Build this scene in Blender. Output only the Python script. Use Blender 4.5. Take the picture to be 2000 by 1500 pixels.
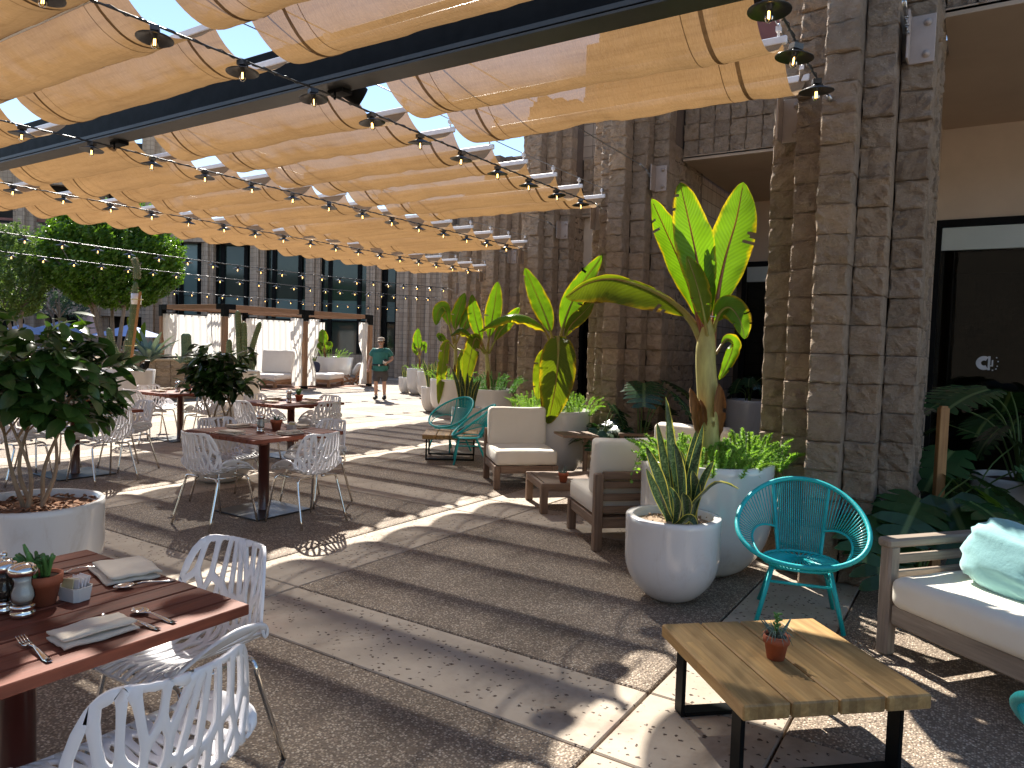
import bpy, bmesh, math, random
from mathutils import Vector, Matrix, Euler, noise
random.seed(7)
R = math.radians
for o in list(bpy.data.objects): bpy.data.objects.remove(o)
S = bpy.context.scene
COL = S.collection
# ---------------------------------------------------------------- camera
F_PX, PITCH, ROLL, YAW, CAMH = 1414.6, 0.0509, 0.03066, 0.57183, 1.605
cd = bpy.data.cameras.new('camera')
cd.sensor_fit = 'HORIZONTAL'; cd.sensor_width = 36.0; cd.lens = 36.0 * F_PX / 2000.0
cd.clip_start = 0.05; cd.clip_end = 2000
cam = bpy.data.objects.new('camera', cd); COL.objects.link(cam)
cam.location = (0, 0, CAMH)
cam.matrix_world = (Matrix.Translation((0, 0, CAMH)) @ Matrix.Rotation(YAW, 4, 'Z') @
                    Matrix.Rotation(R(90) - PITCH, 4, 'X') @ Matrix.Rotation(ROLL, 4, 'Z'))
S.camera = cam
# ---------------------------------------------------------------- sky, sun, exposure
SUN = Vector((-0.81, 0.66, 1.0)).normalized()          # towards the sun
SUN_EL = math.asin(SUN.z); SUN_AZ = math.atan2(SUN.x, SUN.y)
W = bpy.data.worlds.new('World'); S.world = W; W.use_nodes = True
nt = W.node_tree; nt.nodes.clear()
sky = nt.nodes.new('ShaderNodeTexSky'); sky.sky_type = 'NISHITA'; sky.sun_disc = False
sky.sun_elevation = SUN_EL; sky.sun_rotation = SUN_AZ; sky.altitude = 400; sky.air_density = 1.0; sky.dust_density = 0.05; sky.ozone_density = 1.0
bg = nt.nodes.new('ShaderNodeBackground'); bg.inputs['Strength'].default_value = 0.07
wo = nt.nodes.new('ShaderNodeOutputWorld')
nt.links.new(sky.outputs[0], bg.inputs[0]); nt.links.new(bg.outputs[0], wo.inputs[0])
sl = bpy.data.lights.new('sun', 'SUN'); sl.energy = 4.0; sl.angle = R(0.53); sl.color = (1.0, 0.94, 0.84)
so = bpy.data.objects.new('sun', sl); COL.objects.link(so)
so.rotation_euler = (-SUN).to_track_quat('-Z', 'Y').to_euler()
S.view_settings.view_transform = 'Standard'; S.view_settings.look = 'None'
S.view_settings.exposure = 1.68; S.view_settings.gamma = 1.0; S.view_settings.use_curve_mapping = False
S.render.engine = 'CYCLES'
try:
    S.cycles.max_bounces = 10; S.cycles.diffuse_bounces = 5; S.cycles.transparent_max_bounces = 12
    S.cycles.sample_clamp_indirect = 8; S.cycles.caustics_reflective = False; S.cycles.caustics_refractive = False
except Exception: pass

# ---------------------------------------------------------------- pixel to place helpers (2000 x 1500 photo pixels)
def ray(px, py):
    x = (px - 1000) / F_PX; y = (py - 750) / F_PX
    c, s = math.cos(ROLL), math.sin(ROLL)
    xu = x * c + y * s; yu = -x * s + y * c
    cp, sp = math.cos(PITCH), math.sin(PITCH)
    fw = cp - sp * yu; up = -sp - cp * yu
    cy, sy = math.cos(YAW), math.sin(YAW)
    return Vector((cy * xu - sy * fw, sy * xu + cy * fw, up))
CAMP = Vector((0, 0, CAMH))
def PZ(px, py, z=0.0):
    r = ray(px, py); return CAMP + r * ((z - CAMH) / r.z)
def PD(px, py, d):
    r = ray(px, py); fd = -math.sin(YAW) * r.x + math.cos(YAW) * r.y
    return CAMP + r * (d / fd)
def VW(xr, fw, z=0.0):
    cy, sy = math.cos(YAW), math.sin(YAW)
    return Vector((cy * xr - sy * fw, sy * xr + cy * fw, z))
def rnd(a, b): return random.uniform(a, b)

# ---------------------------------------------------------------- objects
def tag(o, label=None, cat=None, group=None, kind=None):
    if label: o['label'] = label
    if cat: o['category'] = cat
    if group: o['group'] = group
    if kind: o['kind'] = kind
    return o
def empty(name, loc=(0, 0, 0), rz=0.0, label=None, cat=None, group=None):
    o = bpy.data.objects.new(name, None); COL.objects.link(o)
    o.location = loc; o.rotation_euler = (0, 0, rz); o.empty_display_size = 0.1
    return tag(o, label, cat, group)
def link(name, me, parent=None, loc=(0, 0, 0), rot=(0, 0, 0), scale=(1, 1, 1), m=None):
    o = bpy.data.objects.new(name, me); COL.objects.link(o)
    o.location = loc; o.rotation_euler = rot; o.scale = scale; o.parent = parent
    if m is not None and me is not None:
        if len(me.materials) == 0: me.materials.append(m)
    return o
def children(o): return [c for c in bpy.data.objects if c.parent == o]
def copy_tree(o, loc=None, rz=None, label=None, group=None, scale=None, _p=None):
    c = o.copy(); COL.objects.link(c); c.parent = _p
    if _p is None:
        if loc is not None: c.location = loc
        if rz is not None: c.rotation_euler = (0, 0, rz)
        if scale is not None: c.scale = (scale,) * 3
        if label: c['label'] = label
        if group: c['group'] = group
    for ch in KIDS(o): copy_tree(ch, _p=c)
    return c
_kid = {}
def KIDS(o):
    k = o.name
    if k not in _kid: _kid[k] = children(o)
    return _kid[k]
def mesh(name, verts, faces, m=None, smooth=False, uvs=None, col=None):
    me = bpy.data.meshes.new(name); me.from_pydata([tuple(v) for v in verts], [], faces)
    if smooth: me.polygons.foreach_set('use_smooth', [True] * len(me.polygons))
    if uvs is not None:
        ul = me.uv_layers.new(name='UVMap')
        li = [0] * len(me.loops); me.loops.foreach_get('vertex_index', li)
        flat = []
        for i in li: flat.extend(uvs[i])
        ul.data.foreach_set('uv', flat)
    if m is not None: me.materials.append(m)
    me.update(); return me

class MB:
    """collects shapes into one mesh"""
    def __init__(s): s.v = []; s.f = []; s.uv = None; s.sm = []
    def add(s, vs, fs, smooth=False):
        b = len(s.v); s.v.extend([Vector(v) for v in vs]); s.f.extend([tuple(i + b for i in f) for f in fs]); s.sm.extend([smooth] * len(fs)); return s
    def box(s, c, d, rz=0.0, bev=0.0, M=None):
        hx, hy, hz = d[0] / 2, d[1] / 2, d[2] / 2
        if bev <= 0:
            vs = [Vector((x, y, z)) for z in (-hz, hz) for y in (-hy, hy) for x in (-hx, hx)]
            fs = [(0, 2, 3, 1), (4, 5, 7, 6), (0, 1, 5, 4), (2, 6, 7, 3), (0, 4, 6, 2), (1, 3, 7, 5)]
        else:
            b = min(bev, hx * .95, hy * .95, hz * .95); vs = []; idx = {}
            for sx in (-1, 1):
                for sy in (-1, 1):
                    for sz in (-1, 1):
                        for a in range(3):
                            p = [sx * (hx - b), sy * (hy - b), sz * (hz - b)]
                            p[a] = (sx * hx, sy * hy, sz * hz)[a]
                            idx[(sx, sy, sz, a)] = len(vs); vs.append(Vector(p))
            fs = []
            for a in range(3):
                o1, o2 = [(1, 2), (2, 0), (0, 1)][a]
                for sg in (-1, 1):
                    q = []
                    for (u, w) in ((-1, -1), (1, -1), (1, 1), (-1, 1)):
                        k = [0, 0, 0]; k[a] = sg; k[o1] = u; k[o2] = w
                        q.append(idx[(k[0], k[1], k[2], a)])
                    fs.append(tuple(q if sg > 0 else q[::-1]))
            for a in range(3):
                o1, o2 = [(1, 2), (2, 0), (0, 1)][a]
                for u in (-1, 1):
                    for w in (-1, 1):
                        def I(e, ax):
                            k = [0, 0, 0]; k[a] = e; k[o1] = u; k[o2] = w; return idx[(k[0], k[1], k[2], ax)]
                        q = [I(-1, o1), I(1, o1), I(1, o2), I(-1, o2)]
                        fs.append(tuple(q if u * w < 0 else q[::-1]))
            for sx in (-1, 1):
                for sy in (-1, 1):
                    for sz in (-1, 1):
                        q = [idx[(sx, sy, sz, a)] for a in range(3)]
                        fs.append(tuple(q if sx * sy * sz > 0 else q[::-1]))
        if M is None: M = Matrix.Translation(c) @ Matrix.Rotation(rz, 4, 'Z')
        else: M = Matrix.Translation(c) @ M
        return s.add([M @ v for v in vs], fs)
    def bar(s, a, b, w, h=None, up=(0, 0, 1), bev=0.0):
        a = Vector(a); b = Vector(b); d = b - a; L = d.length; h = h or w
        y = d.normalized(); x = y.cross(Vector(up))
        if x.length < 1e-4: x = y.cross(Vector((1, 0, 0)))
        x.normalize(); z = x.cross(y)
        M = Matrix((x, y, z)).transposed().to_4x4()
        return s.box((a + b) / 2, (w, L, h), bev=bev, M=M)
    def tube(s, pts, r, n=8, closed=False, caps=True):
        pts = [Vector(p) for p in pts]; N = len(pts)
        rs = r if isinstance(r, (list, tuple)) else [r] * N
        vs = []; up = None
        for i, p in enumerate(pts):
            if closed: t = pts[(i + 1) % N] - pts[i - 1]
            else: t = pts[min(i + 1, N - 1)] - pts[max(i - 1, 0)]
            if t.length < 1e-9: t = Vector((0, 0, 1))
            t.normalize()
            if up is None:
                up = Vector((0, 0, 1)) if abs(t.z) < .9 else Vector((1, 0, 0))
            x = t.cross(up)
            if x.length < 1e-5: x = t.cross(Vector((0, 1, 0)))
            x.normalize(); up = x.cross(t); up.normalize()
            for k in range(n):
                a = 2 * math.pi * k / n
                vs.append(p + (x * math.cos(a) + up * math.sin(a)) * rs[i])
        fs = []
        for i in range(N if closed else N - 1):
            j = (i + 1) % N
            for k in range(n):
                l = (k + 1) % n
                fs.append((i * n + k, i * n + l, j * n + l, j * n + k))
        if caps and not closed:
            fs.append(tuple(range(n))[::-1]); fs.append(tuple((N - 1) * n + k for k in range(n)))
        return s.add(vs, fs, True)
    def lathe(s, prof, n=32, c=(0, 0, 0), sq=None):
        vs = []; c = Vector(c)
        for (r, z) in prof:
            for k in range(n):
                a = 2 * math.pi * k / n
                vs.append(c + Vector((r * math.cos(a), r * math.sin(a), z)))
        fs = []
        for i in range(len(prof) - 1):
            for k in range(n):
                l = (k + 1) % n
                fs.append((i * n + k, i * n + l, (i + 1) * n + l, (i + 1) * n + k))
        if prof[0][0] > 1e-6: fs.append(tuple(range(n))[::-1])
        if prof[-1][0] > 1e-6: fs.append(tuple((len(prof) - 1) * n + k for k in range(n)))
        return s.add(vs, fs, True)
    def data(s, name, m=None):
        me = bpy.data.meshes.new(name); me.from_pydata([tuple(v) for v in s.v], [], s.f)
        me.polygons.foreach_set('use_smooth', s.sm)
        if m is not None: me.materials.append(m)
        me.update(); return me
    def build(s, name, m=None, parent=None, loc=(0, 0, 0), rot=(0, 0, 0), kind=None):
        o = link(name, s.data(name, m), parent, loc, rot)
        if kind: o['kind'] = kind
        return o

def softbox(name, d, r, m, parent=None, loc=(0, 0, 0), rot=(0, 0, 0), puff=0.0, seg=3, sub=0, noiseamp=0.0, seed=0):
    """rounded, optionally puffed box: cushions and padded things"""
    bm = bmesh.new(); bmesh.ops.create_cube(bm, size=1.0)
    bmesh.ops.scale(bm, vec=d, verts=bm.verts)
    bmesh.ops.bevel(bm, geom=list(bm.edges), offset=r, segments=seg, profile=0.5, affect='EDGES')
    if sub:
        bmesh.ops.subdivide_edges(bm, edges=[e for e in bm.edges if e.calc_length() > max(d) / 8], cuts=sub, use_grid_fill=True)
    for v in bm.verts:
        u, w, h = v.co.x / d[0] * 2, v.co.y / d[1] * 2, v.co.z / d[2] * 2
        if puff:
            k = puff * max(0, 1 - u * u) * max(0, 1 - w * w) * max(0, 1)
            if abs(d[2]) <= min(d[0], d[1]): v.co.z += k * (1 if h > 0 else -1) * abs(h)
        if noiseamp:
            nv = noise.noise_vector(v.co * 6 + Vector((seed, 0, 0)))
            v.co += nv * noiseamp
    me = bpy.data.meshes.new(name); bm.to_mesh(me); bm.free()
    me.polygons.foreach_set('use_smooth', [True] * len(me.polygons))
    me.materials.append(m)
    return link(name, me, parent, loc, rot)

def spline(pts, n):
    """Catmull-Rom through points -> n+1 samples"""
    pts = [Vector(p) for p in pts]
    P_ = [pts[0] * 2 - pts[1]] + pts + [pts[-1] * 2 - pts[-2]]
    out = []
    m = len(pts) - 1
    for i in range(n + 1):
        t = i / n * m; k = min(int(t), m - 1); f = t - k
        a, b, c, d = P_[k], P_[k + 1], P_[k + 2], P_[k + 3]
        out.append(0.5 * ((2 * b) + (c - a) * f + (2 * a - 5 * b + 4 * c - d) * f * f + (3 * b - a - 3 * c + d) * f ** 3))
    return out

# ---------------------------------------------------------------- materials
def new_mat(name):
    m = bpy.data.materials.new(name); m.use_nodes = True
    n = m.node_tree; n.nodes.clear()
    out = n.nodes.new('ShaderNodeOutputMaterial'); b = n.nodes.new('ShaderNodeBsdfPrincipled')
    n.links.new(b.outputs[0], out.inputs[0]); return m, n, b, out
def N_(n, t, **k):
    x = n.nodes.new(t)
    for a, v in k.items():
        if a in x.inputs: x.inputs[a].default_value = v
        else: setattr(x, a, v)
    return x
def ramp(n, fac, stops, interp='LINEAR'):
    r = n.nodes.new('ShaderNodeValToRGB'); r.color_ramp.interpolation = interp
    e = r.color_ramp.elements
    while len(e) < len(stops): e.new(0.5)
    for i, (p, c) in enumerate(stops):
        e[i].position = p; e[i].color = (*c, 1) if len(c) == 3 else c
    n.links.new(fac, r.inputs[0]); return r
def mixc(n, fac, a, b, mode='MIX'):
    x = n.nodes.new('ShaderNodeMix'); x.data_type = 'RGBA'; x.blend_type = mode
    for sock, v in ((x.inputs[0], fac), (x.inputs[6], a), (x.inputs[7], b)):
        if hasattr(v, 'links'): n.links.new(v, sock)
        elif isinstance(v, (int, float)): sock.default_value = v
        else: sock.default_value = (*v, 1) if len(v) == 3 else v
    return x.outputs[2]
def coords(n, kind='Object', scale=(1, 1, 1)):
    tc = n.nodes.new('ShaderNodeTexCoord'); mp = n.nodes.new('ShaderNodeMapping')
    mp.inputs['Scale'].default_value = scale
    n.links.new(tc.outputs[kind], mp.inputs[0]); return mp.outputs[0]
def pm(name, c1, c2=None, scale=6.0, rough=0.5, bump=0.0, bscale=60.0, metal=0.0, coat=0.0, spec=0.5,
       stretch=(1, 1, 1), rv=0.0, crd='Object', detail=4.0, sheen=0.0, rrough=0.0, bdist=0.01):
    m, n, b, out = new_mat(name)
    co = coords(n, crd, stretch)
    nz = N_(n, 'ShaderNodeTexNoise', Scale=scale, Detail=detail, Roughness=0.6); n.links.new(co, nz.inputs['Vector'])
    c2 = c2 or tuple(c * 0.82 for c in c1)
    rr = ramp(n, nz.outputs['Fac'], [(0.32, c2), (0.68, c1)])
    col = rr.outputs[0]
    if rv:
        oi = n.nodes.new('ShaderNodeObjectInfo')
        hs = n.nodes.new('ShaderNodeHueSaturation'); mr = n.nodes.new('ShaderNodeMapRange')
        mr.inputs[3].default_value = 1 - rv; mr.inputs[4].default_value = 1 + rv
        n.links.new(oi.outputs['Random'], mr.inputs[0]); n.links.new(mr.outputs[0], hs.inputs['Value'])
        n.links.new(col, hs.inputs['Color']); col = hs.outputs[0]
    n.links.new(col, b.inputs['Base Color'])
    b.inputs['Roughness'].default_value = rough; b.inputs['Metallic'].default_value = metal
    b.inputs['Specular IOR Level'].default_value = spec; b.inputs['Coat Weight'].default_value = coat
    b.inputs['Coat Roughness'].default_value = 0.06
    if sheen: b.inputs['Sheen Weight'].default_value = sheen
    if rrough:
        mr2 = n.nodes.new('ShaderNodeMapRange'); mr2.inputs[3].default_value = max(0, rough - rrough); mr2.inputs[4].default_value = rough + rrough
        n.links.new(nz.outputs['Fac'], mr2.inputs[0]); n.links.new(mr2.outputs[0], b.inputs['Roughness'])
    if bump:
        n2 = N_(n, 'ShaderNodeTexNoise', Scale=bscale, Detail=5.0, Roughness=0.65); n.links.new(co, n2.inputs['Vector'])
        bp = N_(n, 'ShaderNodeBump', Strength=bump, Distance=bdist); n.links.new(n2.outputs['Fac'], bp.inputs['Height'])
        n.links.new(bp.outputs[0], b.inputs['Normal'])
    return m
def leafmat(name, c_in, c_edge=None, trans=0.5, rough=0.4, ribs=0.0, vein=None, tcol=None, spots=0.0, rv=0.12):
    """leaf: diffuse + translucent, colour from UV (u across 0..1, v along)"""
    m, n, b, out = new_mat(name)
    tc = n.nodes.new('ShaderNodeTexCoord'); sx = n.nodes.new('ShaderNodeSeparateXYZ'); n.links.new(tc.outputs['UV'], sx.inputs[0])
    nz = N_(n, 'ShaderNodeTexNoise', Scale=5.0, Detail=5.0); n.links.new(tc.outputs['Object'], nz.inputs['Vector'])
    col = mixc(n, nz.outputs['Fac'], tuple(c * 0.75 for c in c_in), tuple(min(1, c * 1.2) for c in c_in))
    d = N_(n, 'ShaderNodeMath', operation='SUBTRACT'); n.links.new(sx.outputs[0], d.inputs[0]); d.inputs[1].default_value = 0.5
    a = N_(n, 'ShaderNodeMath', operation='ABSOLUTE'); n.links.new(d.outputs[0], a.inputs[0])       # 0 midrib .. .5 edge
    if c_edge:
        e = N_(n, 'ShaderNodeMath', operation='MULTIPLY_ADD'); n.links.new(nz.outputs['Fac'], e.inputs[0]); e.inputs[1].default_value = 0.45; n.links.new(a.outputs[0], e.inputs[2])
        rp = ramp(n, e.outputs[0], [(0.63, (0, 0, 0)), (0.73, (1, 1, 1))]); col = mixc(n, rp.outputs[0], col, c_edge)
        rp2 = ramp(n, e.outputs[0], [(0.735, (0, 0, 0)), (0.76, (1, 1, 1))]); col = mixc(n, rp2.outputs[0], col, (0.16, 0.08, 0.03))
    if vein:
        rv_ = ramp(n, a.outputs[0], [(0.012, (1, 1, 1)), (0.028, (0, 0, 0))]); col = mixc(n, rv_.outputs[0], col, vein)
    if rv:
        oi = n.nodes.new('ShaderNodeObjectInfo'); hs = n.nodes.new('ShaderNodeHueSaturation'); mr = n.nodes.new('ShaderNodeMapRange')
        mr.inputs[3].default_value = 1 - rv * 2; mr.inputs[4].default_value = 1 + rv * 2
        n.links.new(oi.outputs['Random'], mr.inputs[0]); n.links.new(mr.outputs[0], hs.inputs['Value']); n.links.new(col, hs.inputs['Color']); col = hs.outputs[0]
    n.links.new(col, b.inputs['Base Color']); b.inputs['Roughness'].default_value = rough
    if ribs:
        wv = N_(n, 'ShaderNodeTexWave', Scale=ribs, Distortion=0.6, Detail=1.0); wv.bands_direction = 'Y'
        cm = N_(n, 'ShaderNodeCombineXYZ'); n.links.new(a.outputs[0], cm.inputs[0])
        v2 = N_(n, 'ShaderNodeMath', operation='MULTIPLY_ADD'); n.links.new(a.outputs[0], v2.inputs[0]); v2.inputs[1].default_value = -0.25; n.links.new(sx.outputs[1], v2.inputs[2])
        n.links.new(v2.outputs[0], cm.inputs[1]); n.links.new(cm.outputs[0], wv.inputs['Vector'])
        bp = N_(n, 'ShaderNodeBump', Strength=0.35, Distance=0.01); n.links.new(wv.outputs['Fac'], bp.inputs['Height']); n.links.new(bp.outputs[0], b.inputs['Normal'])
        col = mixc(n, 0.34, col, mixc(n, wv.outputs['Fac'], tuple(c * 0.35 for c in c_in), col), 'MIX')
    tr = n.nodes.new('ShaderNodeBsdfTranslucent')
    tcx = mixc(n, 1.0, col, tcol or (1.0, 1.0, 0.55), 'MULTIPLY'); n.links.new(tcx, tr.inputs[0])
    br = n.nodes.new('ShaderNodeBrightContrast'); n.links.new(tcx, br.inputs[0]); br.inputs[1].default_value = 0.0
    ms = n.nodes.new('ShaderNodeMixShader'); ms.inputs[0].default_value = trans
    n.links.new(b.outputs[0], ms.inputs[1]); n.links.new(tr.outputs[0], ms.inputs[2]); n.links.new(ms.outputs[0], out.inputs[0])
    return m
M = {}
# split-face block
def m_block():
    m, n, b, out = new_mat('split_face_block')
    tc = n.nodes.new('ShaderNodeTexCoord'); oi = n.nodes.new('ShaderNodeObjectInfo')
    ad = N_(n, 'ShaderNodeVectorMath', operation='ADD'); n.links.new(tc.outputs['Object'], ad.inputs[0])
    sc = N_(n, 'ShaderNodeVectorMath', operation='SCALE'); cm = N_(n, 'ShaderNodeCombineXYZ')
    for i in range(3): n.links.new(oi.outputs['Random'], cm.inputs[i])
    n.links.new(cm.outputs[0], sc.inputs[0]); sc.inputs[3].default_value = 37.0; n.links.new(sc.outputs[0], ad.inputs[1])
    nz = N_(n, 'ShaderNodeTexNoise', Scale=2.2, Detail=6.0, Roughness=0.7); n.links.new(ad.outputs[0], nz.inputs['Vector'])
    base = ramp(n, nz.outputs['Fac'], [(0.25, (0.41, 0.305, 0.22)), (0.5, (0.605, 0.475, 0.355)), (0.75, (0.72, 0.60, 0.47))]).outputs[0]
    tint = ramp(n, oi.outputs['Random'], [(0.0, (0.80, 0.77, 0.74)), (0.35, (1.0, 0.97, 0.93)), (0.65, (0.92, 0.9, 0.9)), (1.0, (1.1, 1.03, 0.94))]).outputs[0]
    base = mixc(n, 1.0, base, tint, 'MULTIPLY')
    vo = N_(n, 'ShaderNodeTexVoronoi', Scale=20.0); n.links.new(ad.outputs[0], vo.inputs['Vector'])
    gr = ramp(n, vo.outputs['Color'], [(0.72, (0, 0, 0)), (0.82, (1, 1, 1))]).outputs[0]
    dd = ramp(n, vo.outputs['Distance'], [(0.16, (1, 1, 1)), (0.3, (0, 0, 0))]).outputs[0]
    sp = mixc(n, 1.0, gr, dd, 'MULTIPLY')
    base = mixc(n, sp, base, (0.72, 0.64, 0.54))
    n.links.new(base, b.inputs['Base Color']); b.inputs['Roughness'].default_value = 0.85
    b.inputs['Specular IOR Level'].default_value = 0.3
    n2 = N_(n, 'ShaderNodeTexNoise', Scale=9.0, Detail=8.0, Roughness=0.72); n.links.new(ad.outputs[0], n2.inputs['Vector'])
    bp = N_(n, 'ShaderNodeBump', Strength=1.0, Distance=0.09); n.links.new(n2.outputs['Fac'], bp.inputs['Height']); n.links.new(bp.outputs[0], b.inputs['Normal'])
    return m
M['block'] = m_block()
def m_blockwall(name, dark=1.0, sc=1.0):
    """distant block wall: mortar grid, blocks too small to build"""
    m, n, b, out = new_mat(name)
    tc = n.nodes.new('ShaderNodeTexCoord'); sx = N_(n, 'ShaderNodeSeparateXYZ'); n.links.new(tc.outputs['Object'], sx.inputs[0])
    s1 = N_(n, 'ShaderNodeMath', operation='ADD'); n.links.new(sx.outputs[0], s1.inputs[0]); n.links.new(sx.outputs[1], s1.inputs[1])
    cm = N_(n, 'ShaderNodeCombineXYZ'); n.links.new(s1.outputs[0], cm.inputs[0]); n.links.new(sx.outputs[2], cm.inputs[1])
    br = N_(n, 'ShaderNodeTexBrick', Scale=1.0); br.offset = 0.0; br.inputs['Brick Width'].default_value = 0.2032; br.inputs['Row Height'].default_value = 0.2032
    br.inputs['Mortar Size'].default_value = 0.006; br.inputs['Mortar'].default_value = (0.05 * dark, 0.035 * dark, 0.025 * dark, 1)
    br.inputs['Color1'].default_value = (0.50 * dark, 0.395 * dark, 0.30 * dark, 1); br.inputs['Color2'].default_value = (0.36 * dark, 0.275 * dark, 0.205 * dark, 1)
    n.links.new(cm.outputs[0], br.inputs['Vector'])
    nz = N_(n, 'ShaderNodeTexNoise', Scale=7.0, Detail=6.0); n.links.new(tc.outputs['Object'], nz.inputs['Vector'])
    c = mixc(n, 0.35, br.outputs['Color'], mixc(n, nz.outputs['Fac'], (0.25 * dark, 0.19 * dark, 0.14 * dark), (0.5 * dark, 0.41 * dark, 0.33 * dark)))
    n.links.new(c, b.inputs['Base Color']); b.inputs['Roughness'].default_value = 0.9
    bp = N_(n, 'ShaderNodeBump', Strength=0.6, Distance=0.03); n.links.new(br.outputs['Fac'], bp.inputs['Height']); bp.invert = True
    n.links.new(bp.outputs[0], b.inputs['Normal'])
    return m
M['blockwall'] = m_blockwall('block_wall_far')
M['mortar'] = pm('mortar_core', (0.20, 0.15, 0.115), rough=0.95)
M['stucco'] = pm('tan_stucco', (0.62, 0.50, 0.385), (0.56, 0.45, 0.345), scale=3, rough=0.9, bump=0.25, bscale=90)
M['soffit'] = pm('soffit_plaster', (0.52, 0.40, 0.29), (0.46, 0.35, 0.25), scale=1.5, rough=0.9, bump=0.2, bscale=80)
M['black_metal'] = pm('black_painted_metal', (0.007, 0.0075, 0.0075), (0.011, 0.0115, 0.012), scale=9, rough=0.5, spec=0.06, rrough=0.08)
M['red_metal'] = pm('red_brown_painted_metal', (0.26, 0.095, 0.075), (0.21, 0.075, 0.06), scale=5, rough=0.5)
M['plate'] = pm('painted_steel_plate', (0.42, 0.345, 0.30), (0.36, 0.295, 0.255), scale=9, rough=0.5, bump=0.05)
M['steel'] = pm('galvanised_steel', (0.62, 0.63, 0.64), (0.5, 0.51, 0.52), scale=30, rough=0.3, metal=1.0)
M['chrome'] = pm('chrome', (0.80, 0.78, 0.74), (0.74, 0.72, 0.68), scale=20, rough=0.09, metal=1.0)
def m_glass(name, tint=(0.55, 0.62, 0.6), a=0.55):
    m, n, b, out = new_mat(name)
    gl = N_(n, 'ShaderNodeBsdfGlossy', Roughness=0.012); gl.inputs[0].default_value = (0.9, 0.93, 0.93, 1)
    tr = n.nodes.new('ShaderNodeBsdfTransparent')
    nz = N_(n, 'ShaderNodeTexNoise', Scale=0.8, Detail=2.0); n.links.new(coords(n), nz.inputs['Vector'])
    n.links.new(mixc(n, nz.outputs['Fac'], tuple(t * a for t in tint), tuple(t * a * 1.08 for t in tint)), tr.inputs[0])
    bp = N_(n, 'ShaderNodeBump', Strength=0.02, Distance=0.02); n.links.new(nz.outputs['Fac'], bp.inputs['Height']); n.links.new(bp.outputs[0], gl.inputs['Normal'])
    fr = N_(n, 'ShaderNodeFresnel', IOR=1.5); ms = n.nodes.new('ShaderNodeMixShader')
    n.links.new(fr.outputs[0], ms.inputs[0]); n.links.new(tr.outputs[0], ms.inputs[1]); n.links.new(gl.outputs[0], ms.inputs[2])
    n.links.new(ms.outputs[0], out.inputs[0]); return m
M['glass'] = m_glass('tinted_glass')
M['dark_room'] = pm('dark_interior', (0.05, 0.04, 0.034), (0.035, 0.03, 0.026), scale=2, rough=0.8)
M['wood_ceiling'] = pm('interior_timber', (0.33, 0.19, 0.10), (0.22, 0.12, 0.06), scale=4, rough=0.6, stretch=(1, 8, 8))
def m_emit(name, c, s):
    m, n, b, out = new_mat(name); e = N_(n, 'ShaderNodeEmission', Strength=s)
    nz = N_(n, 'ShaderNodeTexNoise', Scale=30.0); n.links.new(coords(n), nz.inputs['Vector'])
    n.links.new(mixc(n, nz.outputs['Fac'], tuple(x * 0.9 for x in c), c), e.inputs[0]); n.links.new(e.outputs[0], out.inputs[0]); return m
M['filament'] = m_emit('lit_filament', (1.0, 0.55, 0.16), 4.0)
M['cove'] = m_emit('cove_light', (1.0, 0.55, 0.25), 2.2)
M['lamp_dot'] = m_emit('small_interior_lamp', (1.0, 0.8, 0.5), 6.0)

# ---------------------------------------------------------------- ground
def m_aggregate():
    m, n, b, out = new_mat('exposed_aggregate')
    co = coords(n, 'Object')
    vo = N_(n, 'ShaderNodeTexVoronoi', Scale=95.0); n.links.new(co, vo.inputs['Vector'])
    hs = N_(n, 'ShaderNodeSeparateColor'); n.links.new(vo.outputs['Color'], hs.inputs[0])
    pc = ramp(n, hs.outputs[0], [(0.0, (0.10, 0.078, 0.058)), (0.3, (0.255, 0.195, 0.14)), (0.55, (0.39, 0.31, 0.235)), (0.8, (0.53, 0.445, 0.345)), (1.0, (0.68, 0.60, 0.50))]).outputs[0]
    dm = ramp(n, vo.outputs['Distance'], [(0.35, (0, 0, 0)), (0.62, (1, 1, 1))]).outputs[0]
    pc = mixc(n, dm, pc, (0.20, 0.155, 0.12))
    nz = N_(n, 'ShaderNodeTexNoise', Scale=1.1, Detail=6.0, Roughness=0.65); n.links.new(co, nz.inputs['Vector'])
    pc = mixc(n, 1.0, pc, ramp(n, nz.outputs['Fac'], [(0.3, (0.78, 0.76, 0.74)), (0.7, (1.12, 1.1, 1.06))]).outputs[0], 'MULTIPLY')
    nst = N_(n, 'ShaderNodeTexNoise', Scale=3.2, Detail=7.0, Roughness=0.7); n.links.new(co, nst.inputs['Vector'])
    pc = mixc(n, 1.0, pc, ramp(n, nst.outputs['Fac'], [(0.33, (0.82, 0.8, 0.78)), (0.5, (1, 1, 1))]).outputs[0], 'MULTIPLY')
    ws = N_(n, 'ShaderNodeTexNoise', Scale=0.55, Detail=4.0, Roughness=0.6, Distortion=0.8); n.links.new(co, ws.inputs['Vector'])
    pc = mixc(n, 1.0, pc, ramp(n, ws.outputs['Fac'], [(0.36, (0.74, 0.72, 0.70)), (0.48, (1, 1, 1)), (0.7, (1.08, 1.07, 1.05))]).outputs[0], 'MULTIPLY')
    n.links.new(pc, b.inputs['Base Color']); b.inputs['Roughness'].default_value = 0.72; b.inputs['Specular IOR Level'].default_value = 0.35
    bp = N_(n, 'ShaderNodeBump', Strength=0.85, Distance=0.006); bp.invert = True; n.links.new(vo.outputs['Distance'], bp.inputs['Height']); n.links.new(bp.outputs[0], b.inputs['Normal'])
    return m
M['agg'] = m_aggregate()
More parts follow.
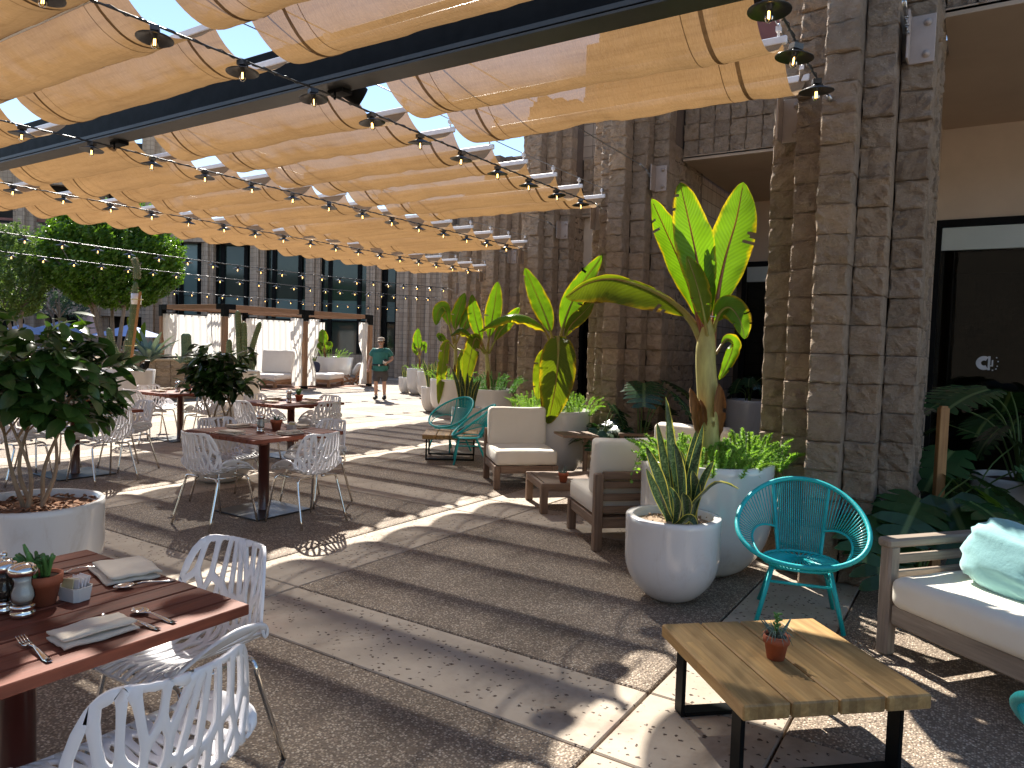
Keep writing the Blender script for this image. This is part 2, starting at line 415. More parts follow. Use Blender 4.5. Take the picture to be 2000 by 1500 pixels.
def m_concrete():
    m, n, b, out = new_mat('pitted_concrete')
    co = coords(n, 'Object')
    nz = N_(n, 'ShaderNodeTexNoise', Scale=2.4, Detail=8.0, Roughness=0.68); n.links.new(co, nz.inputs['Vector'])
    c = ramp(n, nz.outputs['Fac'], [(0.3, (0.33, 0.27, 0.21)), (0.55, (0.425, 0.355, 0.28)), (0.75, (0.485, 0.415, 0.335))]).outputs[0]
    rs = N_(n, 'ShaderNodeTexNoise', Scale=1.3, Detail=3.0); n.links.new(co, rs.inputs['Vector'])
    c = mixc(n, ramp(n, rs.outputs['Fac'], [(0.62, (0, 0, 0)), (0.72, (0.5, 0.5, 0.5))]).outputs[0], c, (0.36, 0.24, 0.19))
    ws = N_(n, 'ShaderNodeTexNoise', Scale=0.8, Detail=5.0, Roughness=0.65, Distortion=1.2); n.links.new(co, ws.inputs['Vector'])
    c = mixc(n, 1.0, c, ramp(n, ws.outputs['Fac'], [(0.34, (0.70, 0.67, 0.64)), (0.47, (1, 1, 1))]).outputs[0], 'MULTIPLY')
    # rock-salt pits
    nv = N_(n, 'ShaderNodeTexNoise', Scale=45.0, Detail=2.0); n.links.new(co, nv.inputs['Vector'])
    av = N_(n, 'ShaderNodeVectorMath', operation='MULTIPLY_ADD'); n.links.new(nv.outputs['Color'], av.inputs[0]); av.inputs[1].default_value = (0.035, 0.035, 0.035); n.links.new(co, av.inputs[2])
    vo = N_(n, 'ShaderNodeTexVoronoi', Scale=30.0); n.links.new(av.outputs[0], vo.inputs['Vector'])
    sc = N_(n, 'ShaderNodeSeparateColor'); n.links.new(vo.outputs['Color'], sc.inputs[0])
    cl = N_(n, 'ShaderNodeTexNoise', Scale=1.7, Detail=2.0); n.links.new(co, cl.inputs['Vector'])
    sm = N_(n, 'ShaderNodeMath', operation='MULTIPLY_ADD'); n.links.new(sc.outputs[0], sm.inputs[0]); sm.inputs[1].default_value = 0.5; n.links.new(cl.outputs['Fac'], sm.inputs[2])
    thr = ramp(n, sm.outputs[0], [(0.74, (0, 0, 0)), (0.78, (1, 1, 1))]).outputs[0]
    d = ramp(n, vo.outputs['Distance'], [(0.20, (1, 1, 1)), (0.28, (0, 0, 0))]).outputs[0]
    pit = mixc(n, 1.0, thr, d, 'MULTIPLY')
    c = mixc(n, pit, c, (0.075, 0.045, 0.03))
    n.links.new(c, b.inputs['Base Color']); b.inputs['Roughness'].default_value = 0.8
    n3 = N_(n, 'ShaderNodeTexNoise', Scale=180.0, Detail=4.0); n.links.new(co, n3.inputs['Vector'])
    bp0 = N_(n, 'ShaderNodeBump', Strength=0.25, Distance=0.003); n.links.new(n3.outputs['Fac'], bp0.inputs['Height'])
    bp = N_(n, 'ShaderNodeBump', Strength=0.8, Distance=0.006); bp.invert = True; n.links.new(pit, bp.inputs['Height']); n.links.new(bp0.outputs[0], bp.inputs['Normal']); n.links.new(bp.outputs[0], b.inputs['Normal'])
    return m
M['conc'] = m_concrete()
M['subbase'] = pm('joint_sand', (0.16, 0.11, 0.08), (0.10, 0.07, 0.05), scale=14, rough=0.95, bump=0.4)
M['farground'] = pm('far_paving', (0.50, 0.44, 0.37), (0.40, 0.345, 0.285), scale=2.0, rough=0.8, bump=0.2, bscale=30)

ground = MB().box((-60, 120, -0.17), (700, 700, 0.2)).build('ground', M['farground'])
tag(ground, 'pale paved ground of the hotel courtyard reaching out to the far buildings', 'ground', kind='structure')
# joint bed and pavers: 8 ft panels of aggregate, 2 ft concrete bands
PER, BW = 3.048, 0.61
pieces = []
for i in range(-13, 3):
    for j in range(-3, 12):
        x0 = -1.225 + PER * i; y0 = 2.57 + PER * j                 # band lower-left corner
        for (xa, xb, ya, yb, mt) in ((x0, x0 + BW, y0, y0 + BW, 'conc'), (x0, x0 + BW, y0 + BW, y0 + PER, 'conc'),
                                     (x0 + BW, x0 + PER, y0, y0 + BW, 'conc'), (x0 + BW, x0 + PER, y0 + BW, y0 + PER, 'agg')):
            cx, cy = (xa + xb) / 2, (ya + yb) / 2
            r_ = math.cos(YAW) * cx + math.sin(YAW) * cy; f_ = -math.sin(YAW) * cx + math.cos(YAW) * cy
            if f_ < -3.5 or abs(r_) > 0.75 * max(f_, 0) + 4.2 or f_ > 40: continue
            if cy > 6.3 + (-1.0 - cx) + 4.4: continue
            pieces.append((f_, xa, xb, ya, yb, mt))
pieces.sort(); rest = pieces[297:]; pieces = pieces[:297]
bed = MB().box((-16, 14, -0.065), (52, 46, 0.06)).build('joint_bed', M['subbase'], ground)
cache = {}
for (f_, xa, xb, ya, yb, mt) in pieces:
    w, h = round(xb - xa - 0.012, 3), round(yb - ya - 0.012, 3)
    k = (w, h, mt)
    if k not in cache: cache[k] = MB().box((0, 0, 0), (w, h, 0.06), bev=0.006).data('paver', M[mt])
    link('paver', cache[k], ground, ((xa + xb) / 2, (ya + yb) / 2, -0.03 + rnd(-0.0015, 0.0015)))
for mt in ('agg', 'conc'):
    b_ = MB()
    for (f_, xa, xb, ya, yb, m2) in rest:
        if m2 == mt: b_.box(((xa + xb) / 2, (ya + yb) / 2, -0.03), (xb - xa - 0.014, yb - ya - 0.014, 0.06), bev=0.006)
    b_.build('paver_field', M[mt], ground, kind='stuff')
# Object coordinates of shared pavers differ only by their place: shift texture per paver
for k_ in ('agg', 'conc'):
    n = M[k_].node_tree
    mp = [x for x in n.nodes if x.type == 'MAPPING'][0]; oi = n.nodes.new('ShaderNodeObjectInfo')
    ad = N_(n, 'ShaderNodeVectorMath', operation='ADD'); src = mp.inputs[0].links[0].from_socket
    n.links.new(src, ad.inputs[0]); n.links.new(oi.outputs['Location'], ad.inputs[1]); n.links.new(ad.outputs[0], mp.inputs[0])

# ---------------------------------------------------------------- building: split-face pillars, lintels, bays
BH = 0.2032
blk = []
def make_block(seed):
    """split-face block: rough displaced front, chipped edges, unit size"""
    random.seed(seed)
    K = 6; g = [-0.5, -0.43, -0.22, 0.0, 0.22, 0.43, 0.5]; vs = []; fs = []; idx = {}; ph = Vector((seed * 3.7, seed * 1.3, 0))
    for i in range(K + 1):
        for j in range(K + 1):
            ex = i in (0, K); ez = j in (0, K)
            q = Vector((g[i], g[j], 0)) * 3.1 + ph
            y = -0.5 + 0.12 * noise.noise(q) + 0.10 * noise.noise(q * 2.7)
            if ex or ez: y += 0.055 + 0.035 * noise.noise(q * 3.3)
            x = g[i] * 0.99; z = g[j] * 0.982
            if ex: x += math.copysign(1, g[i]) * (0.045 * noise.noise(Vector((g[j] * 4, seed, g[i] * 9))) - 0.018)
            if not ex: x += 0.05 * noise.noise(q * 2 + Vector((9, 0, 0)))
            if not ez: z += 0.05 * noise.noise(q * 2 + Vector((0, 9, 0)))
            idx[(i, j)] = len(vs); vs.append((x, y, z))
    for i in range(K):
        for j in range(K): fs.append((idx[(i, j)], idx[(i + 1, j)], idx[(i + 1, j + 1)], idx[(i, j + 1)]))
    ringk = [(i, 0) for i in range(K + 1)] + [(K, j) for j in range(1, K + 1)] + [(i, K) for i in range(K - 1, -1, -1)] + [(0, j) for j in range(K - 1, 0, -1)]
    n4 = 4 * K; b0 = len(vs)
    for (i, j) in ringk: v = vs[idx[(i, j)]]; vs.append((math.copysign(0.49, v[0]) if i in (0, K) else v[0], 0.5, v[2]))
    for a in range(n4):
        b = (a + 1) % n4; fs.append((idx[ringk[b]], idx[ringk[a]], b0 + a, b0 + b))
    return mesh('block', vs, fs, M['block'])
blk = [make_block(100 + i) for i in range(14)]
random.seed(11)
def put_block(parent, x, y, z, w, d, rot=0.0, h=BH):
    """front centre at (x, y) facing -Y, bottom z"""
    o = link('block', random.choice(blk), parent, (x, y + d / 2, z + h / 2), (0, 0, rot), (w * random.choice((1, -1)), d, h * random.choice((1, -1))))
    return o
PIL = [(-0.41, -0.205, 0.40), (-0.205, 0.0, 0.20), (0.0, 0.225, 0.0), (0.225, 0.43, 0.20), (0.43, 0.64, 0.40)]
def pil_at(k): return -1.0 - 3.048 * k, 5.35 + 3.03 * k
pil_lab = ['broad stepped pillar of brown split-face blocks behind the turquoise chair on the right',
           'stepped brown block pillar behind the philodendron, second pillar from the right',
           'stepped brown block pillar behind the drooping banana plant, third from the right',
           'stepped brown block pillar behind the tall planter bananas, fourth from the right',
           'distant stepped block pillar right of the walking man, fifth from the right',
           'distant fluted block pillar just right of the walking man, sixth from the right']
for k in range(6):
    X0, Y0 = pil_at(k)
    t = empty('stone_pillar', (X0, Y0, 0), 0, pil_lab[k], 'pillar', 'stepped block pillars along the right wing')
    nc = 29 if k < 2 else 29
    core = MB()
    for ci, (a, b_, dy) in enumerate(PIL):
        core.box(((a + b_) / 2, dy + 0.16 + 0.6, 3.1), (b_ - a - 0.03, 1.2, 6.2))
        for c in range(nc):
            put_block(t, (a + b_) / 2 + rnd(-0.003, 0.003), dy + rnd(-0.02, 0.02), c * BH, b_ - a + 0.004, 0.215)
    for j in range(5 if k == 1 else 3):
        for c in range(21): link('block', random.choice(blk), t, (0.64 - 0.105 + rnd(-0.015, 0.01), 0.715 + j * 0.204, c * BH + BH / 2), (0, 0, R(90)), (0.206 * random.choice((1, -1)), 0.215, BH * random.choice((1, -1))))
    core.build('mortar_core', M['mortar'], t)
    # returning walls behind the pillar (sun side and recess side)
    deep = 4.05 if k < 2 else 1.05
    sw = MB().box((-0.30, 0.62 + 1.72, 3.1), (0.2, 3.4, 6.2)).box((0.42, 0.95 + (deep - 0.95) / 2, 2.13), (0.2, deep - 0.95, 4.26))
    sw.build('return_wall', M['blockwall'], t)
lin_lab = ['block lintel over the glazed bay at the far right edge', 'block lintel over the recess between the two nearest pillars',
           'block parapet below the red balcony rail over the narrow bay', 'block parapet under the canopy between third and fourth pillars',
           'distant block lintel between the fourth and fifth pillars', 'farthest block lintel beside the glass facade']
for k in range(6):
    X0, Y0 = pil_at(k)
    xa, xb = X0 + 0.65, X0 + 3.048 - 0.40
    yl = Y0 + 0.86
    t = empty('block_lintel', (xa, yl, 4.15), 0, lin_lab[k], 'lintel', 'block lintels of the right wing')
    ncol = 10; w = (xb - xa) / ncol
    for c in range(5):
        for i in range(ncol): put_block(t, (i + 0.5) * w, rnd(-0.01, 0.01), c * BH, w, 0.215)
    MB().box(((xb - xa) / 2, 0.16 + 0.1, 0.52), (xb - xa, 0.2, 0.98)).build('mortar_core', M['mortar'], t)
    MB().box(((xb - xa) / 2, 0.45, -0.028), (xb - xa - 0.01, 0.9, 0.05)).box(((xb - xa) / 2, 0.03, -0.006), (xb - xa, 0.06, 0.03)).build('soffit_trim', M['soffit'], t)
    deep = 4.05 if k < 2 else 1.0
    # bay: soffit, stucco panel, glazing, room
    bx0, bx1 = X0 + (0.62 if k else 0.5), X0 + 3.048 - 0.42
    if k == 0: bx1 = X0 + 6.0
    wall = empty('stucco_wall', (0, 0, 0), 0, ['tan stucco panel above the glass at the right edge', 'tan stucco panel deep in the recess behind the tall banana leaves',
        'narrow tan stucco panel above a dark door behind the drooping banana', 'small tan stucco panel between third and fourth pillars', 'tiny tan panel in a distant bay of the right wing', 'farthest tan panel of the right wing'][k], 'wall')
    yb = Y0 + deep
    wx = bx1 - bx0
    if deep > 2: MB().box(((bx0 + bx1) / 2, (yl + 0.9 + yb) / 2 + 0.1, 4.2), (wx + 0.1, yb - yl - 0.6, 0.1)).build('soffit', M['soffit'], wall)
    MB().box(((bx0 + bx1) / 2, yb + 0.1, 3.66), (wx + 0.3, 0.2, 1.0)).build('stucco_panel', M['stucco'], wall)
    sf = empty('storefront', ((bx0 + bx1) / 2, yb, 0), 0, ['large dark glazed storefront with white sticker at the right edge', 'glazed storefront inside the recess behind the tall banana',
        'tall dark glass door behind the drooping banana plant', 'dark glass door between third and fourth pillars', 'dark glass door in a distant bay', 'farthest dark glass door of the right wing'][k], 'storefront')
    fr = MB().box((0, 0, 3.11), (wx, 0.12, 0.08)).box((0, 0, 0.05), (wx, 0.12, 0.1))
    nm = 3 if k == 0 else 2
    for i in range(nm + 1): fr.box((-wx / 2 + wx * i / nm + (0.035 if i == 0 else -0.035 if i == nm else 0), 0, 1.58), (0.07, 0.12, 2.98))
    fr.build('frame', M['black_metal'], sf)
    for i in range(nm):
        xm = -wx / 2 + wx * (i + 0.5) / nm
        MB().box((xm, 0.02, 1.585), (wx / nm - 0.075, 0.012, 2.96)).build('pane', M['glass'], sf)
    if k < 2: MB().box((0, -0.03, 2.94), (wx - 0.15, 0.04, 0.25), bev=0.004).build('reflected_band', pm('pale_reflected_band', (0.52, 0.57, 0.53), (0.47, 0.52, 0.48), scale=2, rough=0.35), sf)  # pale reflected band under the header, put in as a painted strip
    room = MB()
    rd = 6.0 if k < 2 else 1.6
    room.box((0, rd, 1.6), (wx + 0.2, 0.1, 3.3)).box((-wx / 2 - 0.1, rd / 2 + 0.1, 1.6), (0.1, rd - 0.1, 3.3)).box((wx / 2 + 0.1, rd / 2 + 0.1, 1.6), (0.1, rd - 0.1, 3.3)).box((0, rd / 2 + 0.1, -0.01), (wx + 0.1, rd - 0.1, 0.03))
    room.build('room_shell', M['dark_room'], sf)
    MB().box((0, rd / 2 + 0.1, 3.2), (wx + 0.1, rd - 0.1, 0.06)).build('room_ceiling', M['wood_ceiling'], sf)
    if k < 2:
        MB().box((0.4, 3.4, 2.86), (wx * 0.7, 0.9, 0.12)).build('ceiling_beam', M['wood_ceiling'], sf)
        MB().box((0.4, 2.93, 2.80), (wx * 0.7, 0.02, 0.06)).build('cove_strip', M['cove'], sf)
        for i in range(7): MB().lathe([(0.0, -0.018), (0.018, 0), (0.0, 0.018)], 6, (-wx * 0.25 + 0.05 * i, 4.4 + 0.1 * i, 2.5 - 0.05 * i)).build('small_lamp', M['lamp_dot'], sf)
        MB().box((wx * 0.1, 4.2, 2.45), (0.16, 0.16, 0.02)).build('down_light', M['lamp_dot'], sf)
    if k > 0:
        # upper storey opening with rail
        up = empty('balcony', (X0 + 1.65, yl, 5.2), 0, 'upper balcony with red-brown metal rail ' + ['', 'above the nearest recess', 'above the narrow bay under the canopy edge', 'between third and fourth pillars', 'in a distant bay', 'at the far end of the right wing'][k], 'balcony')
        for z, h in ((0.09, 0.12), (0.42, 0.24)):
            MB().box((-0.12, 0.1, z), (xb - xa - 0.5, 0.06, h)).build('rail', M['red_metal'], up)
        for xx in (0.1, -0.7): MB().box((xx, 0.12, 0.25), (0.05, 0.05, 0.5)).build('baluster', M['red_metal'], up)
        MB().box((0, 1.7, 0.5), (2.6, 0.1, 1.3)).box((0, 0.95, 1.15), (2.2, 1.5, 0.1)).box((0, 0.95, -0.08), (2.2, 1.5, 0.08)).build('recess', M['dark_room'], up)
        MB().box((-0.88, 0.12, 0.54), (0.36, 0.2, 1.16)).build('side_pier', M['blockwall'], up)
        MB().box((0, 0.12, 1.6), (2.05, 0.22, 0.95)).build('upper_lintel', M['blockwall'], up)
    # anchor plates with fin, bolts, cable and chain
    if k < 5:
        for (px_, pz, dy, nm_) in ((0.53, 3.78, 0.385, 'right'), (-0.29, 3.35, 0.385, 'left')):
            br = empty('anchor_plate', (X0 + px_, Y0 + dy - 0.006, pz), 0, 'bolted tan steel anchor plate on the %s side of the %s pillar' % (nm_, ['nearest', 'second', 'third', 'fourth', 'fifth'][k]), 'anchor plate', 'canopy anchor plates')
            MB().box((0.03, -0.02, 0), (0.15, 0.012, 0.32), bev=0.003).build('plate', M['plate'], br)
            MB().box((-0.05, -0.09, 0), (0.014, 0.15, 0.32), bev=0.003).build('fin', M['plate'], br)
            for sz in (-1, 1):
                MB().lathe([(0.026, 0), (0.026, 0.006), (0.016, 0.008), (0.016, 0.02), (0, 0.022)], 10).build('bolt', M['plate'], br, (0.055, -0.026, sz * 0.105), (R(90), 0, 0))
            if nm_ == 'right':
                ch = MB()
                for i in range(5):
                    a = [(0.012 * math.cos(q * 1.257), (0.022 * math.sin(q * 1.257)), 0) for q in range(5)]
                    Mx = Matrix.Translation((-0.05, -0.17 - i * 0.034, 0.0 + 0.012 * i)) @ Matrix.Rotation(R(90) * (i % 2), 4, 'Y')
                    ch.tube([Mx @ Vector(q) for q in a], 0.004, 5, closed=True)
                ch.tube([(-0.05, -0.34, 0.055), (-0.05, -0.5, 0.075)], 0.014, 6)
                ch.build('turnbuckle', M['steel'], br)
                MB().tube([(-0.05, -0.5, 0.075), (-0.05, -(Y0 - 3.95), 0.09)], 0.005, 5).build('cable', M['steel'], br)
# round sticker on the near glass
def logo():
    X0, Y0 = pil_at(0)
    c = CAMP + ray(1922, 709) * ((9.36 - 0) / ray(1922, 709).y)
    t = empty('window_sticker', c, 0, 'small round white cactus sticker on the dark right-hand glass', 'sticker')
    mw = pm('white_vinyl', (0.62, 0.64, 0.68), rough=0.4)
    v = []; f = []
    n = 20
    for i in range(n):
        a = R(60) + (R(300) - R(60)) * i / (n - 1)
        v += [(0.075 * math.cos(a), 0, 0.075 * math.sin(a)), (0.028 * math.cos(a), 0, 0.028 * math.sin(a))]
    for i in range(n - 1): f.append((2 * i, 2 * i + 1, 2 * i + 3, 2 * i + 2))
    b = MB(); b.add(v, f); b.build('disc', mw, t)
    b = MB().box((0.045, 0, 0.0), (0.022, 0.002, 0.15)).box((0.075, 0, 0.0), (0.014, 0.002, 0.07)).box((0.06, 0, -0.028), (0.03, 0.002, 0.014)).build('cactus_mark', mw, t)
    b = MB()
    for (x, z) in ((0.11, 0.06), (0.125, 0.02), (0.12, -0.03), (0.08, -0.075), (0.11, -0.06)): b.box((x, 0, z), (0.012, 0.002, 0.012))
    b.build('dots', mw, t)
logo()
# ---------------------------------------------------------------- canopies, beam, strings of lamps
def m_fabric(name='shade_fabric', k=1.0):
    m, n, b, out = new_mat(name)
    co = coords(n, 'Object', (1, 1, 1)); co2 = coords(n, 'Object', (6, 1, 1))
    nz = N_(n, 'ShaderNodeTexNoise', Scale=22.0, Detail=6.0, Roughness=0.7); n.links.new(co2, nz.inputs['Vector'])
    n1 = N_(n, 'ShaderNodeTexNoise', Scale=0.9, Detail=3.0); n.links.new(co, n1.inputs['Vector'])
    c = mixc(n, nz.outputs['Fac'], (0.30 * k, 0.198 * k, 0.105 * k), (0.58 * k, 0.415 * k, 0.26 * k))
    c = mixc(n, 1.0, c, ramp(n, n1.outputs['Fac'], [(0.3, (0.92, 0.9, 0.9)), (0.7, (1.05, 1.03, 1.0))]).outputs[0], 'MULTIPLY')
    co3 = coords(n, 'Object', (0.35, 5, 5)); n4 = N_(n, 'ShaderNodeTexNoise', Scale=3.0, Detail=5.0, Roughness=0.7); n.links.new(co3, n4.inputs['Vector'])
    c = mixc(n, 1.0, c, ramp(n, n4.outputs['Fac'], [(0.3, (0.84, 0.82, 0.80)), (0.5, (1, 1, 1)), (0.68, (1.06, 1.05, 1.04)), (0.75, (1.25, 1.25, 1.25))]).outputs[0], 'MULTIPLY')  # frayed streaks; brightest lines put light leaking at creases into the colour
    d = N_(n, 'ShaderNodeBsdfDiffuse'); n.links.new(c, d.inputs[0])
    t = N_(n, 'ShaderNodeBsdfTranslucent'); n.links.new(mixc(n, 1.0, c, (0.90, 0.77, 0.56), 'MULTIPLY'), t.inputs[0])
    bp = N_(n, 'ShaderNodeBump', Strength=0.5, Distance=0.01); n.links.new(nz.outputs['Fac'], bp.inputs['Height'])
    n.links.new(bp.outputs[0], d.inputs['Normal']); n.links.new(bp.outputs[0], t.inputs['Normal'])
    ms = n.nodes.new('ShaderNodeMixShader'); ms.inputs[0].default_value = 0.265; n.links.new(d.outputs[0], ms.inputs[1]); n.links.new(t.outputs[0], ms.inputs[2])
    tp = n.nodes.new('ShaderNodeBsdfTransparent'); m2 = n.nodes.new('ShaderNodeMixShader')
    lw = N_(n, 'ShaderNodeLayerWeight', Blend=0.5)
    fc = ramp(n, lw.outputs['Facing'], [(0.10, (0.17, 0.17, 0.17)), (0.32, (0.085, 0.085, 0.085)), (0.60, (0.0, 0.0, 0.0))]).outputs[0]      # open weave closes up at a slant
    n.links.new(fc, m2.inputs[0])
    n.links.new(ms.outputs[0], m2.inputs[1]); n.links.new(tp.outputs[0], m2.inputs[2]); n.links.new(m2.outputs[0], out.inputs[0])
    return m
M['fabric'] = m_fabric()
M['webbing'] = m_fabric('canopy_webbing', 0.5)
M['alu'] = pm('white_aluminium', (0.83, 0.84, 0.86), (0.76, 0.77, 0.79), scale=20, rough=0.3, metal=0.0, coat=0.4)
CREST, SAG, LAM = 3.58, 0.175, 0.6
def sail(xl, xr, ya, yb, label, seed):
    random.seed(seed)
    t = empty('canopy_sail', ((xl + xr) / 2, ya, CREST), 0, label, 'shade sail', 'tan wave shade sails')
    nw = max(1, round((yb - ya) / LAM)); lam = (yb - ya) / nw
    w = xr - xl; nx = 44; ny = 14
    ph = rnd(0, 100)
    sags = [SAG * rnd(0.82, 1.18) for _ in range(nw)]
    def zz(u, wv, tt, x):
        z = -sags[wv] * (4 * tt * (1 - tt)) ** 0.92
        bot = 4 * tt * (1 - tt)
        z += bot * 0.026 * noise.noise(Vector((x * 2.2, wv * 3.1 + ph, 0))) + bot * 0.014 * noise.noise(Vector((x * 7.0, wv * 5.1 + tt * 2 + ph, 4)))
        z += 0.010 * noise.noise(Vector((x * 14.0, wv * 2.3 + ph, tt * 9))) * (1 - bot) * min(1, 8 * tt * (1 - tt))
        z -= bot * 0.012 * (2 * u - 1) ** 2
        return z
    for wv in range(nw):
        vs = []; fs = []
        for j in range(ny + 1):
            tt = j / ny
            for i in range(nx + 1):
                u = i / nx; x = -w / 2 + w * u
                vs.append((x + 0.01 * math.sin(tt * math.pi) * (1 - 2 * u), (wv + tt) * lam, zz(u, wv, tt, x)))
        for j in range(ny):
            for i in range(nx):
                a = j * (nx + 1) + i; fs.append((a, a + 1, a + nx + 2, a + nx + 1))
        me = mesh('fabric_panel', vs, fs, M['fabric'], True)
        p = link('fabric_panel', me, t)
        for (xo, ww) in ((0.30, 0.028), (0.42, 0.006)):
            for sgn in (-1, 1):
                wb = MB()
                xc = sgn * (w / 2 - xo)
                v2 = []; f2 = []
                for j in range(ny + 1):
                    tt = j / ny
                    for s_ in (-1, 1):
                        x = xc + s_ * ww / 2; u = (x + w / 2) / w
                        v2.append((x, (wv + tt) * lam, zz(u, wv, tt, x) - 0.004))
                for j in range(ny): f2.append((2 * j, 2 * j + 1, 2 * j + 3, 2 * j + 2))
                wb.add(v2, f2, True); wb.build('webbing', M['webbing'], p)
    for j in range(nw + 1):
        b = MB().box((0, j * lam, 0.012), (w + 0.05, 0.03, 0.05), bev=0.006)
        for sgn in (-1, 1):
            b.tube([(sgn * (w / 2 - 0.03), j * lam, 0.03), (sgn * (w / 2 - 0.03), j * lam, 0.12)], 0.008, 6)
            b.box((sgn * (w / 2 - 0.03), j * lam, 0.085), (0.03, 0.04, 0.03))
        b.build('batten', M['alu'], t)
    for sgn in (-1, 1): MB().tube([(sgn * (w / 2 - 0.03), -0.1, 0.12), (sgn * (w / 2 - 0.03), (yb - ya) / 2, 0.1), (sgn * (w / 2 - 0.03), yb - ya + 0.1, 0.12)], 0.005, 5).build('guide_cable', M['steel'], t)
nm = ['rightmost', 'second from the right', 'third from the right', 'leftmost narrow']
for k in range(4):
    xr = -1.15 - 3.048 * k; xl = -3.86 - 3.048 * k
    if k == 3: xl = -12.35
    yend = 5.55 + 3.03 * k
    sail(xl, xr, 4.1, yend, 'wavy tan fabric sail beyond the black beam, %s' % nm[k], 50 + k)
    sail(xl, xr, -2.5, 3.5, 'wavy tan fabric sail on the near side of the black beam, %s' % nm[k], 70 + k)
# beam
bt = empty('steel_beam', (-4, 3.9, 3.52), 0, 'long black steel beam crossing overhead between the fabric sails', 'beam')
MB().box((-3, 0, 0.18), (26, 0.17, 0.34), bev=0.006).build('web', M['black_metal'], bt)
MB().box((-3, -0.085, 0.03), (26, 0.012, 0.03)).box((-3, 0, -0.008), (26, 0.2, 0.016)).build('flange', pm('beam_underside_paint', (0.05, 0.053, 0.053), (0.035, 0.038, 0.038), scale=6, rough=0.45), bt)
for k in range(3):
    x = -4.17 - 3.048 * k
    MB().box((x + 4, 0.05, -0.035), (0.16, 0.1, 0.03)).tube([(x + 4, 0.0, -0.04), (x + 4, 0, -0.1)], 0.01, 6).build('hanger', M['black_metal'], bt)
# spot cameras / floods under the beam
for k, (px, py) in enumerate(((690, 178), (212, 270))):
    r_ = ray(px, py); p = CAMP + r_ * (4.12 / r_.y)
    t = empty('flood_light', p, 0, ['black cylindrical flood light under the beam near the middle lamps', 'black cylindrical flood light under the beam at the left'][k], 'flood light')
    MB().lathe([(0.0, 0.09), (0.075, 0.085), (0.085, 0.05), (0.085, -0.08), (0.07, -0.08), (0.06, -0.02), (0.0, -0.015)], 20).build('housing', M['black_metal'], t, rot=(R(115), 0, R(150)))
    MB().tube([(0, 0, 0.05), (0, -0.05, 0.14)], 0.014, 6).build('stem', M['black_metal'], t)
# string lights
M['lamp_black'] = pm('lamp_shade_black', (0.015, 0.016, 0.017), (0.025, 0.026, 0.026), scale=30, rough=0.38, coat=0.0, spec=1.0)
def m_bulb():
    m, n, b, out = new_mat('bulb_glass')
    gl = N_(n, 'ShaderNodeBsdfGlossy', Roughness=0.02); tr = n.nodes.new('ShaderNodeBsdfTransparent')
    nz = N_(n, 'ShaderNodeTexNoise', Scale=40.0); n.links.new(coords(n), nz.inputs['Vector'])
    n.links.new(mixc(n, nz.outputs['Fac'], (0.95, 0.90, 0.80), (0.97, 0.93, 0.85)), tr.inputs[0])
    fr = N_(n, 'ShaderNodeFresnel', IOR=1.4); ms = n.nodes.new('ShaderNodeMixShader')
    n.links.new(fr.outputs[0], ms.inputs[0]); n.links.new(tr.outputs[0], ms.inputs[1]); n.links.new(gl.outputs[0], ms.inputs[2]); n.links.new(ms.outputs[0], out.inputs[0]); return m
M['bulb'] = m_bulb()
shade_me = MB().lathe([(0.018, 0.0), (0.02, -0.028), (0.03, -0.033), (0.105, -0.064), (0.105, -0.068), (0.028, -0.039), (0.016, -0.037), (0.015, -0.058), (0.0, -0.058)], 24).box((0, 0, -0.008), (0.05, 0.06, 0.03)).data('lamp', M['lamp_black'])
bulb_me = MB().lathe([(0.011, -0.055), (0.016, -0.066), (0.022, -0.084), (0.021, -0.106), (0.013, -0.120), (0, -0.125)], 12).data('bulb', M['bulb'])
fil_me = MB().tube([(0.004, 0, -0.066), (0.005, 0, -0.105)], 0.0028, 5).tube([(-0.004, 0.003, -0.066), (-0.005, 0.003, -0.105)], 0.0028, 5).data('filament', M['filament'])
STR = [(-0.95, -3.0, 5.30, 3.36, 'nearest'), (-4.17, -3.0, 8.3, 3.44, 'second nearest'), (-7.22, -1.0, 11.3, 3.44, 'third nearest'), (-10.27, -1.0, 14.3, 3.44, 'fourth nearest'),
       (-13.7, 2.0, 17.5, 3.34, 'first beyond the sails'), (-16.6, 3.0, 20.5, 3.30, 'second beyond the sails'), (-22.4, 6.0, 25.0, 3.25, 'third beyond the sails, farthest')]
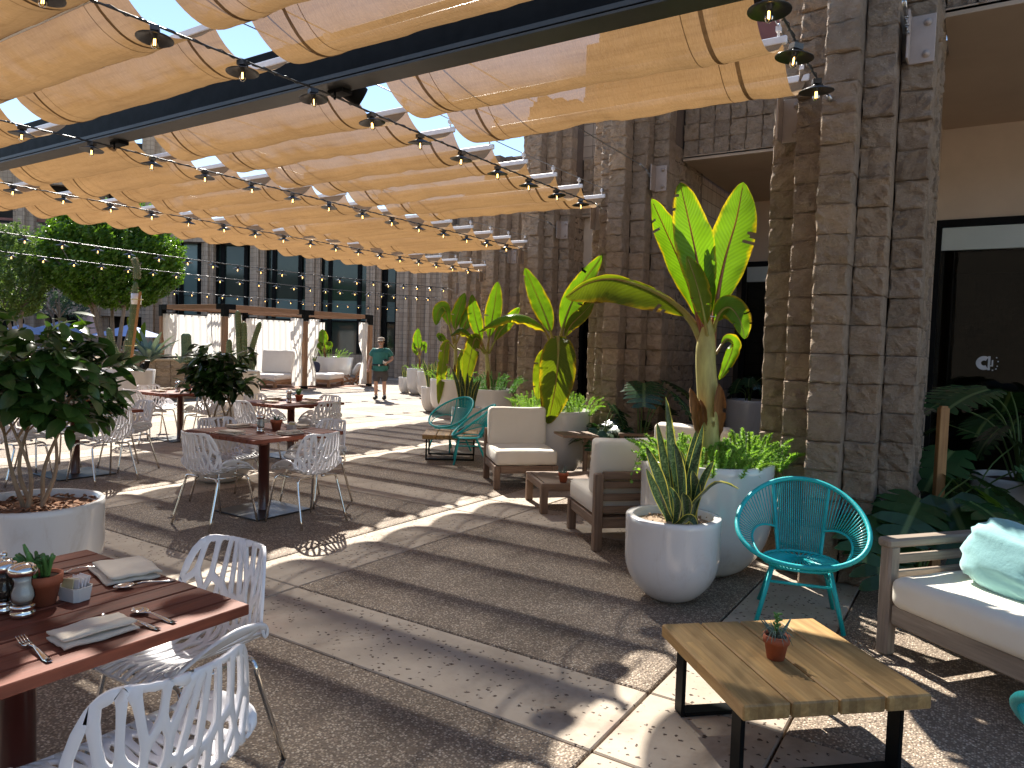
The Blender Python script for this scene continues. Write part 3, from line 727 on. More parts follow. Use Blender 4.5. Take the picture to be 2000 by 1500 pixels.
for si, (x, ya, yb, z, lab) in enumerate(STR):
    t = empty('string_light', (x, ya, z), 0, 'string of black-shaded bulbs, %s of the strings' % lab, 'string light', 'strings of festoon lights')
    L = yb - ya; n = int(L / 0.6)
    def sagz(s):
        sag = 0.05 if si > 3 else 0.015
        spans = 4.0 if si <= 3 else L
        # hung from the beam at y=3.9 and from the pillar end
        if si <= 3 and ya < 3.9:
            y = ya + s
            if y < 3.9: u = (y - ya) / (3.9 - ya)
            else: u = (y - 3.9) / (yb - 3.9)
            return -0.02 * 4 * u * (1 - u)
        u = s / L; return -0.14 * 4 * u * (1 - u)
    pts = [(0.0, L * i / 60, sagz(L * i / 60)) for i in range(61)]
    cb = MB().tube(pts, 0.007 if si < 4 else 0.009, 6)
    tw = [(0.012 * math.sin(i * 1.7), L * i / 240, sagz(L * i / 240) + 0.012 * math.cos(i * 1.7)) for i in range(241)]
    cb.tube(tw, 0.0035, 4)
    cb.build('cable', M['lamp_black'], t)
    MB().tube([(0, L, 0), (0.02, L + 0.09, -0.03)], 0.012, 6).tube([(0.02, L + 0.09, -0.03), (0.05, L + 0.24, -0.06)], 0.007, 6).build('end_clamp', M['steel'], t)
    first = (2.49 - ya) % 0.6 if si < 4 else 0.3
    for i in range(n + 1):
        s = first + i * 0.6
        if s > L - 0.05: break
        tl = (rnd(-0.12, 0.12), rnd(-0.12, 0.12), rnd(0, 6))
        lp = link('lamp', shade_me, t, (0, s, sagz(s) - 0.015), tl)
        b = link('bulb', bulb_me, lp); link('filament', fil_me, lp)
# ---------------------------------------------------------------- dining tables, chairs, table things
M['ipe'] = pm('red_brown_hardwood', (0.20, 0.058, 0.032), (0.115, 0.033, 0.019), scale=5, rough=0.58, bump=0.12, bscale=26, stretch=(9, 1, 9), rv=0.16, spec=0.2)
M['post'] = pm('dark_red_post', (0.085, 0.022, 0.016), (0.06, 0.017, 0.013), scale=6, rough=0.28, coat=0.3)
M['baseplate'] = pm('dark_steel_plate', (0.075, 0.08, 0.085), (0.055, 0.058, 0.062), scale=7, rough=0.32, metal=0.55, rrough=0.1)
M['white_plastic'] = pm('white_plastic', (0.80, 0.79, 0.81), (0.76, 0.755, 0.775), scale=4, rough=0.26, spec=0.5)
def table_parts(t, wx, wy):
    n = 11; sw = (wx - 0.006 * (n - 1)) / n
    me = MB().box((0, 0, 0), (sw, wy, 0.034), bev=0.003).data('slat', M['ipe'])
    for i in range(n): link('slat', me, t, (-wx / 2 + sw / 2 + i * (sw + 0.006), 0, 0.737 + rnd(-0.0007, 0.0007)))
    bat = MB().box((0, 0, 0), (wx - 0.16, 0.07, 0.03), bev=0.003).data('batten', M['ipe'])
    for y in (-wy * 0.33, 0, wy * 0.33): link('batten', bat, t, (0, y, 0.705))
    MB().lathe([(0.055, 0.012), (0.05, 0.02), (0.05, 0.68), (0.14, 0.682), (0.14, 0.69)], 24).build('post', M['post'], t)
    MB().box((0, 0, 0.008), (0.62, 0.62, 0.014), bev=0.004).build('base_plate', M['baseplate'], t)
T1 = empty('dining_table', (-2.43, 1.02, 0), 0, 'nearest slatted red-brown dining table, laid with napkins at the lower left', 'table', 'slatted dining tables'); table_parts(T1, 1.0, 0.92)
tabs = {'T1': (-2.43, 1.02)}
TL = [('T2', -5.58, 4.42, 'slatted red-brown dining table in the middle with four white chairs round it'),
      ('T3', -8.0, 6.78, 'slatted dining table behind the middle table, at the edge of the sunlight'),
      ('T4', -8.62, 4.22, 'slatted dining table half hidden behind the big leafy citrus tree'),
      ('T5', -10.5, 6.72, 'sunlit slatted dining table behind the smaller citrus tree')]
T2 = empty('dining_table', (-5.58, 4.42, 0), 0, TL[0][3], 'table', 'slatted dining tables'); table_parts(T2, 1.02, 1.02)
tabs['T2'] = (-5.58, 4.42)
for (k, x, y, lab) in TL[1:]:
    copy_tree(T2, (x, y, 0), 0, lab); tabs[k] = (x, y)

# --- white chair with a shell pierced by a branching pattern
def clip(poly, p, q):
    """keep the part of poly nearer to p than to q"""
    mx, my = (p[0] + q[0]) / 2, (p[1] + q[1]) / 2; nx, ny = q[0] - p[0], q[1] - p[1]
    out = []
    for i in range(len(poly)):
        a, b = poly[i], poly[(i + 1) % len(poly)]
        da = (a[0] - mx) * nx + (a[1] - my) * ny; db = (b[0] - mx) * nx + (b[1] - my) * ny
        if da <= 0: out.append(a)
        if (da < 0 < db) or (db < 0 < da):
            t = da / (da - db); out.append((a[0] + (b[0] - a[0]) * t, a[1] + (b[1] - a[1]) * t))
    return out
def inset(poly, d):
    """inset convex polygon by half-plane clipping"""
    area = sum(poly[i][0] * poly[(i + 1) % len(poly)][1] - poly[(i + 1) % len(poly)][0] * poly[i][1] for i in range(len(poly)))
    if area < 0: poly = poly[::-1]
    cx = sum(p[0] for p in poly) / len(poly); cy = sum(p[1] for p in poly) / len(poly)
    out = list(poly); n0 = len(poly)
    for i in range(n0):
        a, b = poly[i], poly[(i + 1) % n0]
        ex, ey = b[0] - a[0], b[1] - a[1]; L = math.hypot(ex, ey)
        if L < 1e-9: continue
        nx, ny = -ey / L, ex / L
        res = []
        for j in range(len(out)):
            p, q = out[j], out[(j + 1) % len(out)]
            dp = (p[0] - a[0]) * nx + (p[1] - a[1]) * ny - d; dq = (q[0] - a[0]) * nx + (q[1] - a[1]) * ny - d
            if dp >= 0: res.append(p)
            if (dp < 0 < dq) or (dq < 0 < dp):
                t = dp / (dp - dq); res.append((p[0] + (q[0] - p[0]) * t, p[1] + (q[1] - p[1]) * t))
        out = res
        if len(out) < 3: return []
    return out
def resample(poly, n):
    """n points along the closed polygon by angle about its centroid"""
    cx = sum(p[0] for p in poly) / len(poly); cy = sum(p[1] for p in poly) / len(poly); return cx, cy
def shell_map(u, v):
    """u -1..1 across, v 0..1 seat front -> back top ; chair faces -Y (front at -Y)"""
    # centre profile (y, z)
    prof = [(-0.27, 0.445), (-0.20, 0.462), (-0.05, 0.442), (0.08, 0.432), (0.165, 0.455), (0.205, 0.53), (0.235, 0.66), (0.262, 0.81)]
    t = v * 7; k = min(int(t), 6); f = t - k
    P_ = [prof[max(0, k - 1)], prof[k], prof[k + 1], prof[min(7, k + 2)]]
    def cr(a, b, c, d): return 0.5 * (2 * b + (c - a) * f + (2 * a - 5 * b + 4 * c - d) * f * f + (3 * b - a - 3 * c + d) * f ** 3)
    y = cr(*[p[0] for p in P_]); z = cr(*[p[1] for p in P_])
    wd = 0.215 + 0.055 * math.sin(min(1, v / 0.62) * math.pi * 0.5) - 0.055 * max(0, (v - 0.62) / 0.38) ** 1.5
    x = u * wd
    e = abs(u) ** 2.4
    s = math.sin(max(0, min(1, (v - 0.12) / 0.55)) * math.pi)
    z += e * (0.012 + 0.15 * s * (1 if v < 0.7 else 1)); y -= e * (0.10 * max(0, min(1, (v - 0.5) / 0.25)) )
    x *= 1 + 0.04 * s
    return Vector((x, y, z))
def make_shell():
    random.seed(21)
    # planar layout in warped space: rounded outline polygon (convex)
    W_, H_ = 1.0, 2.25
    def outline():
        pts = []
        for (cx, cy, a0, rr) in ((W_ - 0.30, 0.28, -90, 0.28), (W_ - 0.36, H_ - 0.33, 0, 0.33), (-W_ + 0.36, H_ - 0.33, 90, 0.33), (-W_ + 0.30, 0.28, 180, 0.28)):
            for i in range(6):
                a = R(a0 + 90 * i / 5); pts.append((cx + rr * math.cos(a), cy + rr * math.sin(a)))
        return pts
    dom = outline()
    # dense outline so that the warp stays smooth
    d2 = []
    for i in range(len(dom)):
        a, b = dom[i], dom[(i + 1) % len(dom)]; k = max(1, int(math.hypot(b[0] - a[0], b[1] - a[1]) / 0.12))
        for q in range(k): d2.append((a[0] + (b[0] - a[0]) * q / k, a[1] + (b[1] - a[1]) * q / k))
    dom = d2; ST = 1.55
    def g_(t): return 0.62 + 0.42 * max(0.0, (t - 0.55) / (H_ - 0.55)) if t > 0.55 else 0.62 + 0.30 * (0.55 - t) / 0.55
    def fwd(p): return (p[0] / g_(p[1]), (p[1] + 0.16 * math.sin(p[0] * 5)) / ST)
    def inv(p):
        # undo the fan: rows first, then columns (two passes settle)
        t = p[1] * ST
        for _ in range(6): t = p[1] * ST - 0.16 * math.sin(p[0] * g_(t) * 5)
        return (p[0] * g_(t), t)
    wd = [fwd(p) for p in dom]
    seeds = []; tries = 0
    while len(seeds) < 135 and tries < 40000:
        tries += 1
        q0 = (rnd(-W_ + 0.10, W_ - 0.10), rnd(0.12, H_ - 0.12)); p = fwd(q0)
        if all((p[0] - q[0]) ** 2 + (p[1] - q[1]) ** 2 > 0.165 ** 2 for q in seeds): seeds.append(p)
    cells = []
    for i, p in enumerate(seeds):
        poly = list(wd)
        for j, q in enumerate(seeds):
            if j != i and (p[0] - q[0]) ** 2 + (p[1] - q[1]) ** 2 < 1.2: poly = clip(poly, p, q)
            if len(poly) < 3: break
        if len(poly) < 3: continue
        out = []
        for a in range(len(poly)):
            A, B = poly[a], poly[(a + 1) % len(poly)]; L = math.hypot(B[0] - A[0], B[1] - A[1])
            if L < 1e-6: continue
            k = max(1, int(L / 0.055 + 0.5))
            for q in range(k): out.append(inv((A[0] + (B[0] - A[0]) * q / k, A[1] + (B[1] - A[1]) * q / k)))
        if len(out) >= 3: cells.append((out, inv(p)))
    vs = []; fs = []
    def V(p): return shell_map(p[0] / W_, p[1] / H_)
    def edge_d(p): return min(abs((p[0] - a[0]) * (b[1] - a[1]) - (p[1] - a[1]) * (b[0] - a[0])) / max(1e-6, math.hypot(b[0] - a[0], b[1] - a[1])) for a, b in zip(dom, dom[1:] + dom[:1]) if math.hypot(p[0] - a[0], p[1] - a[1]) < 0.3) if any(math.hypot(p[0] - a[0], p[1] - a[1]) < 0.3 for a in dom) else 1.0
    for (c, sd) in cells:
        n = len(c); cx = sum(p[0] for p in c) / n; cy = sum(p[1] for p in c) / n
        # local strut half-width: move every outline point inwards along its normal
        area = sum(c[i][0] * c[(i + 1) % n][1] - c[(i + 1) % n][0] * c[i][1] for i in range(n)) / 2; sgn = 1 if area > 0 else -1
        inner = []
        for i in range(n):
            a, b = c[i - 1], c[(i + 1) % n]; tx, ty = b[0] - a[0], b[1] - a[1]; L = math.hypot(tx, ty) or 1e-6
            on_rim = edge_d(c[i]) < 0.004
            h = 0.082 if on_rim else 0.036
            inner.append((c[i][0] - sgn * ty / L * h, c[i][1] + sgn * tx / L * h))
        for _ in range(2): inner = [((inner[i - 1][0] + 5 * inner[i][0] + inner[(i + 1) % n][0]) / 7, (inner[i - 1][1] + 5 * inner[i][1] + inner[(i + 1) % n][1]) / 7) for i in range(n)]
        a2 = sum(inner[i][0] * inner[(i + 1) % n][1] - inner[(i + 1) % n][0] * inner[i][1] for i in range(n)) / 2
        xs = [p[0] for p in inner]; ys_ = [p[1] for p in inner]
        b0 = len(vs); vs.extend(V(p) for p in c)
        if a2 * sgn > 0.005 and abs(area) > 0.012:
            vs.extend(V(p) for p in inner)
            for i in range(n): j = (i + 1) % n; fs.append((b0 + i, b0 + j, b0 + n + j, b0 + n + i))
        else:
            vs.append(V((cx, cy)))
            for i in range(n): fs.append((b0 + i, b0 + (i + 1) % n, b0 + n))
    me = mesh('shell', vs, fs, M['white_plastic'], True)
    bm = bmesh.new(); bm.from_mesh(me); bmesh.ops.remove_doubles(bm, verts=bm.verts, dist=0.0015); bmesh.ops.recalc_face_normals(bm, faces=bm.faces)
    bm.to_mesh(me); bm.free()
    ob = bpy.data.objects.new('tmp', me); COL.objects.link(ob)
    sm = ob.modifiers.new('s', 'SOLIDIFY'); sm.thickness = 0.011; sm.offset = 0
    bv = ob.modifiers.new('b', 'BEVEL'); bv.width = 0.0028; bv.segments = 1; bv.limit_method = 'ANGLE'; bv.angle_limit = R(50)
    dg = bpy.context.evaluated_depsgraph_get(); m2 = bpy.data.meshes.new_from_object(ob.evaluated_get(dg)); bpy.data.objects.remove(ob)
    m2.name = 'shell'; m2.polygons.foreach_set('use_smooth', [True] * len(m2.polygons)); return m2
shell_me = make_shell()
def make_chair():
    t = empty('dining_chair', (0, 0, 0), 0)
    link('shell', shell_me, t)
    for sx in (-1, 1):
        for (yf, yb) in ((-0.17, -0.25), (0.13, 0.24)):
            pts = spline([(sx * 0.05, yf, 0.418), (sx * 0.17, yf, 0.418), (sx * 0.205, yf * 1.03, 0.40), (sx * 0.218, yf * 1.1, 0.34), (sx * 0.25, yb, 0.0)], 18)
            MB().tube(pts, 0.0105, 10).build('leg', M['chrome'], t)
    for sx in (-1, 1): MB().tube([(sx * 0.17, -0.17, 0.418), (sx * 0.165, -0.02, 0.41), (sx * 0.17, 0.13, 0.418)], 0.0085, 8).build('seat_rail', M['chrome'], t)
    return t
chair0 = make_chair()
CH = 'white chairs pierced with a branch pattern'
used = [False]
def chair(x, y, rz, lab):
    if not used[0]:
        used[0] = True; chair0.location = (x, y, 0); chair0.rotation_euler = (0, 0, rz); tag(chair0, lab, 'chair', CH); return chair0
    return copy_tree(chair0, (x, y, 0), rz, lab)
# chair faces -Y in its own frame; rz turns it towards the table
chair(-2.40, 1.57, R(3), 'white branch-patterned chair tucked under the far end of the nearest table')
chair(-1.80, 1.03, R(-92), 'white branch-patterned chair cut by the bottom edge, nearest to the viewer')
W4 = {'T2': ['white branch chair at the near left of the middle table', 'white branch chair at the right of the middle table', 'white branch chair at the far left of the middle table', 'white branch chair at the far right of the middle table'],
      'T3': ['white branch chair at the near left of the table behind the middle one', 'white branch chair at the near right of the table behind the middle one', 'white branch chair at the far left of the table behind the middle one', 'white branch chair at the right end of the table behind the middle one'],
      'T4': ['white branch chair in front of the table behind the big citrus', 'white branch chair at the right of the table behind the big citrus', 'white branch chair at the far left of the table behind the big citrus', 'white branch chair at the far right of the table behind the big citrus'],
      'T5': ['white branch chair in front of the sunlit table at the back left', 'white branch chair right of the sunlit table at the back left', 'white branch chair behind the sunlit table at the back left', 'white branch chair on the far right of the sunlit back-left table']}
off = {'T2': [(-5.52, 3.86, 182), (-4.96, 4.40, -92), (-6.18, 4.46, 88), (-5.52, 5.02, -2)]}
for k in ('T2', 'T3', 'T4', 'T5'):
    x, y = tabs[k]
    for i, (dx, dy, a) in enumerate(((0, -0.58, 180), (0.62, 0, -90), (-0.62, 0, 90), (0, 0.60, 0))):
        if k in off: px, py, a = off[k][i]
        else: px, py = x + dx + rnd(-0.04, 0.04), y + dy + rnd(-0.04, 0.04); a += rnd(-7, 7)
        chair(px, py, R(a), W4[k][i])

# --- things on the tables
M['terracotta'] = pm('terracotta', (0.44, 0.125, 0.058), (0.33, 0.088, 0.04), scale=9, rough=0.8, bump=0.15, bscale=50)
M['linen'] = pm('cream_linen', (0.66, 0.58, 0.47), (0.60, 0.52, 0.415), scale=14, rough=0.9, bump=0.2, bscale=220, sheen=0.2)
M['china'] = pm('white_china', (0.72, 0.70, 0.65), (0.67, 0.65, 0.60), scale=5, rough=0.18, coat=0.3)
M['salt'] = pm('salt', (0.80, 0.78, 0.75), rough=0.8, bump=0.4, bscale=300)
M['pepper'] = pm('peppercorns', (0.035, 0.025, 0.02), (0.10, 0.07, 0.05), scale=160, rough=0.7, bump=0.8, bscale=160)
M['soil'] = pm('soil', (0.11, 0.065, 0.04), (0.055, 0.032, 0.02), scale=30, rough=0.95, bump=0.9, bscale=60, bdist=0.02)
M['paper'] = pm('sugar_paper', (0.76, 0.73, 0.70), (0.66, 0.62, 0.66), scale=40, rough=0.7)
M['paper_y'] = pm('sweetener_paper', (0.62, 0.55, 0.28), (0.55, 0.48, 0.3), scale=40, rough=0.7)
M['ink'] = pm('purple_ink', (0.12, 0.10, 0.30), (0.16, 0.12, 0.32), scale=40, rough=0.7)
def m_clear():
    m, n, b, out = new_mat('clear_glass')
    gl = N_(n, 'ShaderNodeBsdfGlossy', Roughness=0.02); tr = n.nodes.new('ShaderNodeBsdfTransparent')
    nz = N_(n, 'ShaderNodeTexNoise', Scale=10.0); n.links.new(coords(n), nz.inputs['Vector'])
    n.links.new(mixc(n, nz.outputs['Fac'], (0.86, 0.87, 0.86), (0.92, 0.93, 0.92)), tr.inputs[0])
    fr = N_(n, 'ShaderNodeFresnel', IOR=1.5); ms = n.nodes.new('ShaderNodeMixShader')
    n.links.new(fr.outputs[0], ms.inputs[0]); n.links.new(tr.outputs[0], ms.inputs[1]); n.links.new(gl.outputs[0], ms.inputs[2]); n.links.new(ms.outputs[0], out.inputs[0]); return m
M['clear'] = m_clear()
def mill(x, y, z, fill, lab, knob, s=1.0):
    t = empty('spice_mill', (x, y, z), 0, lab, 'mill'); t.scale = (s,) * 3
    MB().lathe([(0.031, 0), (0.034, 0.004), (0.034, 0.014), (0.028, 0.02), (0.032, 0.026), (0.032, 0.034), (0.026, 0.038)], 24).build('base', M['chrome'], t)
    MB().lathe([(0.026, 0.038), (0.033, 0.058), (0.031, 0.075), (0.024, 0.092), (0.024, 0.105), (0.027, 0.122)], 24).build('glass_body', M['clear'], t)
    MB().lathe([(0.0, 0.039), (0.023, 0.041), (0.029, 0.058), (0.027, 0.075), (0.021, 0.092), (0.021, 0.105), (0.023, 0.118), (0, 0.119)], 20).build('filling', fill, t)
    MB().lathe([(0.027, 0.121), (0.037, 0.128), (0.040, 0.140), (0.034, 0.153), (0.018, 0.161), (0.0, 0.163)] + [], 24).build('cap', M['chrome'], t)
    if knob: MB().lathe([(0.004, 0.161), (0.004, 0.167), (0.009, 0.172), (0.009, 0.178), (0.004, 0.184), (0, 0.185)], 14).build('knob', M['chrome'], t)
    return t
M['succ'] = leafmat('succulent_green', (0.10, 0.24, 0.06), trans=0.18, rough=0.4, rv=0.2)
M['succ_b'] = leafmat('succulent_grey', (0.17, 0.25, 0.20), trans=0.1, rough=0.5, rv=0.15)
def finger(mb, base, d, L, r0, r1, bend=0.2):
    d = Vector(d).normalized(); side = d.orthogonal().normalized()
    pts = [Vector(base) + d * (L * i / 6) + side * bend * L * (i / 6) ** 2 for i in range(7)]
    mb.tube(pts, [r0 + (r1 - r0) * i / 6 if i < 6 else r1 * 0.5 for i in range(7)], 7)
def potplant(name, x, y, z, rr, h, lab, kind, group=None):
    t = empty(name, (x, y, z), rnd(0, 6), lab, 'potted plant', group)
    MB().lathe([(rr * 0.66, 0), (rr * 0.9, h * 0.68), (rr * 1.0, h * 0.68), (rr * 1.03, h), (rr * 0.9, h), (rr * 0.86, h * 0.9), (rr * 0.2, h * 0.9)], 28).build('terracotta_pot', M['terracotta'], t)
    MB().lathe([(0, h * 0.91), (rr * 0.86, h * 0.9)][::-1], 16).build('soil', M['soil'], t)
    n = 12 if kind == 0 else 8
    for i in range(n):
        b = MB(); a = rnd(0, 6.28); r_ = rnd(0, rr * 0.6)
        if kind == 0:
            finger(b, (r_ * math.cos(a), r_ * math.sin(a), h * 0.88), (math.cos(a) * 0.35, math.sin(a) * 0.35, 1), rnd(0.5, 1.25) * h, rr * 0.10, rr * 0.13, rnd(-0.1, 0.25))
            for q in range(2):
                z_ = h * rnd(1.05, 1.5); a2 = rnd(0, 6.28); finger(b, (r_ * math.cos(a) * 1.2, r_ * math.sin(a) * 1.2, z_), (math.cos(a2), math.sin(a2), 0.9), 0.3 * h, rr * 0.09, rr * 0.11)
            b.build('succulent_stem', M['succ'], t)
        else:
            finger(b, (r_ * 0.4 * math.cos(a), r_ * 0.4 * math.sin(a), h * 0.9), (math.cos(a), math.sin(a), rnd(0.5, 1.8)), rnd(0.6, 1.0) * h, rr * 0.16, rr * 0.02, rnd(-0.2, 0.3))
            b.build('succulent_leaf', M['succ_b'], t)
    return t
def napkin(x, y, z, rz, L, W_, lab, seed):
    random.seed(seed); t = empty('napkin', (x, y, z), rz, lab, 'napkin', 'folded cream napkins')
    for layer in range(2):
        vs = []; fs = []; nx, ny = 16, 12; th = 0.008
        for side in (1, -1):
            for j in range(ny + 1):
                for i in range(nx + 1):
                    u, v = i / nx, j / ny; e = min(u, 1 - u, v, 1 - v)
                    edge = min(1, e / 0.10)
                    zc = 0.008 + layer * 0.014
                    zz = zc + side * th * (0.35 + 0.65 * edge ** 0.5) + 0.006 * noise.noise(Vector((u * 3, v * 3 + seed, layer))) + (0.004 * (1 - v) if layer else 0)
                    vs.append(((u - 0.5) * L * (1 - 0.03 * layer), (v - 0.5) * W_ * (1 - 0.02 * layer) + 0.01 * layer, max(zz, 0.0005)))
        n1 = (nx + 1) * (ny + 1)
        for j in range(ny):
            for i in range(nx):
                a = j * (nx + 1) + i; fs.append((a, a + 1, a + nx + 2, a + nx + 1)); fs.append((n1 + a, n1 + a + nx + 1, n1 + a + nx + 2, n1 + a + 1))
        rim = [i for i in range(nx + 1)] + [(j * (nx + 1) + nx) for j in range(1, ny + 1)] + [ny * (nx + 1) + i for i in range(nx - 1, -1, -1)] + [j * (nx + 1) for j in range(ny - 1, 0, -1)]
        for k in range(len(rim)):
            a, b = rim[k], rim[(k + 1) % len(rim)]; fs.append((a, n1 + a, n1 + b, b))
        link('fold', mesh('fold', vs, fs, M['linen'], True), t)
    return t
def cutlery(kind, x, y, z, rz, lab, s=1.0):
    t = empty(kind, (x, y, z), rz, lab, kind); t.scale = (s,) * 3
    def strip(name, prof, n=4):
        vs = []; fs = []
        for (yy, w, zz) in prof:
            for k in range(n + 1):
                u = k / n * 2 - 1; vs.append((u * w, yy, zz + 0.0022 * (1 - u * u)))
            for k in range(n + 1):
                u = k / n * 2 - 1; vs.append((u * w, yy, zz - 0.001))
        c = 2 * (n + 1)
        for i in range(len(prof) - 1):
            a, b = i * c, (i + 1) * c
            for k in range(n):
                fs.append((a + k, a + k + 1, b + k + 1, b + k)); fs.append((a + n + 1 + k, b + n + 1 + k, b + n + 2 + k, a + n + 2 + k))
            fs.append((a, b, b + n + 1, a + n + 1)); fs.append((a + n, a + 2 * n + 1, b + 2 * n + 1, b + n))
        fs.append(tuple(range(n + 1)) + tuple(range(2 * n + 1, n, -1))); e = (len(prof) - 1) * c
        fs.append((tuple(range(e, e + n + 1)) + tuple(range(e + 2 * n + 1, e + n, -1)))[::-1])
        return link(name, mesh(name, vs, fs, M['chrome'], True), t)
    strip('handle', [(0.0, 0.0075, 0.004), (0.02, 0.009, 0.003), (0.06, 0.006, 0.008), (0.10, 0.0035, 0.013), (0.125, 0.0045, 0.010)])
    if kind == 'fork':
        strip('head', [(0.125, 0.0045, 0.010), (0.14, 0.011, 0.006), (0.15, 0.0125, 0.005)])
        for k in range(4): strip('tine', [(0.149, 0.0018, 0.005), (0.175, 0.0016, 0.007), (0.2, 0.0008, 0.013)], 1).location.x = -0.0102 + k * 0.0068
    elif kind == 'spoon':
        vs = []; fs = []; n = 10; m_ = 10
        for i in range(m_ + 1):
            v = i / m_; yy = 0.125 + 0.062 * v; w = 0.0215 * math.sin(math.pi * min(1, v * 0.93 + 0.07)) ** 0.6
            for k in range(n + 1):
                u = k / n * 2 - 1; vs.append((u * w, yy, 0.012 - 0.010 * (1 - u * u) * math.sin(math.pi * v)))
        for i in range(m_):
            for k in range(n): a = i * (n + 1) + k; fs.append((a, a + 1, a + n + 2, a + n + 1))
        o = link('bowl', mesh('bowl', vs, fs, M['chrome'], True), t); sm = o.modifiers.new('s', 'SOLIDIFY'); sm.thickness = 0.0018
    else:
        strip('blade', [(0.12, 0.006, 0.006), (0.14, 0.0095, 0.004), (0.19, 0.0105, 0.004), (0.215, 0.008, 0.004), (0.225, 0.002, 0.004)])
    return t
def caddy(x, y, z, rz, lab, full=True):
    t = empty('sugar_caddy', (x, y, z), rz, lab, 'sugar caddy')
    b = MB(); prof = [(0.045, 0.030), (0.030, 0.045)]
    ring = [(0.05, -0.022), (0.05, 0.022), (0.038, 0.034), (-0.038, 0.034), (-0.05, 0.022), (-0.05, -0.022), (-0.038, -0.034), (0.038, -0.034)]
    vs = []
    for (sc, zz) in ((0.86, 0.0), (1.0, 0.045), (0.93, 0.045), (0.82, 0.006)): vs += [(p[0] * sc, p[1] * sc, zz) for p in ring]
    fs = [tuple(range(8))[::-1], tuple(range(24, 32))]
    for k in range(3):
        for i in range(8): fs.append((k * 8 + i, k * 8 + (i + 1) % 8, k * 8 + 8 + (i + 1) % 8, k * 8 + 8 + i))
    b.add(vs, fs); b.build('bowl', M['china'], t)
    for i in range(9):
        mt = M['paper_y'] if i < 2 else M['paper']
        o = MB().box((0, 0, 0.034), (0.052, 0.0025, 0.056), bev=0.001).build('sugar_packet', mt, t, (rnd(-0.012, 0.012), -0.026 + i * 0.0062, 0.008), (rnd(-0.3, 0.1), rnd(-0.15, 0.15), 0))
        if i > 3:
            MB().lathe([(0, 0.0004), (0.011, 0.0004), (0.011, 0), (0.006, 0), (0.006, 0.0003)], 14).build('print', M['ink'], o, (0.008, -0.0017, 0.042), (R(90), 0, 0))
    return t
ZT = 0.7548
mill(-2.372, 1.012, ZT, M['salt'], 'salt mill with chrome cap on the nearest table', False)
mill(-2.452, 0.995, ZT, M['pepper'], 'pepper mill with chrome knob behind the salt mill on the nearest table', True)
potplant('potted_succulent', -2.435, 1.095, ZT, 0.055, 0.095, 'finger-leaved succulent in a terracotta pot on the nearest table', 0)
caddy(-2.40, 1.175, ZT, R(10), 'white sugar caddy with packets on the nearest table')
napkin(-2.06, 1.06, ZT, R(90 - 4), 0.20, 0.115, 'folded cream napkin on the near edge of the nearest table', 1)
napkin(-2.52, 1.40, ZT, R(-14), 0.24, 0.17, 'folded cream napkin on the far end of the nearest table', 2)
def cut(kind, a, b, lab):
    """handle end a -> tip b in table coordinates"""
    a = Vector((*a, 0)); b = Vector((*b, 0)); d = b - a; cutlery(kind, a.x, a.y, ZT, math.atan2(-d.x, d.y), lab, d.length / (0.2 if kind == 'fork' else 0.187 if kind == 'spoon' else 0.225))
cut('fork', (-1.975, 0.905), (-2.185, 0.925), 'fork left of the near napkin on the nearest table')
cut('knife', (-1.955, 1.19), (-2.19, 1.15), 'knife right of the near napkin on the nearest table')
cut('spoon', (-1.965, 1.245), (-2.155, 1.225), 'spoon right of the knife on the nearest table')
cut('fork', (-2.66, 1.42), (-2.70, 1.235), 'fork lying beyond the far napkin, turned down')
cut('spoon', (-2.32, 1.47), (-2.385, 1.29), 'spoon beside the far napkin on the nearest table')
# settings of the other tables
def setting(k, near=True):
    x, y = tabs[k]; nmx = {'T2': 'middle', 'T3': 'back', 'T4': 'half-hidden', 'T5': 'sunlit back-left'}[k]
    mill(x + 0.05, y - 0.08, ZT, M['salt'], 'salt mill on the %s table' % nmx, False); mill(x - 0.03, y - 0.02, ZT, M['pepper'], 'pepper mill on the %s table' % nmx, True)
    potplant('potted_succulent', x + 0.02, y + 0.12, ZT, 0.055, 0.095, 'small succulent in a terracotta pot on the %s table' % nmx, 0 if k != 'T2' else 1)
    if k == 'T2': caddy(x + 0.08, y + 0.25, ZT, R(20), 'white sugar caddy on the middle table')
    for i, (dx, dy, a) in enumerate(((0.0, -0.36, 0), (0.36, 0, 90), (-0.36, 0, 90), (0, 0.38, 0))):
        napkin(x + dx, y + dy, ZT, R(a + 4), 0.22, 0.13, 'cream napkin on the %s side of the %s table' % (['near-left', 'right', 'far-left', 'far-right'][i], nmx), 10 + i)
    if k == 'T2':
        for i, (dx, dy, a) in enumerate(((0.16, -0.46, 0), (0.46, 0.16, 90), (0.46, -0.17, 90), (-0.16, -0.46, 0))):
            cutlery(['knife', 'fork', 'knife', 'fork'][i], x + dx, y + dy, ZT, R(a), ['knife at the near-left setting of the middle table', 'fork at the right setting of the middle table', 'knife at the right setting of the middle table', 'fork at the near-left setting of the middle table'][i], 0.95)
for k in ('T2', 'T3', 'T5', 'T4'): setting(k)
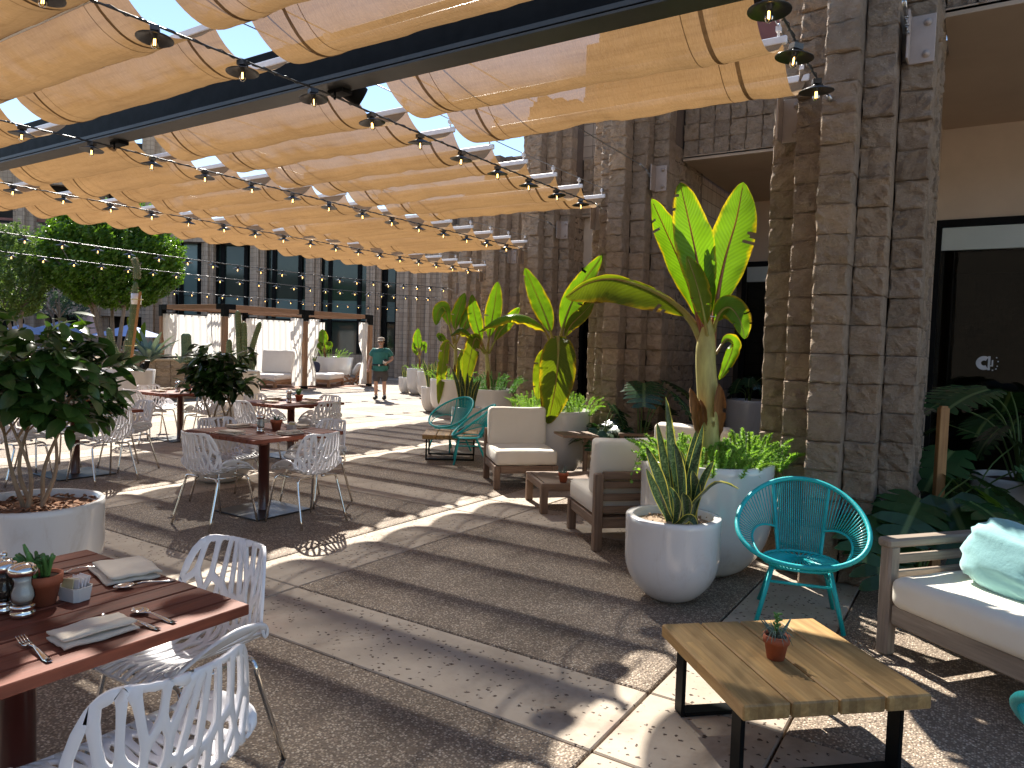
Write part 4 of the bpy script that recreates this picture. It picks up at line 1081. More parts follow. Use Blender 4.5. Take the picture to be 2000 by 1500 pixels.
# ---------------------------------------------------------------- lounge furniture
def m_wood(name, c1, c2, axis, rough=0.6, c3=None, lam=False):
    st = [14, 14, 14]; st[axis] = 1.1
    m, n, b, out = new_mat(name)
    tc = n.nodes.new('ShaderNodeTexCoord'); oi = n.nodes.new('ShaderNodeObjectInfo'); ad = N_(n, 'ShaderNodeVectorMath', operation='ADD')
    cm = N_(n, 'ShaderNodeCombineXYZ'); sc = N_(n, 'ShaderNodeMath', operation='MULTIPLY'); n.links.new(oi.outputs['Random'], sc.inputs[0]); sc.inputs[1].default_value = 9.0
    for i in range(3): n.links.new(sc.outputs[0], cm.inputs[i])
    n.links.new(tc.outputs['Object'], ad.inputs[0]); n.links.new(cm.outputs[0], ad.inputs[1])
    mp = n.nodes.new('ShaderNodeMapping'); mp.inputs['Scale'].default_value = st; n.links.new(ad.outputs[0], mp.inputs[0])
    nz = N_(n, 'ShaderNodeTexNoise', Scale=2.6, Detail=6.0, Roughness=0.6, Distortion=0.6); n.links.new(mp.outputs[0], nz.inputs['Vector'])
    stops = [(0.3, c2), (0.52, tuple((a + d) / 2 for a, d in zip(c1, c2))), (0.7, c1)]
    if c3: stops.append((0.85, c3))
    col = ramp(n, nz.outputs['Fac'], stops).outputs[0]
    if lam:
        sx = N_(n, 'ShaderNodeSeparateXYZ'); n.links.new(tc.outputs['Object'], sx.inputs[0])
        fx_ = N_(n, 'ShaderNodeMath', operation='MULTIPLY_ADD'); n.links.new(sx.outputs[0], fx_.inputs[0]); fx_.inputs[1].default_value = 31.0; n.links.new(sc.outputs[0], fx_.inputs[2])
        ff = N_(n, 'ShaderNodeMath', operation='FLOOR'); n.links.new(fx_.outputs[0], ff.inputs[0])
        w1 = N_(n, 'ShaderNodeTexWhiteNoise'); w1.noise_dimensions = '1D'; n.links.new(ff.outputs[0], w1.inputs['W'])
        fy = N_(n, 'ShaderNodeMath', operation='MULTIPLY_ADD'); n.links.new(sx.outputs[1], fy.inputs[0]); fy.inputs[1].default_value = 2.6; n.links.new(w1.outputs['Value'], fy.inputs[2])
        fg = N_(n, 'ShaderNodeMath', operation='FLOOR'); n.links.new(fy.outputs[0], fg.inputs[0])
        cv = N_(n, 'ShaderNodeCombineXYZ'); n.links.new(ff.outputs[0], cv.inputs[0]); n.links.new(fg.outputs[0], cv.inputs[1])
        w2 = N_(n, 'ShaderNodeTexWhiteNoise'); w2.noise_dimensions = '2D'; n.links.new(cv.outputs[0], w2.inputs['Vector'])
        col = mixc(n, 1.0, col, ramp(n, w2.outputs['Value'], [(0.0, (0.74, 0.72, 0.68)), (0.5, (1.0, 1.0, 1.0)), (1.0, (1.22, 1.18, 1.1))]).outputs[0], 'MULTIPLY')
    n.links.new(col, b.inputs['Base Color']); b.inputs['Roughness'].default_value = rough
    bp = N_(n, 'ShaderNodeBump', Strength=0.18, Distance=0.004); n.links.new(nz.outputs['Fac'], bp.inputs['Height']); n.links.new(bp.outputs[0], b.inputs['Normal'])
    return m
TEAK = [m_wood('weathered_teak_%s' % 'xyz'[a], (0.30, 0.20, 0.135), (0.16, 0.098, 0.062), a) for a in range(3)]
GREYT = [m_wood('grey_teak_%s' % 'xyz'[a], (0.36, 0.29, 0.225), (0.20, 0.155, 0.118), a) for a in range(3)]
ACAC = m_wood('oiled_acacia', (0.50, 0.315, 0.125), (0.29, 0.165, 0.055), 1, rough=0.5, lam=True)
M['cushion'] = pm('cream_canvas', (0.84, 0.78, 0.665), (0.79, 0.73, 0.615), scale=3, rough=0.9, bump=0.12, bscale=260, sheen=0.15)
def bx(name, c, d, mats, parent, bev=0.006, rot=(0, 0, 0)):
    ax = max(range(3), key=lambda i: d[i])
    return MB().box((0, 0, 0), d, bev=bev).build(name, mats[ax], parent, c, rot)
def lounge(x, y, rz, lab, arms=False, w=0.74, mats=TEAK):
    """armless club chair; faces -Y in its own frame, origin at front-left leg; width along +X, depth along +Y"""
    t = empty('lounge_chair', (x, y, 0), rz, lab, 'lounge chair', 'teak lounge chairs with cream cushions')
    d = 0.78
    for (px, py, h) in ((0.035, 0.035, 0.27), (w - 0.035, 0.035, 0.27), (0.035, d - 0.035, 0.62), (w - 0.035, d - 0.035, 0.62)):
        bx('leg', (px, py, h / 2), (0.07, 0.07, h), mats, t)
    bx('front_rail', (w / 2, 0.035, 0.225), (w - 0.142, 0.045, 0.085), mats, t); bx('rear_rail', (w / 2, d - 0.035, 0.225), (w - 0.142, 0.045, 0.085), mats, t)
    for px in (0.035, w - 0.035): bx('side_rail', (px, d / 2, 0.225), (0.045, d - 0.142, 0.085), mats, t)
    for z in (0.33, 0.43, 0.53): bx('back_slat', (w / 2, d - 0.035, z), (w - 0.142, 0.03, 0.055), mats, t)
    bx('back_rail', (w / 2, d - 0.035, 0.605), (w - 0.142, 0.05, 0.06), mats, t)
    for k in range(5): bx('seat_slat', (w / 2, 0.1 + k * 0.13, 0.255), (w - 0.12, 0.07, 0.02), mats, t)
    c = softbox('seat_cushion', (w - 0.02, d - 0.08, 0.17), 0.045, M['cushion'], t, (w / 2, (d - 0.08) / 2 + 0.0, 0.36), puff=0.02, seg=4, sub=3, noiseamp=0.006, seed=x)
    pip = MB()
    for z in (0.07, -0.07):
        q = [((w - 0.02) / 2 - 0.012, (d - 0.08) / 2 - 0.012), (-(w - 0.02) / 2 + 0.012, (d - 0.08) / 2 - 0.012), (-(w - 0.02) / 2 + 0.012, -(d - 0.08) / 2 + 0.012), ((w - 0.02) / 2 - 0.012, -(d - 0.08) / 2 + 0.012)]
        MB().tube([(a, b_, z) for a, b_ in q], 0.004, 5, closed=True).build('piping', M['cushion'], c)
    softbox('back_cushion', (w - 0.04, 0.17, 0.46), 0.045, M['cushion'], t, (w / 2, d - 0.17, 0.655), rot=(R(-6), 0, 0), seg=4, sub=3, noiseamp=0.007, seed=y)
    if arms:
        for px in (-0.03, w + 0.03):
            bx('arm', (px, d / 2 - 0.05, 0.60), (0.07, d - 0.1, 0.035), mats, t); bx('arm_post', (px, 0.05, 0.29), (0.05, 0.05, 0.58), mats, t)
    return t
ANG = math.atan2(0.70, 0.714)                 # local +X (width) along q
q_ = Vector((0.714, 0.70, 0)); p_ = Vector((0.70, -0.714, 0))   # p_: towards the viewer-right
# faces p_: local -Y = p_  -> local X = q_
lounge(-4.49, 6.67, ANG, 'cream-cushioned lounge chair facing the viewer behind the low slatted table')
# facing away (-p_): local -Y = -p_, local X = -q_
o2 = Vector((-3.03, 5.72, 0)) + q_ * 0.72
lounge(o2.x, o2.y, ANG + math.pi, 'cream lounge chair seen from behind beside the snake plant pot', w=0.74)
o3 = PZ(1300, 900, 0.3)
lounge(-1.95, 7.62, ANG + R(135), 'white lounge chair hidden behind the large banana planter', w=0.8)
def slat_table(x, y, rz, lab, L=0.95, W_=0.66, H=0.30):
    t = empty('low_slatted_table', (x, y, 0), rz, lab, 'table')
    for (px, py) in ((0.035, 0.035), (W_ - 0.035, 0.035), (0.035, L - 0.035), (W_ - 0.035, L - 0.035)): bx('leg', (px, py, H / 2 - 0.012), (0.07, 0.07, H - 0.03), TEAK, t)
    for px in (0.02, W_ - 0.02): bx('side_frame', (px, L / 2, H - 0.04), (0.035, L, 0.075), TEAK, t)
    for py in (0.02, L - 0.02): bx('end_frame', (W_ / 2, py, H - 0.04), (W_ - 0.08, 0.035, 0.075), TEAK, t)
    n = 8
    for i in range(n): bx('slat', (0.04 + (W_ - 0.08) * (i + 0.5) / n, L / 2, H - 0.010), ((W_ - 0.08) / n - 0.008, L - 0.085, 0.02), TEAK, t, bev=0.002)
    return t
# corner nearest left (-3.97,6.49); p_ along its short side, q_ along the long side
slat_table(-3.97 - 0.0, 6.49, ANG - R(90), 'low slatted teak table between the two facing lounge chairs', L=0.95, W_=0.70)
def ctable(x, y, rz, lab):
    t = empty('side_table', (x, y, 0), rz, lab, 'side table')
    for i in range(4): bx('top_slat', (0, -0.165 + i * 0.11, 0.615), (0.42, 0.105, 0.025), TEAK, t, bev=0.002)
    for py in (-0.19, 0.19): bx('post', (0.18, py, 0.315), (0.05, 0.05, 0.57), TEAK, t)
    for py in (-0.19, 0.19): bx('foot', (0, py, 0.018), (0.42, 0.05, 0.035), TEAK, t)
    bx('cross_rail', (0.18, 0, 0.575), (0.04, 0.33, 0.05), TEAK, t)
    return t
cp_ = PD(1125, 850, 8.35)
ctable(cp_.x, cp_.y, ANG, 'small C-shaped teak side table right of the facing lounge chair')
# wooden arm frame behind
af = PD(1253, 880, 8.6)
t = empty('teak_armchair', (af.x, af.y, 0), YAW, 'teak armchair frame against the second pillar, under the philodendron', 'armchair')
for px in (-0.24, 0.24): bx('arm_post', (px, 0, 0.30), (0.05, 0.05, 0.58), TEAK, t)
bx('arm_rail', (0, 0, 0.605), (0.56, 0.06, 0.035), TEAK, t); bx('lower_rail', (0, 0, 0.24), (0.44, 0.04, 0.06), TEAK, t)
for px in (-0.24, 0.24): bx('rear_post', (px, 0.6, 0.30), (0.05, 0.05, 0.58), TEAK, t)
softbox('seat_cushion', (0.5, 0.55, 0.14), 0.04, M['cushion'], t, (0, 0.32, 0.36))
bx('seat_rail', (0, 0.6, 0.24), (0.44, 0.04, 0.06), TEAK, t)
for px in (-0.24, 0.24): bx('side_rail', (px, 0.3, 0.24), (0.04, 0.56, 0.06), TEAK, t)

# --- sofa at the right
sf = empty('garden_sofa', (-0.40, 4.38, 0), R(-38), 'weathered grey wooden sofa with cream seat at the right edge', 'sofa')
# local X along the front (to the right/near), local Y towards the back
SL, SD = 2.0, 0.80
for (px, py, h) in ((0.035, 0.035, 0.60), (0.035, SD - 0.04, 0.60), (SL - 0.035, 0.035, 0.60), (SL - 0.035, SD - 0.04, 0.60)): bx('leg', (px, py, h / 2), (0.075, 0.075, h), GREYT, sf, bev=0.012)
bx('arm', (0.035, SD / 2 - 0.02, 0.615), (0.085, SD - 0.0, 0.05), GREYT, sf, bev=0.012); bx('arm', (SL - 0.035, SD / 2 - 0.02, 0.615), (0.085, SD, 0.05), GREYT, sf, bev=0.012)
for z in (0.43, 0.50 + 0.02): bx('arm_slat', (0.035, SD / 2, z), (0.03, SD - 0.155, 0.05), GREYT, sf)
bx('front_rail', (SL / 2, 0.035, 0.235), (SL - 0.16, 0.05, 0.11), GREYT, sf, bev=0.01); bx('rear_rail', (SL / 2, SD - 0.04, 0.235), (SL - 0.16, 0.05, 0.11), GREYT, sf)
bx('side_rail', (0.035, SD / 2, 0.235), (0.05, SD - 0.155, 0.11), GREYT, sf)
for z in (0.43, 0.53, 0.63): bx('back_slat', (SL / 2, SD - 0.03, z), (SL - 0.16, 0.03, 0.06), GREYT, sf)
softbox('seat_cushion', (SL - 0.13, SD - 0.07, 0.17), 0.055, M['cushion'], sf, (SL / 2 + 0.01, SD / 2 - 0.05, 0.365), seg=4, sub=3, noiseamp=0.008, seed=3)
softbox('back_cushion', (0.9, 0.19, 0.48), 0.06, M['cushion'], sf, (0.98, SD - 0.15, 0.68), rot=(R(-12), 0, R(3)), seg=4, sub=3, noiseamp=0.008, seed=5)
# aqua bolster pillow
M['aqua'] = pm('aqua_velvet', (0.27, 0.56, 0.57), (0.20, 0.46, 0.47), scale=4, rough=0.75, bump=0.2, bscale=40, sheen=0.5)
def pillow(name, c, d, rot, m, lab, cat='cushion', wr=0.02, seed=0, parent=None):
    vs = []; fs = []; nu, nv = 40, 26
    for j in range(nv + 1):
        th = math.pi * j / nv - math.pi / 2
        for i in range(nu):
            ph = 2 * math.pi * i / nu
            def sp(a, e): return math.copysign(abs(a) ** e, a)
            x = sp(math.cos(th), 0.62) * sp(math.cos(ph), 0.55); y = sp(math.cos(th), 0.62) * sp(math.sin(ph), 0.7); z = sp(math.sin(th), 0.75)
            p = Vector((x * d[0] / 2, y * d[1] / 2, z * d[2] / 2))
            # gathered folds running across
            k = noise.noise(Vector((x * 1.4 + seed, y * 1.4, z * 6.0))) + 0.5 * noise.noise(Vector((x * 3 + seed, y * 3, z * 12)))
            f2 = abs(math.sin(z * 5 + x * 1.8 + 0.7 * k * 2))
            p *= 1 + wr * (k * 1.6) + wr * 0.8 * (f2 - 0.5)
            vs.append(p)
    for j in range(nv):
        for i in range(nu): fs.append((j * nu + i, j * nu + (i + 1) % nu, (j + 1) * nu + (i + 1) % nu, (j + 1) * nu + i))
    o = link(name, mesh(name, vs, fs, m, True), parent, c, rot)
    if parent is None: tag(o, lab, cat)
    return o
pc = sf.matrix_basis @ Vector((0.46, 0.40, 0.60))
pillow('aqua_pillow', pc, (0.50, 0.24, 0.36), (R(-18), R(6), R(-38)), M['aqua'], 'ruched aqua velvet pillow leaning on the grey sofa', wr=0.065)

# --- near coffee table with black steel loop legs
CT = empty('coffee_table', (-0.60, 3.10, 0), R(43), 'low plank-topped coffee table with black steel loop legs in the right foreground', 'coffee table', 'plank coffee tables with black legs')
pl = MB().box((0, 0, 0), (0.185, 0.765, 0.058), bev=0.006).data('plank', ACAC)
def coffee(t):
    for i in range(4): link('plank', pl, t, (-0.288 + i * 0.192, 0, 0.331))
    for sy in (-1, 1):
        y = sy * 0.26
        lp = MB()
        lp.box((-0.33, y, 0.15), (0.018, 0.075, 0.30), bev=0.003).box((0.33, y, 0.15), (0.018, 0.075, 0.30), bev=0.003).box((0, y, 0.009), (0.64, 0.075, 0.018), bev=0.003).box((0, y, 0.294), (0.64, 0.075, 0.012))
        lp.build('loop_leg', M['black_metal'], t)
coffee(CT)
CT.location = (-0.62, 3.11, 0)
CT2 = copy_tree(CT, (-6.30, 8.22, 0), R(35), 'low plank coffee table beside the pair of turquoise chairs in the distance')
pot = potplant('potted_succulent', -0.64, 3.06, 0.3605, 0.052, 0.10, 'small sprig and air plant in a terracotta pot on the near coffee table', 1)
sp = MB(); pts = spline([(0, 0, 0.09), (0.004, 0.002, 0.13), (-0.003, 0.004, 0.19)], 10); sp.tube(pts, 0.0025, 6)
for i in range(16):
    a = i * 2.4; z = 0.10 + i * 0.0055; finger(sp, (0, 0, z), (math.cos(a), math.sin(a), 0.7), 0.022, 0.004, 0.005)
sp.build('leafy_sprig', M['succ'], pot)
for i in range(16):
    a = rnd(0, 6.28); b = MB().tube(spline([(-0.01, 0, 0.095), (0.03 * math.cos(a) - 0.01, 0.03 * math.sin(a), 0.12 + rnd(0, 0.02)), (0.07 * math.cos(a), 0.07 * math.sin(a), 0.10 + rnd(-0.03, 0.02))], 8), [0.0015] * 8 + [0.0004], 4).build('air_plant_leaf', M['succ_b'], pot)
potplant('potted_succulent', -3.36, 6.20, 0.302, 0.05, 0.095, 'aloe in a terracotta pot on the low slatted table', 1)
potplant('potted_succulent', -6.15, 8.25, 0.3605, 0.05, 0.09, 'tiny terracotta pot plant on the distant plank table', 1)

# --- turquoise corded hoop chairs
M['teal'] = pm('turquoise_cord', (0.008, 0.52, 0.535), (0.003, 0.44, 0.46), scale=25, rough=0.38, coat=0.15)
M['teal_frame'] = pm('turquoise_wrapped_frame', (0.012, 0.51, 0.525), (0.006, 0.43, 0.45), scale=60, rough=0.42, bump=0.3, bscale=120)
def hoop_chair():
    """faces -Y; origin on the floor under the seat"""
    t = empty('hoop_chair', (0, 0, 0), 0)
    N = 64
    def hoop(a):
        # a: 0 = front centre, pi = top back ; tilted egg
        x = 0.405 * math.sin(a) * (1 + 0.06 * math.cos(a)); s = (1 - math.cos(a)) / 2      # 0 front .. 1 top
        y = -0.30 + 0.62 * s - 0.05 * math.sin(s * math.pi); z = 0.405 + 0.46 * s ** 1.12
        return Vector((x, y, z))
    MB().tube([hoop(2 * math.pi * i / N) for i in range(N)], 0.016, 10, closed=True).build('hoop', M['teal_frame'], t)
    # seat ring
    def seat(a): return Vector((0.235 * math.sin(a), -0.075 - 0.215 * math.cos(a), 0.385 - 0.008 * math.cos(a)))
    MB().tube([seat(2 * math.pi * i / 40) for i in range(40)], 0.010, 8, closed=True).build('seat_ring', M['teal_frame'], t)
    # two back struts from seat ring to top of hoop
    A0 = math.pi - 0.52
    for sg in (-1, 1):
        top = hoop(math.pi + sg * 0.50); bot = seat(math.pi + sg * 0.62)
        MB().tube(spline([bot, (bot * 0.55 + top * 0.45) + Vector((0, 0.02, -0.01)), top], 12), 0.011, 8).build('back_strut', M['teal_frame'], t)
    cords = MB()
    # centre back fan
    for i in range(26):
        u = -1 + 2 * i / 25; cords.tube(spline([seat(math.pi + u * 0.60), (seat(math.pi + u * 0.6) * 0.5 + hoop(math.pi + u * 0.49) * 0.5) + Vector((0, 0.022, -0.012)), hoop(math.pi + u * 0.49)], 5), 0.0036, 5)
    cords.build('back_cords', M['teal'], t, kind='stuff')
    # side fans: from hoop to the arm-hole rim
    for sg in (-1, 1):
        def rim(u):     # u 0 at strut .. 1 at front
            st = seat(math.pi - sg * 0.62) * 0.66 + hoop(math.pi - sg * 0.50) * 0.34
            P0 = st; P3 = hoop(sg * 0.62) * 0.82 + seat(sg * 1.0) * 0.18
            P1 = P0 + Vector((sg * 0.13, -0.02, 0.05)); P2 = hoop(sg * 1.35) * 0.84 + seat(sg * 1.57) * 0.16
            v = 1 - u; return P0 * v ** 3 + P1 * 3 * v * v * u + P2 * 3 * v * u * u + P3 * u ** 3
        MB().tube([rim(i / 20) for i in range(21)], 0.0075, 7).build('armhole_rim', M['teal_frame'], t)
        fc = MB()
        for i in range(30):
            u = i / 29; h = hoop(sg * (math.pi - 0.52 - u * (math.pi - 0.52 - 0.62)))
            fc.tube([rim(u), (rim(u) + h) / 2 + Vector((0, 0.008, -0.006)), h], 0.0036, 5)
        fc.build('side_cords', M['teal'], t, kind='stuff')
        # cords closing the strut gap above the arm hole
    sc = MB()
    for i in range(34):
        a = 2 * math.pi * i / 34
        c0 = Vector((0, 0.07, 0.372)); e = seat(a); sc.tube([c0 + (e - c0) * 0.06, (c0 + e) / 2 + Vector((0, 0, -0.006)), e], 0.0062, 6)
    # front apron between seat ring and hoop
    for i in range(22):
        u = -0.62 + 1.24 * i / 21; sc.tube([seat(u * 1.5), hoop(u)], 0.005, 5)
    sc.build('seat_cords', M['teal'], t, kind='stuff')
    # legs and stretchers
    feet = [(-0.26, -0.27), (0.26, -0.27), (-0.24, 0.22), (0.24, 0.22)]; tops = [(-0.17, -0.20, 0.375), (0.17, -0.20, 0.375), (-0.15, 0.05, 0.375), (0.15, 0.05, 0.375)]
    for f, tp in zip(feet, tops):
        MB().tube([tp, (f[0], f[1], 0.0)], 0.0145, 8).build('leg', M['teal_frame'], t)
    def lg(i, z):
        k = z / 0.375; f, tp = feet[i], tops[i]; return Vector((f[0] + (tp[0] - f[0]) * k, f[1] + (tp[1] - f[1]) * k, z))
    for a, b in ((0, 1), (2, 3), (0, 2), (1, 3)): MB().tube([lg(a, 0.27), lg(b, 0.27)], 0.010, 7).build('stretcher', M['teal_frame'], t)
    return t
HG = 'turquoise corded hoop chairs'
h0 = hoop_chair(); h0.location = (-0.87, 4.70, 0); h0.rotation_euler = (0, 0, R(14)); h0.scale = (0.93,) * 3; tag(h0, 'turquoise corded hoop chair behind the near coffee table', 'chair', HG)
b_ = PZ(928, 905, 0)
copy_tree(h0, (-5.80, 8.05, 0), R(-52), 'turquoise corded hoop chair right beside the facing lounge chair, in the distance')
copy_tree(h0, (-6.72, 8.78, 0), R(-10), 'turquoise corded hoop chair at the far side of the distant plank table')
cb_ = PD(2012, 1480, 2.25)
copy_tree(h0, (0.47, 2.34, 0), R(150), 'turquoise corded hoop chair only just showing in the lower right corner')

# --- planters
M['pot_white'] = pm('glossy_white_fibreglass', (0.74, 0.725, 0.70), (0.70, 0.685, 0.66), scale=2.5, rough=0.16, coat=0.35, spec=0.5, rrough=0.04)
def pot_wear(m):
    n = m.node_tree; b = [x for x in n.nodes if x.type == 'BSDF_PRINCIPLED'][0]; src = b.inputs['Base Color'].links[0].from_socket
    nz = N_(n, 'ShaderNodeTexNoise', Scale=5.0, Detail=8.0, Roughness=0.75, Distortion=0.6); n.links.new(coords(n, 'Object', (1, 1, 0.35)), nz.inputs['Vector'])
    c = mixc(n, ramp(n, nz.outputs['Fac'], [(0.56, (0, 0, 0)), (0.74, (0.55, 0.55, 0.55))]).outputs[0], src, (0.50, 0.44, 0.36))
    n.links.new(c, b.inputs['Base Color'])
pot_wear(M['pot_white'])
M['bark'] = pm('bark_chips', (0.28, 0.13, 0.06), (0.15, 0.07, 0.035), scale=20, rough=0.9, bump=0.6, bscale=60, rv=0.4)
M['gravel'] = pm('pale_gravel', (0.40, 0.29, 0.20), (0.27, 0.185, 0.12), scale=30, rough=0.95, bump=0.9, bscale=60, bdist=0.02, rv=0.3)
def planter(x, y, r, h, lab, taper=0.52, soil='soil', chips=0, lip=0.035, shape='egg', rz=0):
    t = empty('white_planter', (x, y, 0), rz, lab, 'planter', 'glossy white planters')
    prof = []
    if shape == 'egg':
        n = 16
        for i in range(n + 1):
            a = i / n; z = h * a
            rr = r * (1 - (1 - taper) * (1 - min(1.0, a / 0.58)) ** 2.6) * (1 - 0.015 * (1 - a))
            prof.append((rr, z))
        prof = [(r * taper * 0.55, 0.0), (r * taper * 0.92, 0.004)] + [(rr, max(z, 0.03)) for rr, z in prof[1:]]
    elif shape == 'cyl': prof = [(r * 0.9, 0), (r, 0.02), (r, h)]
    else: prof = [(r * taper, 0), (r * (taper + 0.01), 0.01), (r, h)]
    rt = prof[-1][0]
    prof += [(rt - 0.006, h + 0.006), (rt - lip + 0.006, h + 0.006), (rt - lip, h), (rt - lip - 0.004, h - 0.06)]
    MB().lathe(prof, 48).build('pot', M['pot_white'], t)
    rs = rt - lip - 0.005; vs = [(0, 0, h - 0.035)]; fs = []
    for j in range(1, 7):
        for i in range(28):
            a = 2 * math.pi * i / 28; q = rs * j / 6; vs.append((q * math.cos(a), q * math.sin(a), h - 0.045 + 0.018 * noise.noise(Vector((q * 9 * math.cos(a), q * 9 * math.sin(a), x))) + 0.012 * (1 - j / 6)))
    for i in range(28): fs.append((0, 1 + i, 1 + (i + 1) % 28))
    for j in range(5):
        for i in range(28): fs.append((1 + j * 28 + i, 1 + (j + 1) * 28 + i, 1 + (j + 1) * 28 + (i + 1) % 28, 1 + j * 28 + (i + 1) % 28))
    link('soil', mesh('soil', vs, fs, M[soil], True), t)
    for i in range(chips):
        a, q = rnd(0, 6.28), rs * math.sqrt(rnd(0, 0.96)); s = rnd(0.5, 1.2)
        me = random.choice(chip_me if soil == 'bark' else stone_me)
        link('bark_chip' if soil == 'bark' else 'pebble', me, t, (q * math.cos(a), q * math.sin(a), h - 0.032 + rnd(0, 0.012)), (rnd(-0.5, 0.5), rnd(-0.5, 0.5), rnd(0, 6.28)), (s, s, s))
    return t
def lump(seed, d, m, nm):
    random.seed(seed); b = bmesh.new(); bmesh.ops.create_icosphere(b, subdivisions=1, radius=0.5)
    for v in b.verts: v.co = Vector((v.co.x * d[0], v.co.y * d[1], v.co.z * d[2])) * rnd(0.75, 1.2)
    me = bpy.data.meshes.new(nm); b.to_mesh(me); b.free(); me.materials.append(m); return me
chip_me = [lump(300 + i, (0.055, 0.032, 0.014), M['bark'], 'bark_chip') for i in range(6)]
stone_me = [lump(320 + i, (0.022, 0.02, 0.016), M['gravel'], 'pebble') for i in range(4)]
random.seed(5)
B0 = VW(0.274 * 5.32, 5.32)
planter(B0.x, B0.y, 0.475, 0.82, 'large glossy white planter with the tall banana beside the nearest pillar')
SP0 = VW(0.2305 * 4.66, 4.66)
planter(SP0.x, SP0.y, 0.305, 0.545, 'round white pot with the snake plant in front of the large planter', soil='gravel', chips=70, taper=0.42, lip=0.05)
TP1 = VW(-0.661 * 4.45, 4.45)
planter(TP1.x, TP1.y, 0.385, 0.56, 'white planter with bark chips and the big citrus at the left edge', soil='bark', chips=170, taper=0.62, lip=0.03)
TP2 = VW(-0.403 * 8.1, 8.1)
planter(TP2.x, TP2.y, 0.385, 0.56, 'white planter of the smaller citrus behind the middle table', soil='bark', chips=40)
B1 = VW(0.0587 * 9.3, 9.3)
planter(B1.x, B1.y, 0.475, 0.82, 'large white planter with the drooping banana behind the facing lounge chair')
B2 = VW(-0.0345 * 13.4, 13.4)
planter(B2.x, B2.y, 0.475, 0.82, 'large white planter of feathery green behind the two turquoise chairs')
B3 = VW(-0.085 * 16.8, 16.8)
planter(B3.x, B3.y, 0.475, 0.82, 'large white planter left of the feathery one, fourth along the wall')
SP1 = VW(-0.1096 * 17.3, 17.3)
planter(SP1.x, SP1.y, 0.27, 0.6, 'smaller white pot with snake plant in the sun, left of the wall planters', taper=0.55)
SP2 = VW(-0.0622 * 11.6, 11.6)
planter(SP2.x, SP2.y, 0.24, 0.62, 'small white pot with snake plant seen through the turquoise hoop chair', taper=0.55)
SP3 = VW(-0.1475 * 23.6, 23.6); planter(SP3.x, SP3.y, 0.22, 0.52, 'smallest of the three distant white pots right of the walking man', taper=0.55)
B4 = VW(-0.1315 * 23.2, 23.2); planter(B4.x, B4.y, 0.33, 0.82, 'tallest of the three distant white pots right of the walking man')
B5 = VW(-0.116 * 21.8, 21.8); planter(B5.x, B5.y, 0.33, 0.80, 'nearest of the three distant white pots right of the walking man')
RP = PD(1985, 1000, 6.2); planter(RP.x, RP.y, 0.36, 0.62, 'white planter behind the sofa at the right edge')
BK = PD(1458, 850, 11.2); planter(BK.x, BK.y, 0.33, 0.9, 'tall white planter in the recess right of the banana trunk')
# ---------------------------------------------------------------- plants
random.seed(77)
M['banana'] = leafmat('banana_leaf', (0.12, 0.245, 0.018), (0.50, 0.36, 0.02), trans=0.62, rough=0.34, ribs=11.0, vein=(0.19, 0.07, 0.03), tcol=(1.0, 1.0, 0.25))
M['banana_old'] = leafmat('old_banana_leaf', (0.17, 0.245, 0.02), (0.55, 0.40, 0.03), trans=0.60, rough=0.6, ribs=11.0, vein=(0.15, 0.06, 0.025), tcol=(1.0, 0.95, 0.25))
M['petiole'] = pm('banana_petiole', (0.30, 0.36, 0.06), (0.26, 0.10, 0.04), scale=3, rough=0.45, stretch=(1, 1, 1))
M['petiole_red'] = pm('red_banana_midrib', (0.22, 0.045, 0.03), (0.30, 0.13, 0.05), scale=4, rough=0.45)
M['ban_trunk'] = pm('banana_stem', (0.50, 0.47, 0.16), (0.34, 0.29, 0.10), scale=7, rough=0.6, stretch=(4, 4, 0.8))
M['ban_dead'] = pm('dead_banana_sheath', (0.36, 0.17, 0.06), (0.17, 0.075, 0.03), scale=8, rough=0.85, bump=0.4, bscale=20, stretch=(5, 5, 0.8))
M['ban_spot'] = pm('dark_stem_blotch', (0.035, 0.02, 0.012), rough=0.8)
